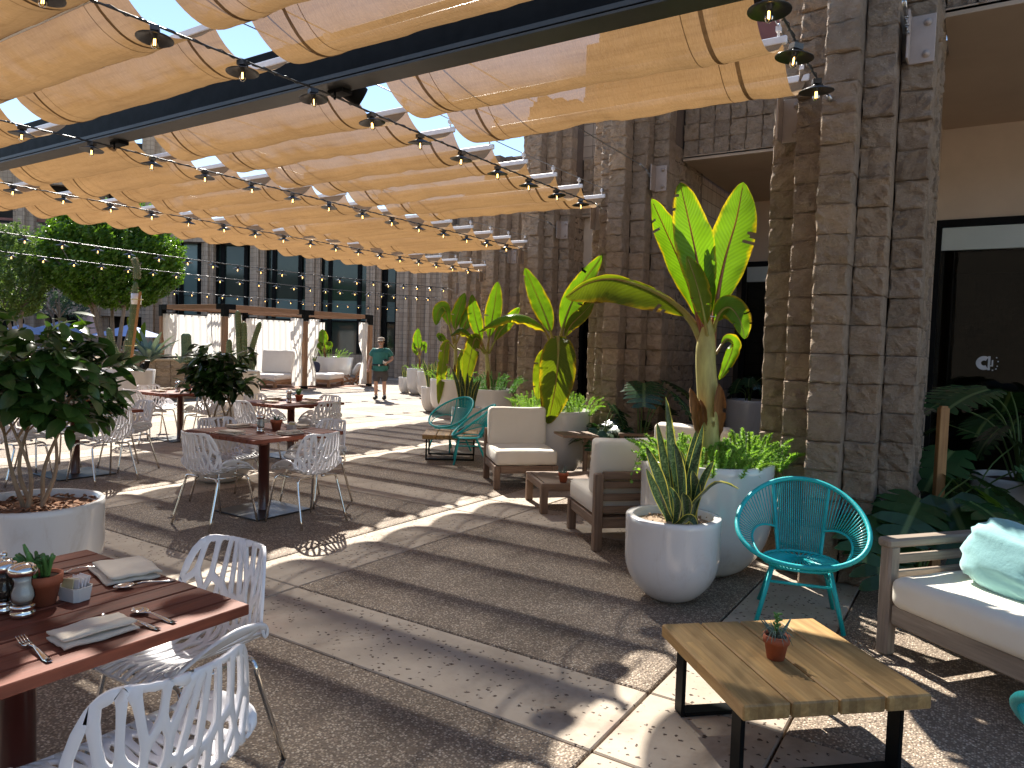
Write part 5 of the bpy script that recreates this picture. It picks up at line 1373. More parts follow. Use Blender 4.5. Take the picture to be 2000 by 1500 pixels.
def blade(parent, pts, w, m, fold=0.35, n=56, nx=8, droop=0.0, tears=4, seed=0, nrm=None, w0=0.12, peak=0.42, wav=0.02, midrib=None, name='leaf', twist=0.0, stalk=0.0, up_side=1.0):
    """leaf blade along a spline of world points (parent at origin offset handled by caller)"""
    random.seed(seed)
    C = spline(pts, n); vs = []; fs = []; uvs = []
    tv = sorted(rnd(0.25, 0.95) for _ in range(tears)); ts = [random.choice((-1, 1)) for _ in range(tears)]
    L = sum((C[i + 1] - C[i]).length for i in range(n))
    ref = Vector(nrm).normalized() if nrm is not None else None
    for i in range(n + 1):
        t = i / n
        T = (C[min(i + 1, n)] - C[max(i - 1, 0)]).normalized()
        N0 = ref if ref is not None else Vector((0, 0, 1))
        side = T.cross(N0)
        if side.length < 0.05: side = T.cross(Vector((0.3, 1, 0.1)))
        side.normalize(); up = side.cross(T).normalized()
        if twist:
            q = Matrix.Rotation(twist * t, 3, T); side = q @ side; up = q @ up
        tt = max(0.0, (t - stalk) / (1 - stalk)) if stalk else t
        if tt < peak: k = math.sin(tt / peak * math.pi / 2) ** 0.75
        else: k = max(0, math.cos((tt - peak) / (1 - peak) * math.pi / 2)) ** 0.62
        ww = w * max(k, w0 * (1 - t) * 0.3 if stalk == 0 else 0.006)
        for j in range(-nx, nx + 1):
            u = j / nx; a = abs(u)
            lat = ww * u * (up_side if u > 0 else 1.0); ang = fold * a
            wv = wav * (noise.noise(Vector((t * 7, u * 1.3, seed))) + 0.6 * noise.noise(Vector((t * 19, u * 1.5, seed + 9)))) * a ** 1.2
            p = C[i] + side * (lat * math.cos(ang)) + up * (abs(lat) * math.sin(ang) + wv) + Vector((0, 0, -droop * a * a * ww))
            p += T * (0.10 * ww * a)
            vs.append(p); uvs.append((0.5 + u / 2, t))
    c = 2 * nx + 1
    for i in range(n):
        for j in range(2 * nx):
            t = (i + 0.5) / n; u = (j + 0.5) / nx - 1
            torn = False
            for tq, sg in zip(tv, ts):
                if u * sg > 0.35 + 0.5 * ((tq * 37) % 1) and int(tq * n) == i: torn = True
            if torn: continue
            a = i * c + j; fs.append((a, a + 1, a + c + 1, a + c))
    me = mesh(name, vs, fs, m, True, uvs)
    o = link(name, me, parent)
    if midrib is not None:
        kk = n
        MB().tube([C[i] - Vector((0, 0, 0.004)) for i in range(0, n, 2)], [max(0.003, w * 0.19 * (1 - i / n) ** 1.7) for i in range(0, n, 2)], 7).build('midrib', midrib, o)
    return o
def pix(plist, d0, base):
    """photo pixels + depth offset -> points relative to the plant base"""
    return [PD(px, py, d0 + dd) - base for (px, py, dd) in plist]
def m2px(d): return F_PX / d
VIEWN = Vector((math.sin(YAW) * 1.0, -math.cos(YAW), 0.25))          # towards the viewer
# tall banana beside the nearest pillar
d0 = 5.32; base = Vector((B0.x, B0.y, 0.78))
t = empty('banana_plant', base, 0, 'tall backlit banana plant in the large planter beside the nearest pillar', 'banana plant', 'banana plants in planters')
tr = [PD(1388, 868, d0) - base, PD(1384, 800, d0) - base, PD(1380, 740, d0) - base, PD(1378, 695, d0) - base, PD(1381, 650, d0) - base, PD(1384, 618, d0) - base]
tr[0].z = -0.02
MB().tube(spline(tr, 12), [0.082 - 0.018 * i / 12 if i < 8 else 0.07 * (1 - ((i - 7) / 5.3) ** 1.6) + 0.006 for i in range(13)], 16).build('stem', M['ban_trunk'], t)
for i, (px, py, px2, py2, w) in enumerate(((1366, 862, 1348, 758, 0.065), (1400, 862, 1404, 748, 0.07), (1372, 850, 1368, 780, 0.05))):
    a, b = PD(px, py, d0 - 0.03) - base, PD(px2, py2, d0 - 0.10) - base
    blade(t, [a, (a + b) / 2 + Vector((0, 0, 0.0)), b], w, M['ban_dead'], fold=0.9, tears=2, seed=40 + i, nrm=VIEWN, wav=0.03, n=14, nx=4, name='dead_sheath', peak=0.55, w0=1)
for i in range(16):
    p = PD(1385 + rnd(-9, 7), rnd(790, 850), d0 - 0.062) - base
    MB().lathe([(0, 0.006), (rnd(0.004, 0.009), 0), (0, -0.006)], 7).build('stem_blotch', M['ban_spot'], t, p, (R(90), 0, YAW))
MB().tube([PD(1388 + 14 * math.cos(a * 0.524), 620 + 2 * math.sin(a * 0.524), d0 + 0.05 * math.sin(a * 0.524)) - base for a in range(12)], 0.003, 5, closed=True).build('tie', M['alu'], t)
LV = [([(1378, 690, 0), (1360, 610, 0.02), (1335, 530, 0.05), (1300, 450, 0.05), (1272, 388, 0.0)], 0.115, 'banana', 0.30, 1, 3),
      ([(1380, 690, 0), (1374, 590, -0.02), (1362, 510, -0.06), (1345, 430, -0.10), (1328, 357, -0.08)], 0.150, 'banana', 0.22, 2, 3),
      ([(1390, 690, 0), (1398, 600, 0.03), (1415, 510, 0.02), (1438, 430, 0.0), (1452, 356, 0.02)], 0.165, 'banana', 0.25, 3, 5),
      ([(1384, 700, 0.0), (1350, 625, 0.05), (1290, 575, 0.14), (1205, 545, 0.26), (1150, 552, 0.32), (1104, 580, 0.35)], 0.21, 'banana_old', 0.55, 4, 2),
      ([(1392, 650, 0.0), (1405, 612, -0.05), (1425, 600, -0.10), (1445, 625, -0.16), (1455, 662, -0.2)], 0.10, 'banana', 0.35, 5, 1),
      ([(1398, 690, 0.05), (1418, 662, 0.12), (1432, 672, 0.18), (1422, 705, 0.2), (1404, 742, 0.2)], 0.06, 'banana', 0.5, 6, 1),
      ([(1382, 660, -0.04), (1372, 600, -0.10), (1358, 545, -0.16), (1342, 500, -0.2)], 0.085, 'banana_old', 0.4, 7, 2),
      ([(1386, 640, 0.02), (1386, 580, 0.0), (1382, 530, -0.03), (1376, 478, -0.04)], 0.05, 'banana', 0.7, 8, 0)]
for (pl_, w, mt, fold, sd, tears) in LV:
    P3 = pix(pl_, d0, base)
    nr = VIEWN
    dr = 0.1
    blade(t, P3, w, M[mt], up_side=0.22 if sd == 4 else 1.0, fold=fold * 0.5 if sd == 4 else fold, tears=tears + 2, seed=sd, nrm=nr, stalk=0.22 if sd < 5 else 0.12, droop=dr, midrib=M['petiole_red'] if sd in (1, 2, 3) else M['petiole'], wav=0.022, peak=0.45)
# generic bananas further along the wall
def banana(b, z0, d0, trunk, leaves, lab, rr=0.06):
    base = Vector((b.x, b.y, z0)); t = empty('banana_plant', base, 0, lab, 'banana plant', 'banana plants in planters')
    tr = [PD(px, py, d0) - base for (px, py) in trunk]; tr[0].z = -0.03
    n = 10; MB().tube(spline(tr, n), [rr * (1 - 0.45 * i / n) for i in range(n + 1)], 12).build('stem', M['ban_trunk'], t)
    a = tr[0]; blade(t, [a + Vector((0.03, -0.03, 0)), a + Vector((0.05, -0.07, 0.2)), a + Vector((0.06, -0.09, 0.42))], 0.05, M['ban_dead'], fold=0.8, seed=int(d0 * 7), nrm=VIEWN, n=10, nx=3, name='dead_sheath', wav=0.03)
    for i, (pl_, w, old, flat) in enumerate(leaves):
        blade(t, pix(pl_, d0, base), w * (0.78 if i != 4 else 0.9), M['banana_old' if old else 'banana'], fold=-0.5 if flat else 0.3, tears=random.choice((1, 2, 3)), seed=int(d0 * 100) + i, nrm=(0, 0, 1) if flat else VIEWN, stalk=0.2, droop=0.5 if flat else 0.1, midrib=M['petiole'], wav=0.03)
    return t
banana(B1, 0.78, 9.3, [(1085, 795), (1086, 740), (1087, 670)],
       [([(1083, 680, 0), (1070, 630, 0.05), (1050, 580, 0.1), (1025, 523, 0.1)], 0.17, False, False),
        ([(1090, 680, 0), (1105, 620, 0.0), (1130, 565, 0.05), (1177, 497, 0.1)], 0.19, False, False),
        ([(1092, 690, 0), (1112, 640, -0.1), (1140, 610, -0.2), (1160, 588, -0.25)], 0.12, True, False),
        ([(1080, 685, 0), (1060, 640, -0.1), (1020, 615, -0.2), (975, 620, -0.25), (935, 648, -0.3)], 0.15, False, True),
        ([(1086, 670, -0.05), (1090, 660, -0.25), (1090, 700, -0.42), (1084, 760, -0.5), (1070, 828, -0.5)], 0.26, True, False),
        ([(1080, 690, -0.05), (1066, 690, -0.2), (1056, 730, -0.3), (1050, 780, -0.3)], 0.14, True, False)],
       'backlit banana plant with one huge drooping leaf behind the facing lounge chair')
banana(B2, 0.78, 13.4, [(952, 762), (953, 725), (950, 690)],
       [([(950, 695, 0), (958, 640, 0.1), (966, 595, 0.1), (972, 550, 0.1)], 0.21, False, False),
        ([(948, 690, 0), (936, 650, 0.0), (926, 610, 0.0), (922, 575, 0)], 0.17, False, False),
        ([(955, 690, 0), (975, 650, -0.2), (995, 625, -0.3), (1015, 600, -0.3)], 0.16, False, False),
        ([(946, 690, 0), (920, 655, -0.3), (900, 640, -0.4), (880, 655, -0.4)], 0.15, False, True),
        ([(950, 690, 0), (930, 660, -0.3), (918, 700, -0.4), (908, 760, -0.4)], 0.16, True, False)],
       'banana plant in the planter behind the two turquoise chairs')
banana(B3, 0.78, 16.8, [(888, 738), (890, 705), (889, 670)],
       [([(889, 670, 0), (890, 630, 0.1), (898, 600, 0.1), (908, 572, 0.1)], 0.2, False, False),
        ([(887, 672, 0), (876, 630, 0.0), (866, 600, -0.1), (855, 612, -0.2), (852, 635, -0.2)], 0.2, False, False),
        ([(890, 672, 0), (905, 640, 0.0), (918, 610, -0.1), (925, 590, -0.2)], 0.2, False, False),
        ([(889, 680, 0), (905, 690, -0.2), (903, 730, -0.3), (898, 765, -0.3)], 0.2, True, False),
        ([(887, 680, 0), (872, 670, -0.2), (864, 720, -0.4), (856, 790, -0.5)], 0.14, True, False),
        ([(888, 680, 0), (870, 665, 0), (858, 655, 0), (862, 668, -0.1)], 0.1, False, False)],
       'banana plant with a long hanging dead leaf, third banana from the right')
banana(B4, 0.78, 23.2, [(820, 722), (820, 705), (819, 690)],
       [([(819, 692, 0), (817, 675, 0), (815, 660, 0), (817, 641, 0)], 0.2, False, False), ([(820, 695, 0), (826, 680, -0.1), (829, 672, -0.2), (832, 690, -0.2)], 0.12, False, False),
        ([(819, 700, 0), (814, 690, -0.1), (809, 680, -0.2), (807, 668, -0.2)], 0.1, False, False)],
       'small distant banana in the three-pot group right of the walking man', rr=0.03)
# foxtail fern clumps
M['fern'] = leafmat('foxtail_fern', (0.26, 0.46, 0.085), trans=0.45, rough=0.5, tcol=(1.0, 1.0, 0.4), rv=0.1)
M['fern_d'] = leafmat('dark_fern', (0.09, 0.23, 0.05), trans=0.4, rough=0.5, rv=0.1)
def fern(c, n, r, h, lab, m, seed, nb=85, flat=1.0):
    """clump of feathery plumes; each plume one part"""
    random.seed(seed); t = empty('fern', c, 0, lab, 'fern')
    for k in range(n):
        a = rnd(0, 6.28); q = r * math.sqrt(rnd(0, 1)); b = Vector((q * math.cos(a), q * math.sin(a), 0))
        out = Vector((math.cos(a), math.sin(a), 0)) * (q / r)
        tip = b + out * rnd(0.3, 0.9) * h * flat + Vector((rnd(-0.05, 0.05), rnd(-0.05, 0.05), h * rnd(0.55, 1.0) * (1 - 0.35 * q / r)))
        mid = (b + tip) / 2 + Vector((0, 0, h * 0.15)); C = spline([b, mid, tip], 12)
        vs = []; fs = []; uv = []
        for i in range(nb):
            s = i / nb; kk = min(int(s * 12), 11); p = C[kk] + (C[kk + 1] - C[kk]) * (s * 12 - kk)
            for _ in range(3):
                d = Vector((rnd(-1, 1), rnd(-1, 1), rnd(-0.3, 1))).normalized(); L = rnd(0.018, 0.040) * (1 - 0.45 * s) * (h / 0.24) ** 0.5
                sd = d.orthogonal().normalized() * 0.0032 * (h / 0.24)
                j = len(vs); vs += [p - sd, p + sd, p + d * L]; fs.append((j, j + 1, j + 2)); uv += [(0.4, s), (0.6, s), (0.5, 1)]
        link('plume', mesh('plume', vs, fs, m, False, uv), t)
    return t
fern((B0.x + 0.05, B0.y - 0.12, 0.77), 80, 0.40, 0.26, 'bright feathery fern spilling over the front of the large banana planter', M['fern'], 1)
fern((B0.x + 0.25, B0.y + 0.18, 0.77), 50, 0.26, 0.32, 'feathery fern mound at the right rim of the large banana planter', M['fern'], 2)
fern((B0.x - 0.26, B0.y + 0.02, 0.77), 40, 0.2, 0.28, 'feathery fern at the left rim of the large banana planter', M['fern'], 8)
fern((B1.x - 0.20, B1.y - 0.15, 0.77), 50, 0.28, 0.32, 'feathery fern at the left of the drooping banana planter', M['fern'], 3, nb=40)
fern((B1.x + 0.26, B1.y + 0.10, 0.77), 40, 0.22, 0.32, 'feathery fern at the right of the drooping banana planter', M['fern'], 4, nb=40)
fern((B2.x + 0.12, B2.y, 0.77), 60, 0.42, 0.44, 'large feathery fern in the planter behind the turquoise chairs', M['fern_d'], 5, nb=36)
fern((B3.x - 0.05, B3.y, 0.77), 40, 0.38, 0.36, 'feathery fern in the fourth wall planter', M['fern'], 6, nb=30)
fern((B4.x, B4.y, 0.78), 14, 0.26, 0.28, 'small fern in the distant three-pot group', M['fern'], 7, nb=24)
fern((B5.x, B5.y, 0.76), 16, 0.26, 0.3, 'small fern in the nearest of the three distant pots', M['fern'], 77, nb=24)
# trailing sprigs with round leaves on the big planter rim
def round_leaf(m):
    vs = [(0, 0, 0)]; uv = [(0.5, 0.5)]
    for i in range(7):
        a = 2 * math.pi * i / 7; vs.append((0.5 * math.cos(a), 0.5 + 0.5 * math.sin(a), 0.06 * math.cos(2 * a))); uv.append((0.5 + 0.3 * math.cos(a), 0.5 + 0.3 * math.sin(a)))
    vs[0] = (0, 0.5, -0.05)
    return mesh('round_leaf', vs, [(0, 1 + i, 1 + (i + 1) % 7) for i in range(7)], m, True, uv)
rl = round_leaf(M['fern'])
def trailer(c, dirs, lab, seed):
    random.seed(seed); t = empty('trailing_plant', c, 0, lab, 'trailing plant')
    for (dx, dy, dz) in dirs:
        C = spline([(0, 0, 0), (dx * 0.5, dy * 0.5, 0.05), (dx, dy, dz)], 10); MB().tube(C, 0.002, 4).build('stem', M['succ'], t)
        for i in range(1, 11):
            for _ in range(2): link('round_leaf', rl, t, C[i], (rnd(-1, 1), rnd(-1, 1), rnd(0, 6.28)), (rnd(0.016, 0.028),) * 3)
    return t
lp = PD(1262, 905, d0 - 0.25); trailer((lp.x, lp.y, 0.83), [(-0.06, -0.04, -0.08), (-0.1, 0.0, 0.06), (-0.02, -0.05, 0.1), (-0.09, -0.06, -0.14), (0.04, -0.02, 0.08), (-0.05, 0.05, 0.02)], 'round-leaved sprigs hanging over the left rim of the large planter', 3)
rp_ = PD(1512, 912, d0 - 0.02); trailer((rp_.x, rp_.y, 0.82), [(0.05, 0.0, -0.02), (0.07, -0.02, -0.1), (0.03, -0.05, -0.15), (0.02, 0.04, 0.08), (-0.06, -0.05, 0.06)], 'round-leaved sprigs hanging over the right rim of the large planter', 4)

# snake plants
def m_snake():
    m, n, b, out = new_mat('snake_plant_leaf')
    tc = n.nodes.new('ShaderNodeTexCoord'); sx = n.nodes.new('ShaderNodeSeparateXYZ'); n.links.new(tc.outputs['UV'], sx.inputs[0])
    d = N_(n, 'ShaderNodeMath', operation='SUBTRACT'); n.links.new(sx.outputs[0], d.inputs[0]); d.inputs[1].default_value = 0.5
    a = N_(n, 'ShaderNodeMath', operation='ABSOLUTE'); n.links.new(d.outputs[0], a.inputs[0])
    mp = N_(n, 'ShaderNodeMapping'); mp.inputs['Scale'].default_value = (3, 26, 1); n.links.new(tc.outputs['UV'], mp.inputs[0])
    nz = N_(n, 'ShaderNodeTexNoise', Scale=1.6, Detail=3.0, Distortion=0.8); n.links.new(mp.outputs[0], nz.inputs['Vector'])
    c = ramp(n, nz.outputs['Fac'], [(0.40, (0.014, 0.036, 0.014)), (0.56, (0.05, 0.095, 0.038)), (0.70, (0.13, 0.18, 0.08))]).outputs[0]
    e = ramp(n, a.outputs[0], [(0.39, (0, 0, 0)), (0.42, (1, 1, 1))]).outputs[0]
    c = mixc(n, e, c, (0.60, 0.55, 0.10)); n.links.new(c, b.inputs['Base Color']); b.inputs['Roughness'].default_value = 0.35
    tr = n.nodes.new('ShaderNodeBsdfTranslucent'); n.links.new(c, tr.inputs[0]); ms = n.nodes.new('ShaderNodeMixShader'); ms.inputs[0].default_value = 0.22
    n.links.new(b.outputs[0], ms.inputs[1]); n.links.new(tr.outputs[0], ms.inputs[2]); n.links.new(ms.outputs[0], out.inputs[0]); return m
M['snake'] = m_snake()
def snake_near():
    d = 4.66; base = Vector((SP0.x, SP0.y, 0.51)); t = empty('snake_plant', base, 0, 'variegated snake plant in the round white pot in front', 'snake plant')
    L = [([(1325, 1020, 0), (1312, 900, 0.02), (1300, 775, 0.0)], 0.042), ([(1318, 1020, 0), (1303, 930, 0.03), (1283, 822, 0.02)], 0.036), ([(1330, 1018, 0.05), (1345, 920, 0.06), (1360, 840, 0.08)], 0.034),
         ([(1338, 1015, 0.05), (1350, 930, 0.03), (1373, 828, 0.0)], 0.040), ([(1310, 1015, -0.03), (1290, 940, -0.05), (1262, 872, -0.08)], 0.040), ([(1312, 1020, -0.06), (1285, 970, -0.1), (1262, 915, -0.14)], 0.032),
         ([(1352, 1018, 0), (1358, 960, -0.03), (1352, 918, -0.04)], 0.036), ([(1338, 1022, -0.08), (1342, 985, -0.12), (1334, 962, -0.13)], 0.034), ([(1348, 1005, -0.02), (1372, 940, -0.05), (1394, 900, -0.1)], 0.028),
         ([(1355, 960, -0.05), (1400, 945, -0.15), (1443, 955, -0.2)], 0.034), ([(1318, 1022, -0.1), (1322, 985, -0.14), (1308, 950, -0.2)], 0.03), ([(1316, 1008, -0.12), (1345, 1012, -0.22), (1362, 1028, -0.26)], 0.03),
         ([(1335, 1018, 0.0), (1330, 930, -0.04), (1318, 865, -0.06)], 0.034), ([(1345, 1020, 0.06), (1338, 940, 0.1), (1330, 880, 0.1)], 0.034)]
    for i, (pp, w) in enumerate(L):
        P3 = pix(pp, d, base); P3[0].z = -0.02
        if pp[0][1] == 960: P3[0].z = 0.12
        blade(t, P3, w, M['snake'], fold=0.45, n=16, nx=4, tears=0, seed=200 + i, nrm=VIEWN if pp[0][1] != 960 else (0, 0, 1), wav=0.006, w0=3.0, peak=0.5, twist=rnd(-0.5, 0.5))
    return t
snake_near()
def snake(c, n, h, spread, lab, seed):
    random.seed(seed); t = empty('snake_plant', c, 0, lab, 'snake plant')
    for i in range(n):
        a = rnd(0, 6.28); q = rnd(0.02, spread * 0.5); L = h * rnd(0.6, 1.0); b = Vector((q * math.cos(a), q * math.sin(a), -0.03)); o = Vector((math.cos(a), math.sin(a), 0)) * rnd(0.1, 0.5) * L * 0.6
        blade(t, [b, b + o * 0.35 + Vector((0, 0, L * 0.55)), b + o + Vector((0, 0, L))], 0.03 * (h / 0.5) ** 0.5, M['snake'], fold=0.4, n=9, nx=3, tears=0, seed=seed * 9 + i, nrm=VIEWN, wav=0.005, w0=3.0, peak=0.5)
    return t
snake((SP1.x, SP1.y, 0.57), 14, 0.75, 0.22, 'snake plant in the sunlit smaller pot along the wall', 31)
snake((SP2.x, SP2.y, 0.59), 14, 0.7, 0.22, 'yellow-edged snake plant seen above the turquoise hoop chair', 32)
snake((SP3.x, SP3.y, 0.49), 8, 0.45, 0.2, 'snake plant in the smallest distant white pot', 33)
trailer((SP1.x + 0.1, SP1.y, 0.6), [(0.2, 0.1, 0.9), (0.1, 0.2, 0.7), (0.3, 0.1, 0.5)], 'thin leggy shoots beside the sunlit snake plant', 9)

# broad split-leaf plants (philodendron / monstera)
M['monstera'] = leafmat('split_leaf', (0.03, 0.085, 0.028), trans=0.22, rough=0.25, vein=(0.14, 0.22, 0.08), tcol=(1, 1, 0.35), rv=0.2)
M['monstera_y'] = leafmat('young_split_leaf', (0.13, 0.24, 0.04), trans=0.35, rough=0.3, vein=(0.2, 0.28, 0.1), tcol=(1, 1, 0.35), rv=0.15)
def split_leaf(m, lobes, seed, depth=0.55, nm='split_leaf'):
    """heart-shaped leaf with finger lobes, unit size, base at origin pointing +Y, curved down at tip"""
    random.seed(seed); vs = []; fs = []; uv = []
    def put(x, y):
        r_ = math.hypot(x, y - 0.4); vs.append((x, y, -0.28 * (y - 0.25) ** 2 * (1 if y > 0.25 else 0.4) + 0.16 * abs(x) - 0.3 * x * x)); uv.append((0.5 + x * 0.5, min(1, max(0, y)))); return len(vs) - 1
    ys = [-0.22 + 1.22 * i / (lobes) for i in range(lobes + 1)]
    for sg in (-1, 1):
        for i in range(lobes):
            y0, y1 = ys[i], ys[i + 1]; yc = (y0 + y1) / 2
            wd = 0.58 * math.sqrt(max(0.02, 1 - ((yc - 0.30) / 0.74) ** 2)) * rnd(0.92, 1.08); fw = 0.20 * (1 - 0.3 * i / lobes)
            gap = 0.16 * (y1 - y0)
            a = put(0, max(0, y0 + 0.02)); b = put(0, max(0, y1 + 0.02))
            m1 = put(sg * wd * (1 - depth), y0 + 0.02 + fw * (1 - depth)); m2 = put(sg * wd * (1 - depth), y1 - gap * 0.2 + 0.02 + fw * (1 - depth))
            t1 = put(sg * wd * 0.8, y0 + gap + fw * 0.8); t2 = put(sg * wd * 0.8, y1 - gap + fw * 0.8)
            tip = put(sg * wd, (y0 + y1) / 2 + fw * 1.1)
            q = [(a, m1, m2, b), (m1, t1, t2, m2), (t1, tip, t2)]
            fs += [f if sg > 0 else f[::-1] for f in q]
    return mesh(nm, vs, fs, m, False, uv)
mon = [split_leaf(M['monstera'], 5, 400 + i) for i in range(3)]; mony = split_leaf(M['monstera_y'], 5, 410); phil = [split_leaf(M['monstera'], 8, 420 + i, depth=0.62) for i in range(2)]
M['stalk'] = pm('green_stalk', (0.12, 0.20, 0.05), (0.08, 0.14, 0.03), scale=8, rough=0.5)
def bigleaf(c, n, h, r, size, meshes, lab, seed, lean=(0, 0), special=None):
    random.seed(seed); t = empty('split_leaf_plant', c, 0, lab, 'split-leaf plant')
    for i in range(n):
        a = 2 * math.pi * i / n + rnd(-0.4, 0.4); q = r * rnd(0.45, 1.0); hh = h * rnd(0.45, 1.0)
        tip = Vector((q * math.cos(a) + lean[0], q * math.sin(a) + lean[1], hh)); C = spline([(rnd(-0.05, 0.05), rnd(-0.05, 0.05), 0), (tip.x * 0.35, tip.y * 0.35, hh * 0.7), tip], 8)
        st = MB().tube(C, [0.010 - 0.0006 * k for k in range(9)], 6).build('stalk', M['stalk'], t)
        s = size * rnd(0.75, 1.15); me = random.choice(meshes)
        if special and i in special: me = mony
        link('leaf', me, t, tip, (R(rnd(-50, -15)), R(rnd(-15, 15)), a - R(90) + rnd(-0.4, 0.4)), (s, s, s))
    return t
ph = PD(1250, 860, 9.0); bigleaf((ph.x, ph.y, 0.0), 12, 1.25, 0.5, 0.42, phil, 'dark philodendron with deeply cut leaves in front of the second pillar', 61)
ph2 = PD(1175, 830, 8.8); bigleaf((ph2.x, ph2.y, 0.0), 6, 0.95, 0.22, 0.28, phil, 'small shiny philodendron right of the C-shaped side table', 62)
m1 = PD(1790, 1080, 5.15); bigleaf((m1.x, m1.y, 0.0), 15, 0.85, 0.5, 0.40, mon, 'monstera with broad split leaves behind the arm of the sofa', 63, special=(3,))
m2 = PD(1885, 1000, 6.0); bigleaf((m2.x, m2.y, 0.0), 12, 0.95, 0.5, 0.42, mon, 'dark monstera between the wooden stake and the white planter', 64)
bigleaf((RP.x, RP.y, 0.58), 14, 0.85, 0.6, 0.40, phil, 'dark philodendron rising from the planter behind the sofa', 65)
bigleaf((BK.x, BK.y, 0.86), 8, 0.4, 0.25, 0.25, mon, 'leafy plant in the tall planter of the recess', 66)
m4 = PD(1690, 1060, 5.1); bigleaf((m4.x, m4.y, 0.0), 7, 0.6, 0.3, 0.34, mon, 'low monstera leaves between the turquoise chair and the sofa', 67)
# wooden stake
st = PD(1838, 880, 5.5); sk = empty('wooden_stake', (st.x, st.y, 0), YAW, 'upright square orange-brown timber stake among the monstera leaves', 'stake')
STK = m_wood('cedar_stake', (0.47, 0.24, 0.08), (0.30, 0.135, 0.04), 2)
MB().box((0, 0, 0.62), (0.07, 0.05, 1.25), bev=0.004).build('shaft', STK, sk); MB().box((0, 0, 1.252), (0.05, 0.035, 0.012)).build('top_end', STK, sk)

# citrus trees: each visible leaf a part
M['citrus'] = leafmat('citrus_leaf', (0.038, 0.092, 0.022), trans=0.24, rough=0.30, vein=(0.07, 0.12, 0.03), tcol=(1, 1, 0.3), rv=0.3)
M['citrus_y'] = leafmat('young_citrus_leaf', (0.07, 0.15, 0.025), trans=0.35, rough=0.32, vein=(0.12, 0.18, 0.05), tcol=(1, 1, 0.3), rv=0.2)
M['citrus_bark'] = pm('pale_bark', (0.36, 0.26, 0.17), (0.24, 0.17, 0.11), scale=12, rough=0.85, bump=0.3, bscale=40)
M['blossom'] = pm('white_blossom', (0.85, 0.82, 0.72), (0.8, 0.76, 0.62), scale=20, rough=0.6)
def simple_leaf(m, seed, n=5):
    random.seed(seed); vs = []; fs = []; uv = []
    cup = rnd(0.1, 0.3); bend = rnd(0.05, 0.3)
    for i in range(n + 1):
        t = i / n; w = 0.26 * math.sin(math.pi * min(1, t * 0.96 + 0.04)) ** 0.75 if 0 < t < 1 else 0.006
        for u in (-1, 0, 1): vs.append((u * w, t, cup * w * abs(u) - bend * t * t)); uv.append((0.5 + u / 2, t))
    for i in range(n):
        for j in range(2): a = i * 3 + j; fs.append((a, a + 1, a + 4, a + 3))
    return mesh('leaf', vs, fs, m, True, uv)
cl = [simple_leaf(M['citrus'], 500 + i) for i in range(5)]; cy = [simple_leaf(M['citrus_y'], 520 + i) for i in range(2)]
def citrus(c, stems, crown_c, crown_r, n_part, n_stuff, size, lab, seed):
    random.seed(seed); t = empty('citrus_tree', c, 0, lab, 'tree', 'citrus trees in white planters')
    tips = []
    tk = MB()
    for s in range(stems):
        a = 2 * math.pi * s / stems + rnd(-0.4, 0.4); b = Vector((0.05 * math.cos(a), 0.05 * math.sin(a), -0.04))
        e = Vector(crown_c) + Vector((crown_r[0] * 0.4 * math.cos(a), crown_r[1] * 0.4 * math.sin(a), -crown_r[2] * 0.45))
        m_ = Vector((0.09 * math.cos(a + 1), 0.09 * math.sin(a + 1), e.z * 0.4)) + Vector((e.x, e.y, 0)) * 0.25
        C = spline([b, m_, e], 10); MB().tube(C, [0.016 - 0.009 * i / 10 for i in range(11)], 8).build('trunk', M['citrus_bark'], t)
        for k in range(7):
            th = rnd(0, 6.28); ph = rnd(-0.6, 1.3); d = Vector((math.cos(th) * math.cos(ph) * crown_r[0], math.sin(th) * math.cos(ph) * crown_r[1], math.sin(ph) * crown_r[2])) * rnd(0.55, 0.95)
            q = Vector(crown_c) + d; cc = C[rnd(0, 1) > 0.5 and 10 or 8]; B = spline([cc, (cc + q) / 2 + Vector((0, 0, 0.04)), q], 6); tk.tube(B, [0.006 - 0.0007 * i for i in range(7)], 5)
            tips += [B[3], B[4], B[5], B[6], B[6]]
    tk.build('twigs', M['citrus_bark'], t, kind='stuff')
    vsS = MB(); uvS = []
    def place(i):
        p = random.choice(tips) + Vector((rnd(-1, 1), rnd(-1, 1), rnd(-1, 1))) * 0.07
        o = (p - Vector(crown_c)); az = math.atan2(o.y, o.x) + rnd(-0.9, 0.9); tilt = R(rnd(-55, 45)); return p, (tilt, rnd(-0.6, 0.6), az - math.pi / 2)
    for i in range(n_part):
        p, r_ = place(i); s = size * rnd(0.65, 1.2)
        me = random.choice(cy) if (p.z < crown_c[2] - crown_r[2] * 0.45 and rnd(0, 1) < 0.45) or rnd(0, 1) < 0.04 else random.choice(cl)
        link('leaf', me, t, p, r_, (s, s, s))
    src = cl[0]; sv = [v.co.copy() for v in src.vertices]; sf_ = [tuple(p.vertices) for p in src.polygons]
    vs, fs, uv = [], [], []
    for i in range(n_stuff):
        p, r_ = place(i); s = size * rnd(0.6, 1.1); Mx = Matrix.Translation(p) @ Euler(r_).to_matrix().to_4x4() @ Matrix.Scale(s, 4)
        b0 = len(vs); vs += [Mx @ v for v in sv]; fs += [tuple(k + b0 for k in f) for f in sf_]; uv += [(0.5 + (k % 3 - 1) / 2, (k // 3) / 5) for k in range(len(sv))]
    if n_stuff: link('crown', mesh('crown', vs, fs, M['citrus'], True, uv), t)['kind'] = 'stuff'
    return t
ct = citrus((TP1.x, TP1.y, 0.53), 5, (-0.01, 0.02, 0.78), (0.50, 0.50, 0.44), 298, 420, 0.165, 'big glossy dark citrus tree in the planter at the left edge', 81)
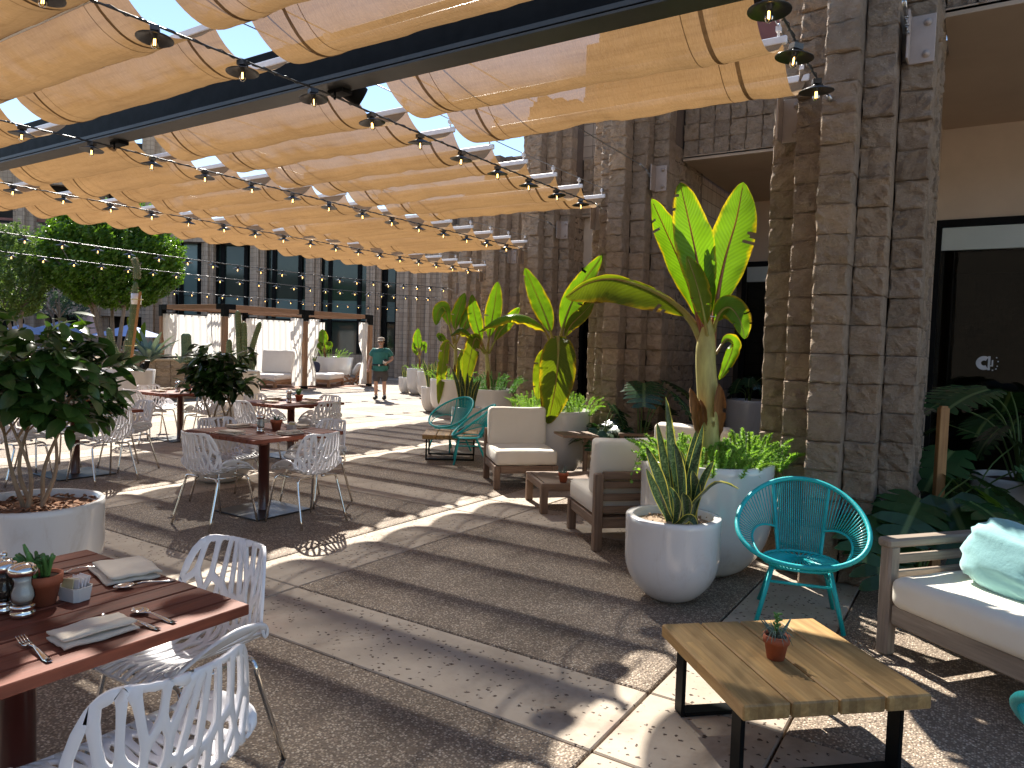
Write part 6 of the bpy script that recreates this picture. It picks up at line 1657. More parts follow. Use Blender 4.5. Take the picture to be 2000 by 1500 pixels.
fl = PD(112, 838, 4.2) - Vector((TP1.x, TP1.y, 0.53)); fb = MB()
for i in range(5):
    a = i * 1.257; finger(fb, fl, (math.cos(a), math.sin(a), 0.4), 0.022, 0.006, 0.008)
fb.build('blossom', M['blossom'], ct)
citrus((TP2.x, TP2.y, 0.53), 5, (0.02, 0.0, 0.64), (0.52, 0.52, 0.38), 298, 320, 0.15, 'smaller leafy citrus tree behind the middle table', 82)
# ---------------------------------------------------------------- cabanas
random.seed(99)
CED = [m_wood('cedar_%s' % 'xyz'[a], (0.36, 0.20, 0.105), (0.24, 0.125, 0.062), a, rough=0.65) for a in range(3)]
def m_curtain():
    m, n, b, out = new_mat('white_curtain')
    nz = N_(n, 'ShaderNodeTexNoise', Scale=6.0, Detail=3.0); n.links.new(coords(n), nz.inputs['Vector'])
    c = mixc(n, nz.outputs['Fac'], (0.80, 0.78, 0.74), (0.86, 0.84, 0.80)); n.links.new(c, b.inputs['Base Color']); b.inputs['Roughness'].default_value = 0.9
    tr = n.nodes.new('ShaderNodeBsdfTranslucent'); n.links.new(c, tr.inputs[0]); ms = n.nodes.new('ShaderNodeMixShader'); ms.inputs[0].default_value = 0.45
    n.links.new(b.outputs[0], ms.inputs[1]); n.links.new(tr.outputs[0], ms.inputs[2]); n.links.new(ms.outputs[0], out.inputs[0]); return m
M['curtain'] = m_curtain()
M['deck'] = pm('red_brown_mat', (0.34, 0.19, 0.13), (0.27, 0.145, 0.10), scale=10, rough=0.9)
XF, XB, YS = -18.9, -22.1, (13.5, 16.55, 19.6); ZB = 2.62
cab = empty('cabana', ((XF + XB) / 2, 16.55, 0), 0, 'double timber cabana with black corner brackets and white curtains at the back', 'cabana')
def cw(x, y, z=0): return (x - (XF + XB) / 2, y - 16.55, z)
for x in (XF, XB):
    for y in YS:
        bx('post', cw(x, y, 1.15), (0.145, 0.145, 2.2), CED, cab)
        MB().box((0, 0, 0), (0.17, 0.17, 0.36), bev=0.004).build('bracket', M['black_metal'], cab, cw(x, y, ZB - 0.18))
        MB().box((0, 0, 0), (0.17, 0.17, 0.1), bev=0.004).build('foot_bracket', M['black_metal'], cab, cw(x, y, 0.05))
    for i in (0, 1):
        bx('beam', cw(x, (YS[i] + YS[i + 1]) / 2, ZB - 0.075), (0.13, 2.46, 0.14), CED, cab)
        for y, sg in ((YS[i], 1), (YS[i + 1], -1)): MB().box((0, 0, 0), (0.15, 0.24, 0.16)).build('bracket_sleeve', M['black_metal'], cab, cw(x, y + sg * 0.2, ZB - 0.075))
for y in YS:
    bx('beam', cw((XF + XB) / 2, y, ZB - 0.075), (2.55, 0.13, 0.14), CED, cab)
    for x, sg in ((XF, -1), (XB, 1)): MB().box((0, 0, 0), (0.24, 0.15, 0.16)).build('bracket_sleeve', M['black_metal'], cab, cw(x + sg * 0.2, y, ZB - 0.075))
for i in (0, 1):
    for k in range(7): bx('shade_slat', cw((XF + XB) / 2, YS[i] + 0.35 + k * 0.39, ZB - 0.06), (3.0, 0.04, 0.09), CED, cab)
MB().box((0, 0, 0.012), (3.3, 6.3, 0.02)).build('floor_mat', M['deck'], cab)
def curtain(a, b, z0, z1, folds, amp, tie=None, lab='curtain', rod=True, gather=1.0):
    """cloth hung from a to b (cabana coords), folds perpendicular to it"""
    a = Vector((*a, 0)); b = Vector((*b, 0)); d = b - a; L = d.length; d.normalize(); nrm = Vector((-d.y, d.x, 0))
    nx = folds * 8; nz_ = 14; vs = []; fs = []; ph = rnd(0, 6)
    for j in range(nz_ + 1):
        v = j / nz_; z = z1 + (z0 - z1) * v
        if tie is not None:
            k = abs(v - tie[0]); pin = 1 - (1 - tie[1]) * math.exp(-(k / 0.16) ** 2) - (0.18 if v > tie[0] else 0) * (1 - math.exp(-(k / 0.16) ** 2)); off_ = tie[2] * (1 - math.exp(-((v) / 0.45) ** 2)) 
        else: pin, off_ = 1.0, 0.0
        for i in range(nx + 1):
            u = i / nx
            p = a + d * (L * (off_ + (u - off_) * pin if tie is not None else u)) + nrm * amp * (0.6 + 0.4 * math.sin(u * 7 + ph)) * math.cos(u * folds * 2 * math.pi + 0.4 * math.sin(v * 3 + u * 5)) * (pin ** 0.3)
            vs.append(p + Vector((0, 0, z)))
    for j in range(nz_):
        for i in range(nx): q = j * (nx + 1) + i; fs.append((q, q + 1, q + nx + 2, q + nx + 1))
    o = link('curtain', mesh('curtain', vs, fs, M['curtain'], True), cab)
    MB().tube([a + Vector((0, 0, z1 + 0.03)), b + Vector((0, 0, z1 + 0.03))], 0.014, 6).build('curtain_rod', M['black_metal'], o)
    for i in range(max(2, folds)):
        p = a + d * (L * (i + 0.5) / max(2, folds)); MB().lathe([(0, -0.02), (0.028, 0), (0, 0.02)], 7).build('grommet', M['black_metal'], o, p + Vector((0, 0, z1 - 0.02)))
    return o
X_F, X_B = XF - (XF + XB) / 2, XB - (XF + XB) / 2
for i in (0, 1):
    y0, y1 = YS[i] - 16.55 + 0.12, YS[i + 1] - 16.55 - 0.12
    curtain((X_B + 0.02, y0), (X_B + 0.02, y1), 0.12, 2.33, 11, 0.05)
# drawn-back curtains: front plane both sides of the posts, end planes
for (a, b, o_) in (((X_F - 0.12, -3.05), (X_F - 0.75, -3.05), 0.0), ((X_B + 0.75, -3.05), (X_B + 0.12, -3.05), 1.0),
                   ((X_F, -2.9), (X_F, -2.45), 0.0), ((X_F, -0.55), (X_F, -0.10), 1.0), ((X_F, 0.10), (X_F, 0.60), 0.0), ((X_F, 2.5), (X_F, 2.95), 1.0),
                   ((X_B + 0.12, 3.05), (X_B + 0.8, 3.05), 0.0), ((X_F - 0.5, 3.05), (X_F - 0.1, 3.05), 1.0), ((X_B + 0.1, 0), (X_B + 0.7, 0), 0.0)):
    curtain(a, b, 0.10, 2.33, 4, 0.07, tie=(0.55, 0.40, o_))
# day beds
M['daybed'] = pm('daybed_white', (0.78, 0.75, 0.70), (0.73, 0.70, 0.65), scale=4, rough=0.9, bump=0.1, bscale=150)
def daybed(c, rz, lab, back=True):
    t = empty('daybed', c, rz, lab, 'daybed', 'teak daybeds in the cabanas')
    for (px, py) in ((-0.5, -0.75), (0.5, -0.75), (-0.5, 0.75), (0.5, 0.75)): bx('leg', (px, py, 0.12), (0.09, 0.09, 0.24), CED, t)
    for px in (-0.5, 0.5): bx('side_rail', (px, 0, 0.22), (0.07, 1.6, 0.1), CED, t)
    for py in (-0.78, 0.78): bx('end_rail', (0, py, 0.22), (1.06, 0.07, 0.1), CED, t)
    softbox('mattress', (1.1, 1.66, 0.2), 0.06, M['daybed'], t, (0, 0, 0.37), seg=3)
    if back: softbox('backrest', (1.1, 0.24, 0.78), 0.05, M['daybed'], t, (0, 0.72, 0.85), rot=(R(-8), 0, 0), seg=3)
    return t
dp = PZ(526, 752, 0.1); daybed((dp.x - 0.3, dp.y + 0.25, 0), R(28), 'white daybed with tall backrest in the left cabana')
dp = PZ(624, 750, 0.1); daybed((dp.x - 0.2, dp.y + 0.3, 0), R(28), 'white flat daybed in the right cabana', back=False)
# sling chair
sp_ = PZ(690, 752, 0.0); t = empty('sling_chair', (sp_.x, sp_.y, 0), R(-60), 'low timber sling chair with grey cushion in the right cabana', 'chair')
for sx in (-0.3, 0.3):
    MB().bar((sx, -0.55, 0.05), (sx, 0.35, 0.30), 0.05, 0.06).build('side_frame', CED[1], t); MB().bar((sx, -0.30, 0.36), (sx, 0.10, 0.02), 0.05, 0.06).build('front_leg', CED[1], t); MB().bar((sx, 0.02, 0.05), (sx, 0.55, 0.95), 0.05, 0.06).build('back_frame', CED[1], t)
for k in range(6): MB().box((0, 0.15 + 0.066 * k, 0.27 + 0.112 * k), (0.6, 0.03, 0.05)).build('back_slat', CED[0], t)
for k in range(5): MB().box((0, -0.35 + 0.11 * k, 0.34 - 0.03 * k), (0.6, 0.05, 0.03)).build('seat_slat', CED[0], t)
M['greycush'] = pm('pale_grey_cushion', (0.55, 0.56, 0.57), (0.48, 0.49, 0.50), scale=5, rough=0.9)
pillow('grey_cushion', (sp_.x - 0.05, sp_.y + 0.25, 0.6), (0.5, 0.2, 0.5), (R(-30), 0, R(-60)), M['greycush'], 'pale grey cushion on the sling chair', wr=0.015)
np_ = PD(612, 722, 26.3); pillow('navy_cushion', (np_.x, np_.y, 0.66), (0.5, 0.16, 0.42), (R(-12), 0, R(28)), pm('navy_cloth', (0.02, 0.022, 0.045), (0.03, 0.032, 0.06), scale=20, rough=0.9), 'dark navy cushion on the flat daybed', wr=0.012)
# planters by the cabana
wpl = PD(557, 735, 26.2); tw_ = empty('timber_planter', (wpl.x, wpl.y, 0), 0, 'tapered timber planter with an aloe in the left cabana', 'planter')
for k in range(10):
    a = k * 0.628; bx('stave', (0.27 * math.cos(a), 0.27 * math.sin(a), 0.42), (0.035, 0.165, 0.82), CED, tw_, rot=(0, 0, a))
MB().lathe([(0.0, 0.76), (0.25, 0.76)][::-1], 14).build('soil', M['soil'], tw_)
M['aloe'] = leafmat('aloe_green', (0.16, 0.24, 0.11), trans=0.15, rough=0.5)
def rosette(c, n, L, w, lab, cat, m, seed, up=0.9, name='agave', curve=0.15):
    random.seed(seed); t = empty(name, c, 0, lab, cat)
    for i in range(n):
        a = i * 2.4; e = up * (0.25 + 0.75 * (i / n)); d = Vector((math.cos(a) * math.cos(e), math.sin(a) * math.cos(e), math.sin(e))); l = L * (0.75 + 0.25 * math.sin(i * 1.3))
        blade(t, [Vector((0, 0, 0)), d * l * 0.5 + Vector((0, 0, curve * l * 0.3)), d * l - Vector((0, 0, curve * l * 0.2))], w, m, fold=0.5, n=10, nx=3, tears=0, seed=seed + i, wav=0.004, w0=3.0, peak=0.4)
    return t
rosette((wpl.x, wpl.y, 0.78), 18, 0.5, 0.04, 'spiky aloe in the timber planter', 'aloe', M['aloe'], 700, up=1.3, name='aloe')
wp2 = PD(646, 738, 28.0); planter(wp2.x, wp2.y, 0.85, 1.0, 'wide white planter with a young banana behind the right cabana', taper=0.8, shape='cone')
fern((wp2.x, wp2.y, 0.98), 20, 0.7, 0.5, 'ferns in the wide planter behind the right cabana', M['fern'], 12, nb=24)
banana(wp2, 0.95, 28.0, [(636, 705), (635, 690), (634, 680)], [([(634, 690, 0), (632, 670, 0), (631, 655, 0), (630, 643, 0)], 0.28, False, False), ([(635, 690, 0), (640, 680, 0), (645, 672, 0), (648, 668, 0)], 0.2, False, False), ([(634, 690, 0), (629, 680, 0), (626, 674, 0), (624, 668, 0)], 0.2, False, False)], 'young banana behind the right cabana', rr=0.04)
snk = PD(607, 735, 26.6); planter(snk.x, snk.y, 0.25, 0.7, 'small white pot with a yellow snake plant between the cabanas', taper=0.6); snake((snk.x, snk.y, 0.66), 12, 0.6, 0.25, 'yellow snake plant between the cabanas', 34)

# ---------------------------------------------------------------- raised bed with cacti and trees
rb = empty('raised_bed_wall', (-17.3, 4.0, 0), 0, 'low wall of brown blocks round the raised cactus bed', 'wall')
for i in range(22):
    for c in range(5): o = link('block', random.choice(blk), rb, (-0.11, i * 0.4 + 0.2, c * 0.2 + 0.1), (0, 0, R(90)), (0.4 * random.choice((1, -1)), 0.22, 0.2))
for i in range(12):
    for c in range(5): o = link('block', random.choice(blk), rb, (-0.42 - i * 0.4, 8.69, c * 0.2 + 0.1), (0, 0, R(180)), (0.4, 0.22, 0.2))
MB().box((-3.2, 4.3, 0.48), (5.9, 8.6, 0.9)).build('earth_fill', M['gravel'], rb)
MB().box((-0.11, 4.4, 1.02), (0.27, 8.84, 0.05), bev=0.01).box((-2.5, 8.69, 1.02), (4.5, 0.27, 0.05), bev=0.01).build('coping', M['stucco'], rb)
M['cactus'] = pm('cactus_green', (0.15, 0.215, 0.11), (0.10, 0.155, 0.075), scale=12, rough=0.65)
M['spine'] = pm('cactus_spines', (0.50, 0.42, 0.27), (0.42, 0.33, 0.2), scale=20, rough=0.8)
def cactus_col(mb, C, r, ribs=11, taper=0.15):
    n = len(C) - 1; vs = []; fs = []; K = ribs * 4
    for i, p in enumerate(C):
        t = i / n; T = (C[min(i + 1, n)] - C[max(i - 1, 0)]).normalized(); x = T.orthogonal().normalized(); y = T.cross(x)
        rr = r * (1 - taper * t) * (1 if t < 0.88 else math.sqrt(max(0.004, 1 - ((t - 0.88) / 0.12) ** 2)))
        for k in range(K):
            a = 2 * math.pi * k / K; q = rr * (1 + 0.13 * math.cos(a * ribs)); vs.append(p + x * q * math.cos(a) + y * q * math.sin(a))
    for i in range(n):
        for k in range(K): fs.append((i * K + k, i * K + (k + 1) % K, (i + 1) * K + (k + 1) % K, (i + 1) * K + k))
    fs.append(tuple(n * K + k for k in range(K))); mb.add(vs, fs, True)
def cactus(base, arms, lab, d, ribs=11):
    t = empty('cactus', base, 0, lab, 'cactus')
    for (pp, r) in arms:
        b = MB(); P3 = pix(pp, d, Vector(base)); r *= 0.8; C = spline(P3, 40); cactus_col(b, C, r, ribs); o = b.build('column', M['cactus'], t)
        sp = MB()
        for i in range(2, 38, 2):
            for k in range(0, ribs):
                a = 2 * math.pi * k / ribs; T = (C[min(i + 1, 40)] - C[i - 1]).normalized(); x = T.orthogonal().normalized(); y = T.cross(x); e = x * math.cos(a) + y * math.sin(a)
                for _ in range(2):
                    p = C[i] + e * r * 1.08 * (1 - 0.15 * i / 40); q = p + (e + Vector((rnd(-0.6, 0.6), rnd(-0.6, 0.6), rnd(-0.6, 0.6)))).normalized() * 0.035; s_ = Vector((0.003, 0.003, 0)); sp.add([p - s_, p + s_, q], [(0, 1, 2)])
        sp.build('spines', M['spine'], o, kind='stuff')
    return t
CP = VW(-0.5339 * 13.5, 13.5)
planter(CP.x, CP.y, 0.50, 0.97, 'tall white planter holding the staked column cactus', taper=0.85, shape='cone', soil='gravel')
cb0 = Vector((CP.x, CP.y, 0.93))
cactus(cb0, [([(252, 725, 0), (256, 660, 0), (261, 590, 0), (266, 550, 0)], 0.065), ([(267, 545, 0.0), (268, 530, 0), (264, 512, 0), (261, 503, 0)], 0.06)], 'tall thin column cactus tied to a stake in the white planter', 13.5)
cactus(Vector((CP.x - 0.1, CP.y + 0.1, 0.93)), [([(243, 728, 0.1), (232, 700, 0.1), (218, 670, 0.1), (212, 640, 0.1)], 0.07), ([(240, 728, 0), (222, 712, 0), (208, 690, 0)], 0.06), ([(250, 728, 0), (249, 690, -0.1), (248, 662, -0.1)], 0.06)], 'leaning column cactus behind the staked one', 13.6)
sb = PD(253, 722, 13.35); stt = PD(274, 570, 13.35)
sk2 = empty('cactus_stake', (sb.x, sb.y, 0.9), 0, 'orange timber stake propping the column cactus', 'stake')
MB().bar((0, 0, 0), stt - Vector((sb.x, sb.y, 0.9)), 0.045, 0.03).build('shaft', STK, sk2)
for (px, py) in ((268, 585), (256, 675)):
    q = PD(px, py, 13.4) - Vector((sb.x, sb.y, 0.9)); MB().tube([q + Vector((0.1 * math.cos(a * 0.785), 0.1 * math.sin(a * 0.785), 0)) for a in range(8)], 0.008, 5, closed=True).build('tie', pm('yellow_tie', (0.55, 0.50, 0.18), rough=0.6), sk2)
q = PD(266, 584, 13.5); wrp = MB().lathe([(0.085, -0.10), (0.09, 0), (0.085, 0.10)], 16).build('cactus_wrap', M['alu']); wrp.location = q; tag(wrp, 'white wrap bound round the staked column cactus', 'wrap')
fl_ = PD(282, 718, 13.0); fo = empty('spot_light', fl_, 0, 'small black spot light on the rim of the tall white planter', 'spot light')
MB().box((0, 0, 0.02), (0.12, 0.1, 0.1), bev=0.01).build('head', M['black_metal'], fo, rot=(0, R(-30), 0)); MB().box((0.05, 0, 0.1), (0.02, 0.09, 0.12)).build('visor', M['black_metal'], fo, rot=(0, R(20), 0)); MB().tube([(0, 0, -0.08), (0, 0, 0)], 0.012, 6).build('stem', M['black_metal'], fo)
CP2 = VW(-0.386 * 14.5, 14.5)
planter(CP2.x, CP2.y, 0.52, 0.97, 'tall white planter behind the smaller citrus, with column cacti', taper=0.75, soil='gravel')
cactus(Vector((CP2.x, CP2.y, 0.93)), [([(470, 722, 0), (468, 680, 0), (466, 640, 0), (464, 606, 0)], 0.075), ([(478, 722, 0), (477, 690, 0), (477, 650, 0), (476, 628, 0)], 0.07), ([(484, 720, 0), (490, 690, 0), (498, 660, 0), (509, 628, 0)], 0.065), ([(446, 722, 0), (447, 700, 0), (448, 662, 0)], 0.07), ([(492, 722, 0), (496, 700, 0), (497, 688, 0)], 0.06)], 'group of column cacti in front of the cabana', 14.5)
bc = PD(365, 700, 18.2); cactus(Vector((bc.x, bc.y, 0.95)), [([(365, 708, 0), (365, 690, 0), (364, 670, 0), (363, 650, 0)], 0.15)], 'stout barrel cactus in front of the left cabana curtain', 18.2, ribs=17)
M['agave'] = leafmat('agave_blue', (0.20, 0.27, 0.22), trans=0.12, rough=0.5, rv=0.1)
ag = PD(292, 706, 18.0); rosette((ag.x, ag.y, 0.95), 26, 0.95, 0.085, 'big blue-grey agave on the raised bed', 'agave', M['agave'], 720, up=1.25)
ag2 = PD(352, 702, 17.9); rosette((ag2.x, ag2.y, 0.95), 14, 0.4, 0.03, 'small spiky agave left of the barrel cactus', 'agave', M['agave'], 740, up=1.2)
# bird-of-paradise leaf behind the agave
bp0 = PD(275, 690, 18.8); bpt = empty('paradise_plant', (bp0.x, bp0.y, 0.95), 0, 'green paddle-leaved shoot behind the staked cactus', 'plant')
for i, (a, b, c) in enumerate((((276, 690), (278, 665), (283, 628)), ((272, 690), (262, 650), (250, 618)), ((274, 690), (270, 668), (266, 642)))):
    blade(bpt, [PD(*a, 18.8) - bp0 + Vector((0, 0, bp0.z - 0.95)), PD(*b, 18.8) - Vector((bp0.x, bp0.y, 0.95)), PD(*c, 18.8) - Vector((bp0.x, bp0.y, 0.95))], 0.09, M['banana'], n=16, nx=4, tears=0, seed=760 + i, nrm=VIEWN, stalk=0.4)
# trees
M['ficus'] = leafmat('ficus_leaf', (0.12, 0.24, 0.03), trans=0.48, rough=0.28, tcol=(1, 1, 0.3), rv=0.0)
M['ficus2'] = leafmat('pale_tree_leaf', (0.15, 0.24, 0.06), trans=0.42, rough=0.4, rv=0.0)
M['acacia'] = leafmat('feathery_tree', (0.07, 0.13, 0.07), trans=0.3, rough=0.6, rv=0.0)
M['tbark'] = pm('grey_bark', (0.33, 0.27, 0.21), (0.22, 0.175, 0.13), scale=9, rough=0.9, bump=0.5, bscale=30)
def tree(base, trunks, cc, cr, nl, leaf, m, lab, seed, shoots=0, z_floor=None, clump=0.16):
    """base world; cc crown centre and radii world-size; leaves as small quads in shoots"""
    random.seed(seed); base = Vector(base); t = empty('tree', base, 0, lab, 'tree')
    cc = Vector(cc) - base
    tk = MB()
    for s in range(trunks):
        a = 2 * math.pi * s / max(1, trunks) + rnd(-0.3, 0.3); e = cc + Vector((cr[0] * 0.5 * math.cos(a), cr[1] * 0.5 * math.sin(a), -cr[2] * 0.25)); m_ = Vector((e.x * 0.45, e.y * 0.45, e.z * 0.45))
        C = spline([(0.08 * math.cos(a), 0.08 * math.sin(a), -0.1), m_, e], 10); tk.tube(C, [0.085 - 0.055 * i / 10 for i in range(11)], 8)
        for k in range(5):
            th = rnd(0, 6.28); q = e + Vector((math.cos(th) * cr[0], math.sin(th) * cr[1], rnd(0.1, 0.9) * cr[2])) * 0.5; tk.tube([C[7], (C[7] + q) / 2 + Vector((0, 0, 0.06)), q], [0.03, 0.02, 0.01], 5)
    tk.build('trunk', M['tbark'], t)
    vs, fs, uv = [], [], []
    ns = nl // 26
    for s in range(ns):
        # shoot origin in the crown volume, pointing outwards and up
        while True:
            p = Vector((rnd(-1, 1), rnd(-1, 1), rnd(-1, 1)))
            if p.length <= 1: break
        p = p.normalized() * (p.length ** 0.45)
        k = 0.92 + 0.16 * noise.noise(p * 2.1 + Vector((seed, 0, 0)))
        if noise.noise(p * 3.4 + Vector((0, seed, 0))) < -0.42: continue
        q = cc + Vector((p.x * cr[0], p.y * cr[1], p.z * cr[2])) * k
        d = (Vector((p.x, p.y, p.z * 0.6 + 0.75))).normalized(); L = rnd(0.5, 1.0) * clump * 2.4
        for i in range(26):
            s_ = i / 26; c = q + d * L * s_ + Vector((rnd(-1, 1), rnd(-1, 1), rnd(-1, 1))) * clump * 0.28 * (1 - 0.6 * s_)
            n_ = (d * 0.5 + Vector((rnd(-1, 1), rnd(-1, 1), rnd(-1, 1)))).normalized(); x = n_.orthogonal().normalized() * leaf * rnd(0.7, 1.2); y = n_.cross(x).normalized() * leaf * 0.5 * rnd(0.7, 1.2)
            b0 = len(vs); vs += [c - x, c + y, c + x, c - y]; fs.append((b0, b0 + 1, b0 + 2, b0 + 3)); uv += [(0.3, 0), (0.5, 0.5), (0.7, 1), (0.5, 0.5)]
    o = link('crown', mesh('crown', vs, fs, m, False, uv), t); return t
tb = PD(222, 690, 21.0)
cctr = PD(222, 512, 21.0)
tree((tb.x, tb.y, 0.4), 5, cctr, (1.80, 1.80, 1.50), 70000, 0.058, M['ficus'], 'round clipped ficus tree with dense glossy crown and several pale trunks', 901, clump=0.22)
tb = PD(40, 690, 20.0); cctr = PD(18, 540, 20.0)
tree((tb.x, tb.y, 0.4), 2, cctr, (0.85, 0.85, 1.25), 22000, 0.045, M['ficus2'], 'narrower sunlit tree at the left edge with pale trunk', 902, clump=0.18)
tb = PD(120, 690, 29.0); cctr = PD(105, 545, 29.0)
tree((tb.x, tb.y, 0), 2, cctr, (1.9, 1.9, 1.7), 9000, 0.06, M['acacia'], 'feathery grey-green tree between the clipped ficus and the left edge', 903, clump=0.3)
# parasols
def parasol(c, r, h, m, lab, closed=False, rz=0.3, sides=4):
    t = empty('parasol', c, rz, lab, 'parasol', 'parasols on the far terrace')
    MB().tube([(0, 0, 0), (0, 0, h + 0.12)], 0.025, 8).build('pole', M['black_metal'], t)
    MB().lathe([(0, h + 0.22), (0.035, h + 0.16), (0.05, h + 0.06), (0.02, h)][::-1], 10).build('finial', M['black_metal'], t)
    MB().lathe([(0.3, 0.0), (0.3, 0.05), (0.04, 0.09)], 20).build('base', M['black_metal'], t)
    if closed: MB().lathe([(0.20, h - 1.2), (0.235, h - 1.1), (0.17, h - 0.5), (0.06, h - 0.02), (0.0, h + 0.04)], 14).build('canopy', m, t)
    else:
        vs = []; fs = []; n = 6; K = sides * 6
        for i in range(n + 1):
            q = i / n
            for k in range(K):
                a = 2 * math.pi * k / K; sq = 1 / max(abs(math.cos((a + math.pi / sides) % (2 * math.pi / sides) - math.pi / sides)), 0.5) * 0.8
                vs.append((r * q * math.cos(a) * sq, r * q * math.sin(a) * sq, h - 0.42 * r * q * 0.9 - 0.03 * math.sin(q * math.pi)))
        for i in range(n):
            for k in range(K): fs.append((i * K + k, (i + 1) * K + k, (i + 1) * K + (k + 1) % K, i * K + (k + 1) % K))
        link('canopy', mesh('canopy', vs, fs, m, False), t)
    return t
M['blue_par'] = pm('pale_blue_canvas', (0.42, 0.50, 0.78), (0.38, 0.46, 0.74), scale=3, rough=0.8)
M['pink_par'] = pm('pale_pink_canvas', (0.62, 0.48, 0.50), (0.56, 0.42, 0.44), scale=3, rough=0.8)
for (px, py, d, r, m, lab, cl_) in ((253, 633, 28.0, 1.25, 'blue_par', 'open pale blue parasol right of the ficus trunks', False), (120, 626, 30.0, 1.3, 'blue_par', 'open pale blue parasol behind the leafy citrus', False),
                               (178, 600, 30.0, 1.0, 'pink_par', 'closed pink parasol left of the ficus trunks', True), (45, 632, 29.0, 1.1, 'blue_par', 'pale parasol at the far left beneath the tree', False)):
    p = PD(px, py, d); parasol((p.x, p.y, 0), r, p.z, M[m], lab, cl_)
# ---------------------------------------------------------------- far buildings
random.seed(123)
DF = 35.0
fa = empty('glass_facade', VW(0, DF), YAW, 'far two-storey glass facade between brown block piers behind the cabanas', 'building')
def fx(px): return (px - 1000) / F_PX * DF
M['far_glass'] = pm('dark_reflecting_glass', (0.022, 0.038, 0.034), (0.035, 0.055, 0.048), scale=0.6, rough=0.06, spec=0.5)
M['reflection_glass'] = pm('painted_reflection_glass', (0.13, 0.20, 0.20), (0.10, 0.16, 0.16), scale=0.5, rough=0.08, spec=0.6)  # sky reflection put into the pane colour as pale teal
piers = [(322, 342), (397, 420), (490, 518), (597, 625), (714, 742)]
for (a, b) in piers:
    x0, x1 = fx(a), fx(b); w = (x1 - x0) / 3
    for k in range(3): MB().box(((x0 + (k + 0.5) * w), -0.12 * (1 if k == 1 else 0.4), 3.1), (w - 0.02, 0.7 + 0.2 * (k == 1), 6.2)).build('pier', M['blockwall'], fa)
spans = [(342, 397), (420, 490), (518, 597), (625, 714), (742, 778)]
for (a, b) in spans:
    x0, x1 = fx(a), fx(b); W_ = x1 - x0; xc = (x0 + x1) / 2
    MB().box((xc, 0.05, 0.5), (W_, 0.4, 1.0)).build('sill_wall', M['blockwall'], fa)
    zs = [1.0, 2.6, 3.6, 6.1]
    cols = [x0, x0 + W_ * 0.18, x0 + W_ * 0.82, x1]
    for z0, z1 in zip(zs, zs[1:]):
        for c0, c1 in zip(cols, cols[1:]):
            o = MB().box(((c0 + c1) / 2, 0.10 + rnd(-0.004, 0.004), (z0 + z1) / 2), (c1 - c0 - 0.02, 0.03, z1 - z0 - 0.015)).build('pane', M['reflection_glass' if (z0 == 2.6 or a < 400) else 'far_glass'], fa, rot=(rnd(-0.004, 0.004), 0, rnd(-0.004, 0.004)))
    for c in cols: MB().box((c, 0.02, 3.6), (0.11 if c in (cols[0], cols[-1]) else 0.18, 0.16, 5.1)).build('mullion', M['black_metal'], fa)
    for z in zs[1:2]: MB().box((xc, 0.03, z), (W_, 0.12, 0.08)).build('transom', M['black_metal'], fa)
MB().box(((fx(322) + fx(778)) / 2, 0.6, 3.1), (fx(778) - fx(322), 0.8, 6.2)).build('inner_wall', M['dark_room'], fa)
MB().box(((fx(322) + fx(778)) / 2, 0.2, 6.3), (fx(778) - fx(322), 1.6, 0.4)).build('parapet', M['blockwall'], fa)
# right end: fluted block wall closing the corner beside the man
fw = empty('fluted_block_wall', VW(fx(776), DF - 0.6), YAW, 'tall fluted brown block wall between the glass facade and the right wing', 'wall')
x = 0.0; k = 0
while x < fx(905) - fx(776):
    w = random.choice((0.2, 0.2, 0.4, 0.2)); dpt = (0.0, 0.22, 0.1, 0.3)[k % 4]
    MB().box((x + w / 2, -dpt, 3.1), (w, 0.7, 6.2)).build('pier', M['blockwall'], fw); x += w; k += 1
# left wing in the shade, with balconies
lw_ = empty('hotel_wing', VW(0, 38.0), YAW + R(8), 'shaded brown block hotel wing with dark balconies behind the trees', 'building')
def lx(px): return (px - 1000) / F_PX * 38.0
wing = MB(); x0, x1 = lx(-420), lx(332)
wing.box(((x0 + x1) / 2, 1.6, 5.6), (x1 - x0, 0.4, 11.2)).build('back_wall', M['dark_room'], lw_)
n = 7; bay = (x1 - x0) / n
for i in range(n + 1):
    for k, (dx, dd, ww) in enumerate(((-0.3, 0.1, 0.32), (0.0, -0.15, 0.36), (0.32, 0.1, 0.32))):
        MB().box((x0 + i * bay + dx, 0.6 + dd, 5.6), (ww - 0.02, 1.2, 11.2)).build('pier', M['blockwall'], lw_)
for i in range(n):
    xc = x0 + (i + 0.5) * bay
    for s, z in enumerate((3.1, 6.2, 9.3)):
        MB().box((xc, 0.5, z), (bay - 0.9, 0.35, 1.15)).build('parapet', M['blockwall'], lw_)
        MB().box((xc, 0.42, z + 0.78), (bay - 0.95, 0.08, 0.12)).build('rail', M['red_metal'], lw_)
        MB().box((xc, 1.0, z + 0.3), (bay - 0.9, 1.2, 0.1)).build('floor_slab', M['stucco'], lw_)
    MB().box((xc + 0.6, 1.0, 1.3), (1.6, 0.3, 2.6)).build('doorway', M['black_metal'], lw_)
    MB().box((xc - 1.3, 0.9, 1.25), (bay * 0.4, 0.5, 2.5)).build('ground_wall', M['blockwall'], lw_)
# opposite wing behind the viewer, closing the courtyard (unseen, added to dim glass reflections)
ow = empty('opposite_wing', (-4, -26, 0), 0, 'unseen brown block wing across the courtyard, behind the viewer', 'building')
MB().box((0, -0.5, 4.5), (90, 1.0, 9.0)).build('wall', m_blockwall('block_wall_darkened', 0.16), ow)  # brown darkened to keep its mirrored image in the glass dim
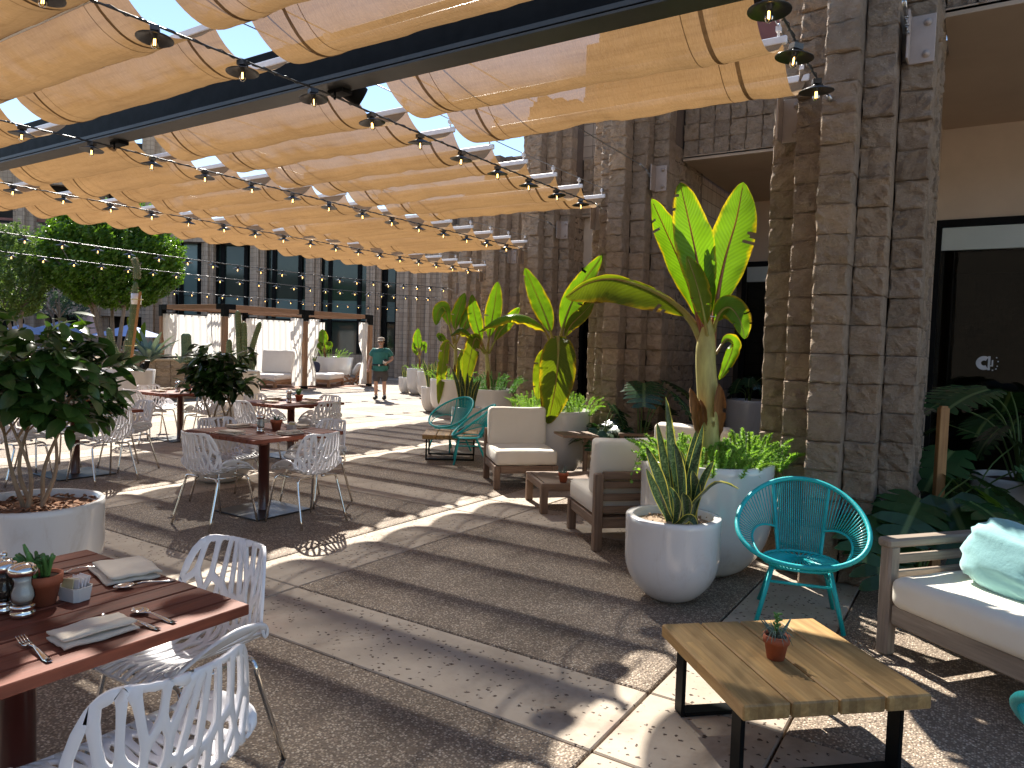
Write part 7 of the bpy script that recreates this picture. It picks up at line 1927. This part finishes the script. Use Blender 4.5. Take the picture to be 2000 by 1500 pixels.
# low distant hill line is hidden; a white terrace wall behind the bed
tw2 = empty('terrace_wall', VW(lx(170), 33.0), YAW, 'low pale terrace wall behind the raised cactus bed', 'wall')
MB().box((0, 0, 0.45), (18, 0.3, 0.9), bev=0.02).build('wall', M['stucco'], tw2); MB().box((0, 0, 0.93), (18.1, 0.4, 0.06), bev=0.01).build('coping', M['alu'], tw2)

# ---------------------------------------------------------------- walking man
M['skin'] = pm('skin', (0.56, 0.33, 0.24), (0.50, 0.28, 0.20), scale=8, rough=0.55)
M['tee'] = pm('teal_tshirt', (0.045, 0.20, 0.175), (0.035, 0.165, 0.145), scale=8, rough=0.9, bump=0.2, bscale=20)
M['shorts'] = pm('grey_shorts', (0.075, 0.07, 0.072), (0.06, 0.055, 0.058), scale=10, rough=0.9, bump=0.2, bscale=20)
M['belt'] = pm('black_belt', (0.012, 0.012, 0.012), rough=0.5); M['shoe'] = pm('black_shoe', (0.018, 0.016, 0.016), rough=0.6)
M['cap'] = pm('tan_cap', (0.48, 0.40, 0.32), (0.42, 0.35, 0.27), scale=20, rough=0.9); M['hair'] = pm('grey_beard', (0.42, 0.38, 0.34), (0.3, 0.27, 0.24), scale=60, rough=0.9)
M['sock'] = pm('white_sock', (0.7, 0.69, 0.67), rough=0.9); M['bottle'] = pm('steel_bottle', (0.70, 0.70, 0.72), (0.6, 0.6, 0.62), scale=10, rough=0.25, metal=0.7)
def skin(name, nodes, edges, m, parent, sub=2):
    """nodes: {key: (x,y,z,rx,ry)}; first key is the root"""
    ks = list(nodes); idx = {k: i for i, k in enumerate(ks)}
    me = bpy.data.meshes.new(name); me.from_pydata([nodes[k][:3] for k in ks], [(idx[a], idx[b]) for a, b in edges], [])
    ob = bpy.data.objects.new(name, me); COL.objects.link(ob)
    ob.modifiers.new('skin', 'SKIN'); sv = me.skin_vertices[0].data if me.skin_vertices else None
    if sv is None:
        bm = bmesh.new(); bm.from_mesh(me); bm.verts.layers.skin.verify(); bm.to_mesh(me); bm.free(); sv = me.skin_vertices[0].data
    for k in ks: sv[idx[k]].radius = nodes[k][3:5]; sv[idx[k]].use_root = (k == ks[0])
    sb_ = ob.modifiers.new('sub', 'SUBSURF'); sb_.levels = sub; sb_.render_levels = sub
    dg = bpy.context.evaluated_depsgraph_get(); m2 = bpy.data.meshes.new_from_object(ob.evaluated_get(dg)); bpy.data.objects.remove(ob)
    m2.name = name; m2.materials.clear(); m2.materials.append(m); m2.polygons.foreach_set('use_smooth', [True] * len(m2.polygons))
    return link(name, m2, parent)
mp_ = PZ(742, 781, 0.0)
man = empty('person', (mp_.x, mp_.y, 0), YAW, 'man in a teal T-shirt, grey shorts and cap walking towards the viewer', 'person')
# frame: faces -Y (viewer), his right arm at -X
body = {'pel': (0, 0, 0.92, .15, .11), 'bel': (0, -0.05, 1.08, .20, .17), 'che': (0, 0.0, 1.30, .19, .13), 'nk0': (0, 0.01, 1.45, .075, .07), 'nk1': (0, 0.0, 1.51, .06, .06), 'h0': (0, -0.02, 1.57, .072, .08), 'h1': (0, -0.01, 1.65, .082, .095), 'h2': (0, 0.0, 1.72, .055, .065),
        'sl': (-.185, 0.01, 1.39, .07, .07), 'el': (-.30, 0.02, 1.14, .05, .05), 'wl': (-.31, -0.14, 0.97, .036, .034), 'hl': (-.31, -0.19, 0.90, .040, .028), 'fl': (-.305, -0.23, 0.845, .03, .02),
        'sr': (.185, 0.01, 1.39, .07, .07), 'er': (.325, 0.03, 1.17, .05, .05), 'wr': (.24, -0.17, 1.08, .036, .034), 'hr': (.20, -0.24, 1.07, .04, .03),
        'kl0': (-.095, 0.0, 0.86, .085, .09), 'kl': (-.115, -0.05, 0.50, .058, .06), 'cl': (-.118, -0.01, 0.34, .054, .06), 'al': (-.12, 0.03, 0.10, .036, .04), 'tl': (-.125, -0.08, 0.05, .035, .03),
        'kr0': (.095, 0.0, 0.86, .085, .09), 'kr': (.11, 0.0, 0.50, .058, .06), 'cr': (.112, 0.03, 0.34, .054, .06), 'ar': (.115, 0.05, 0.10, .036, .04), 'tr': (.125, -0.06, 0.05, .035, .03)}
skin('body', body, [('pel', 'bel'), ('bel', 'che'), ('che', 'nk0'), ('nk0', 'nk1'), ('nk1', 'h0'), ('h0', 'h1'), ('h1', 'h2'), ('che', 'sl'), ('sl', 'el'), ('el', 'wl'), ('wl', 'hl'), ('hl', 'fl'), ('che', 'sr'), ('sr', 'er'), ('er', 'wr'), ('wr', 'hr'),
                    ('pel', 'kl0'), ('kl0', 'kl'), ('kl', 'cl'), ('cl', 'al'), ('al', 'tl'), ('pel', 'kr0'), ('kr0', 'kr'), ('kr', 'cr'), ('cr', 'ar'), ('ar', 'tr')], M['skin'], man)
tee = {'bel': (0, -0.06, 1.08, .245, .215), 'hem': (0, -0.02, 0.88, .215, .18), 'che': (0, 0.0, 1.29, .225, .16), 'top': (0, 0.01, 1.43, .12, .085), 'col': (0, 0.01, 1.47, .085, .075),
       'sl': (-.20, 0.01, 1.385, .10, .095), 'ml': (-.285, 0.02, 1.215, .09, .09), 'sr': (.20, 0.01, 1.385, .10, .095), 'mr': (.298, 0.03, 1.22, .09, .09)}
skin('t_shirt', tee, [('bel', 'hem'), ('bel', 'che'), ('che', 'top'), ('top', 'col'), ('che', 'sl'), ('sl', 'ml'), ('che', 'sr'), ('sr', 'mr')], M['tee'], man)
sh = {'w': (0, 0.0, 0.90, .21, .17), 'p': (0, 0.0, 0.84, .205, .17), 'l': (-.10, 0.0, 0.72, .115, .125), 'l2': (-.12, -0.03, 0.49, .11, .115), 'r': (.10, 0.0, 0.72, .115, .125), 'r2': (.12, 0.0, 0.49, .11, .115)}
skin('shorts', sh, [('w', 'p'), ('p', 'l'), ('l', 'l2'), ('p', 'r'), ('r', 'r2')], M['shorts'], man)
MB().tube([(0.228 * math.cos(a * .262), -0.03 + 0.20 * math.sin(a * .262), 0.985 - 0.01 * math.sin(a * .262)) for a in range(24)], 0.022, 6, closed=True).build('belt', M['belt'], man)
MB().box((0, -0.245, 0.985), (0.05, 0.012, 0.045)).build('buckle', M['steel'], man)
softbox('holster', (0.07, 0.05, 0.16), 0.018, M['belt'], man, (-0.215, -0.03, 0.92)); softbox('pouch', (0.07, 0.05, 0.12), 0.018, M['belt'], man, (0.215, 0.0, 0.93))
for sx, yy in ((-1, 0.0), (1, 0.02)):
    skin('shoe', {'a': (sx * .12, 0.075 + yy, 0.07, .062, .065), 'b': (sx * .122, -0.02 + yy, 0.065, .066, .062), 'c': (sx * .132, -0.16 + yy, 0.048, .06, .045)}, [('a', 'b'), ('b', 'c')], M['shoe'], man)
    MB().lathe([(0.048, 0.09), (0.046, 0.15)], 12).build('sock', M['sock'], man, (sx * .12, 0.035 + yy, 0.0))
vs = MB().lathe([(0.100, 1.668), (0.104, 1.69), (0.098, 1.73), (0.07, 1.765), (0.0, 1.775)], 18, (0, 0, 0)); vs.build('cap', M['cap'], man)
softbox('cap_peak', (0.15, 0.10, 0.015), 0.007, M['cap'], man, (0, -0.125, 1.672), rot=(R(12), 0, 0))
skin('beard', {'a': (0, -0.075, 1.545, .05, .028), 'b': (0, -0.055, 1.52, .045, .03)}, [('a', 'b')], M['hair'], man)
for sx in (-1, 1):
    MB().lathe([(0, -0.012), (0.012, 0), (0, 0.012)], 8).build('ear', M['skin'], man, (sx * 0.088, 0.0, 1.62)); MB().box((sx * 0.034, -0.098, 1.637), (0.05, 0.01, 0.026), bev=0.004).build('glasses_lens', M['belt'], man)
MB().tube([(0, -0.09, 1.64), (0, -0.118, 1.60), (0, -0.095, 1.595)], [0.008, 0.014, 0.01], 8).build('nose', M['skin'], man); MB().box((0, -0.098, 1.565), (0.05, 0.008, 0.008)).build('mouth', pm('lips', (0.36, 0.13, 0.11), rough=0.5), man)
for hx, hy, hz, sg in ((-.305, -0.235, 0.85, 1), (.19, -0.25, 1.06, -1)):
    for k in range(4): MB().tube(spline([(hx + (k - 1.5) * 0.016, hy, hz), (hx + (k - 1.5) * 0.017, hy - 0.025, hz - 0.035), (hx + (k - 1.5) * 0.015, hy - 0.005, hz - 0.062)], 5), [0.0095, 0.0095, 0.009, 0.0088, 0.008, 0.006], 6).build('finger', M['skin'], man)
    MB().tube(spline([(hx + sg * 0.03, hy + 0.03, hz + 0.03), (hx + sg * 0.05, hy - 0.005, hz - 0.005), (hx + sg * 0.035, hy - 0.03, hz - 0.03)], 5), [0.011, 0.011, 0.010, 0.0095, 0.009, 0.007], 6).build('thumb', M['skin'], man)
bq = man.matrix_basis @ Vector((0.165, -0.30, 1.09))
bo = empty('flask', bq, YAW, 'shiny steel flask held under the left arm of the walking man', 'flask')
MB().lathe([(0, -0.10), (0.055, -0.10), (0.058, 0.06), (0.04, 0.09), (0.04, 0.12), (0, 0.12)], 18).build('flask_body', M['bottle'], bo, rot=(R(70), 0, R(20))); MB().lathe([(0.0, 0), (0.042, 0), (0.042, 0.03), (0.02, 0.032), (0, 0.032)], 16).build('lid', M['belt'], bo, (0.035, -0.10, 0.04), (R(70), 0, R(20)))
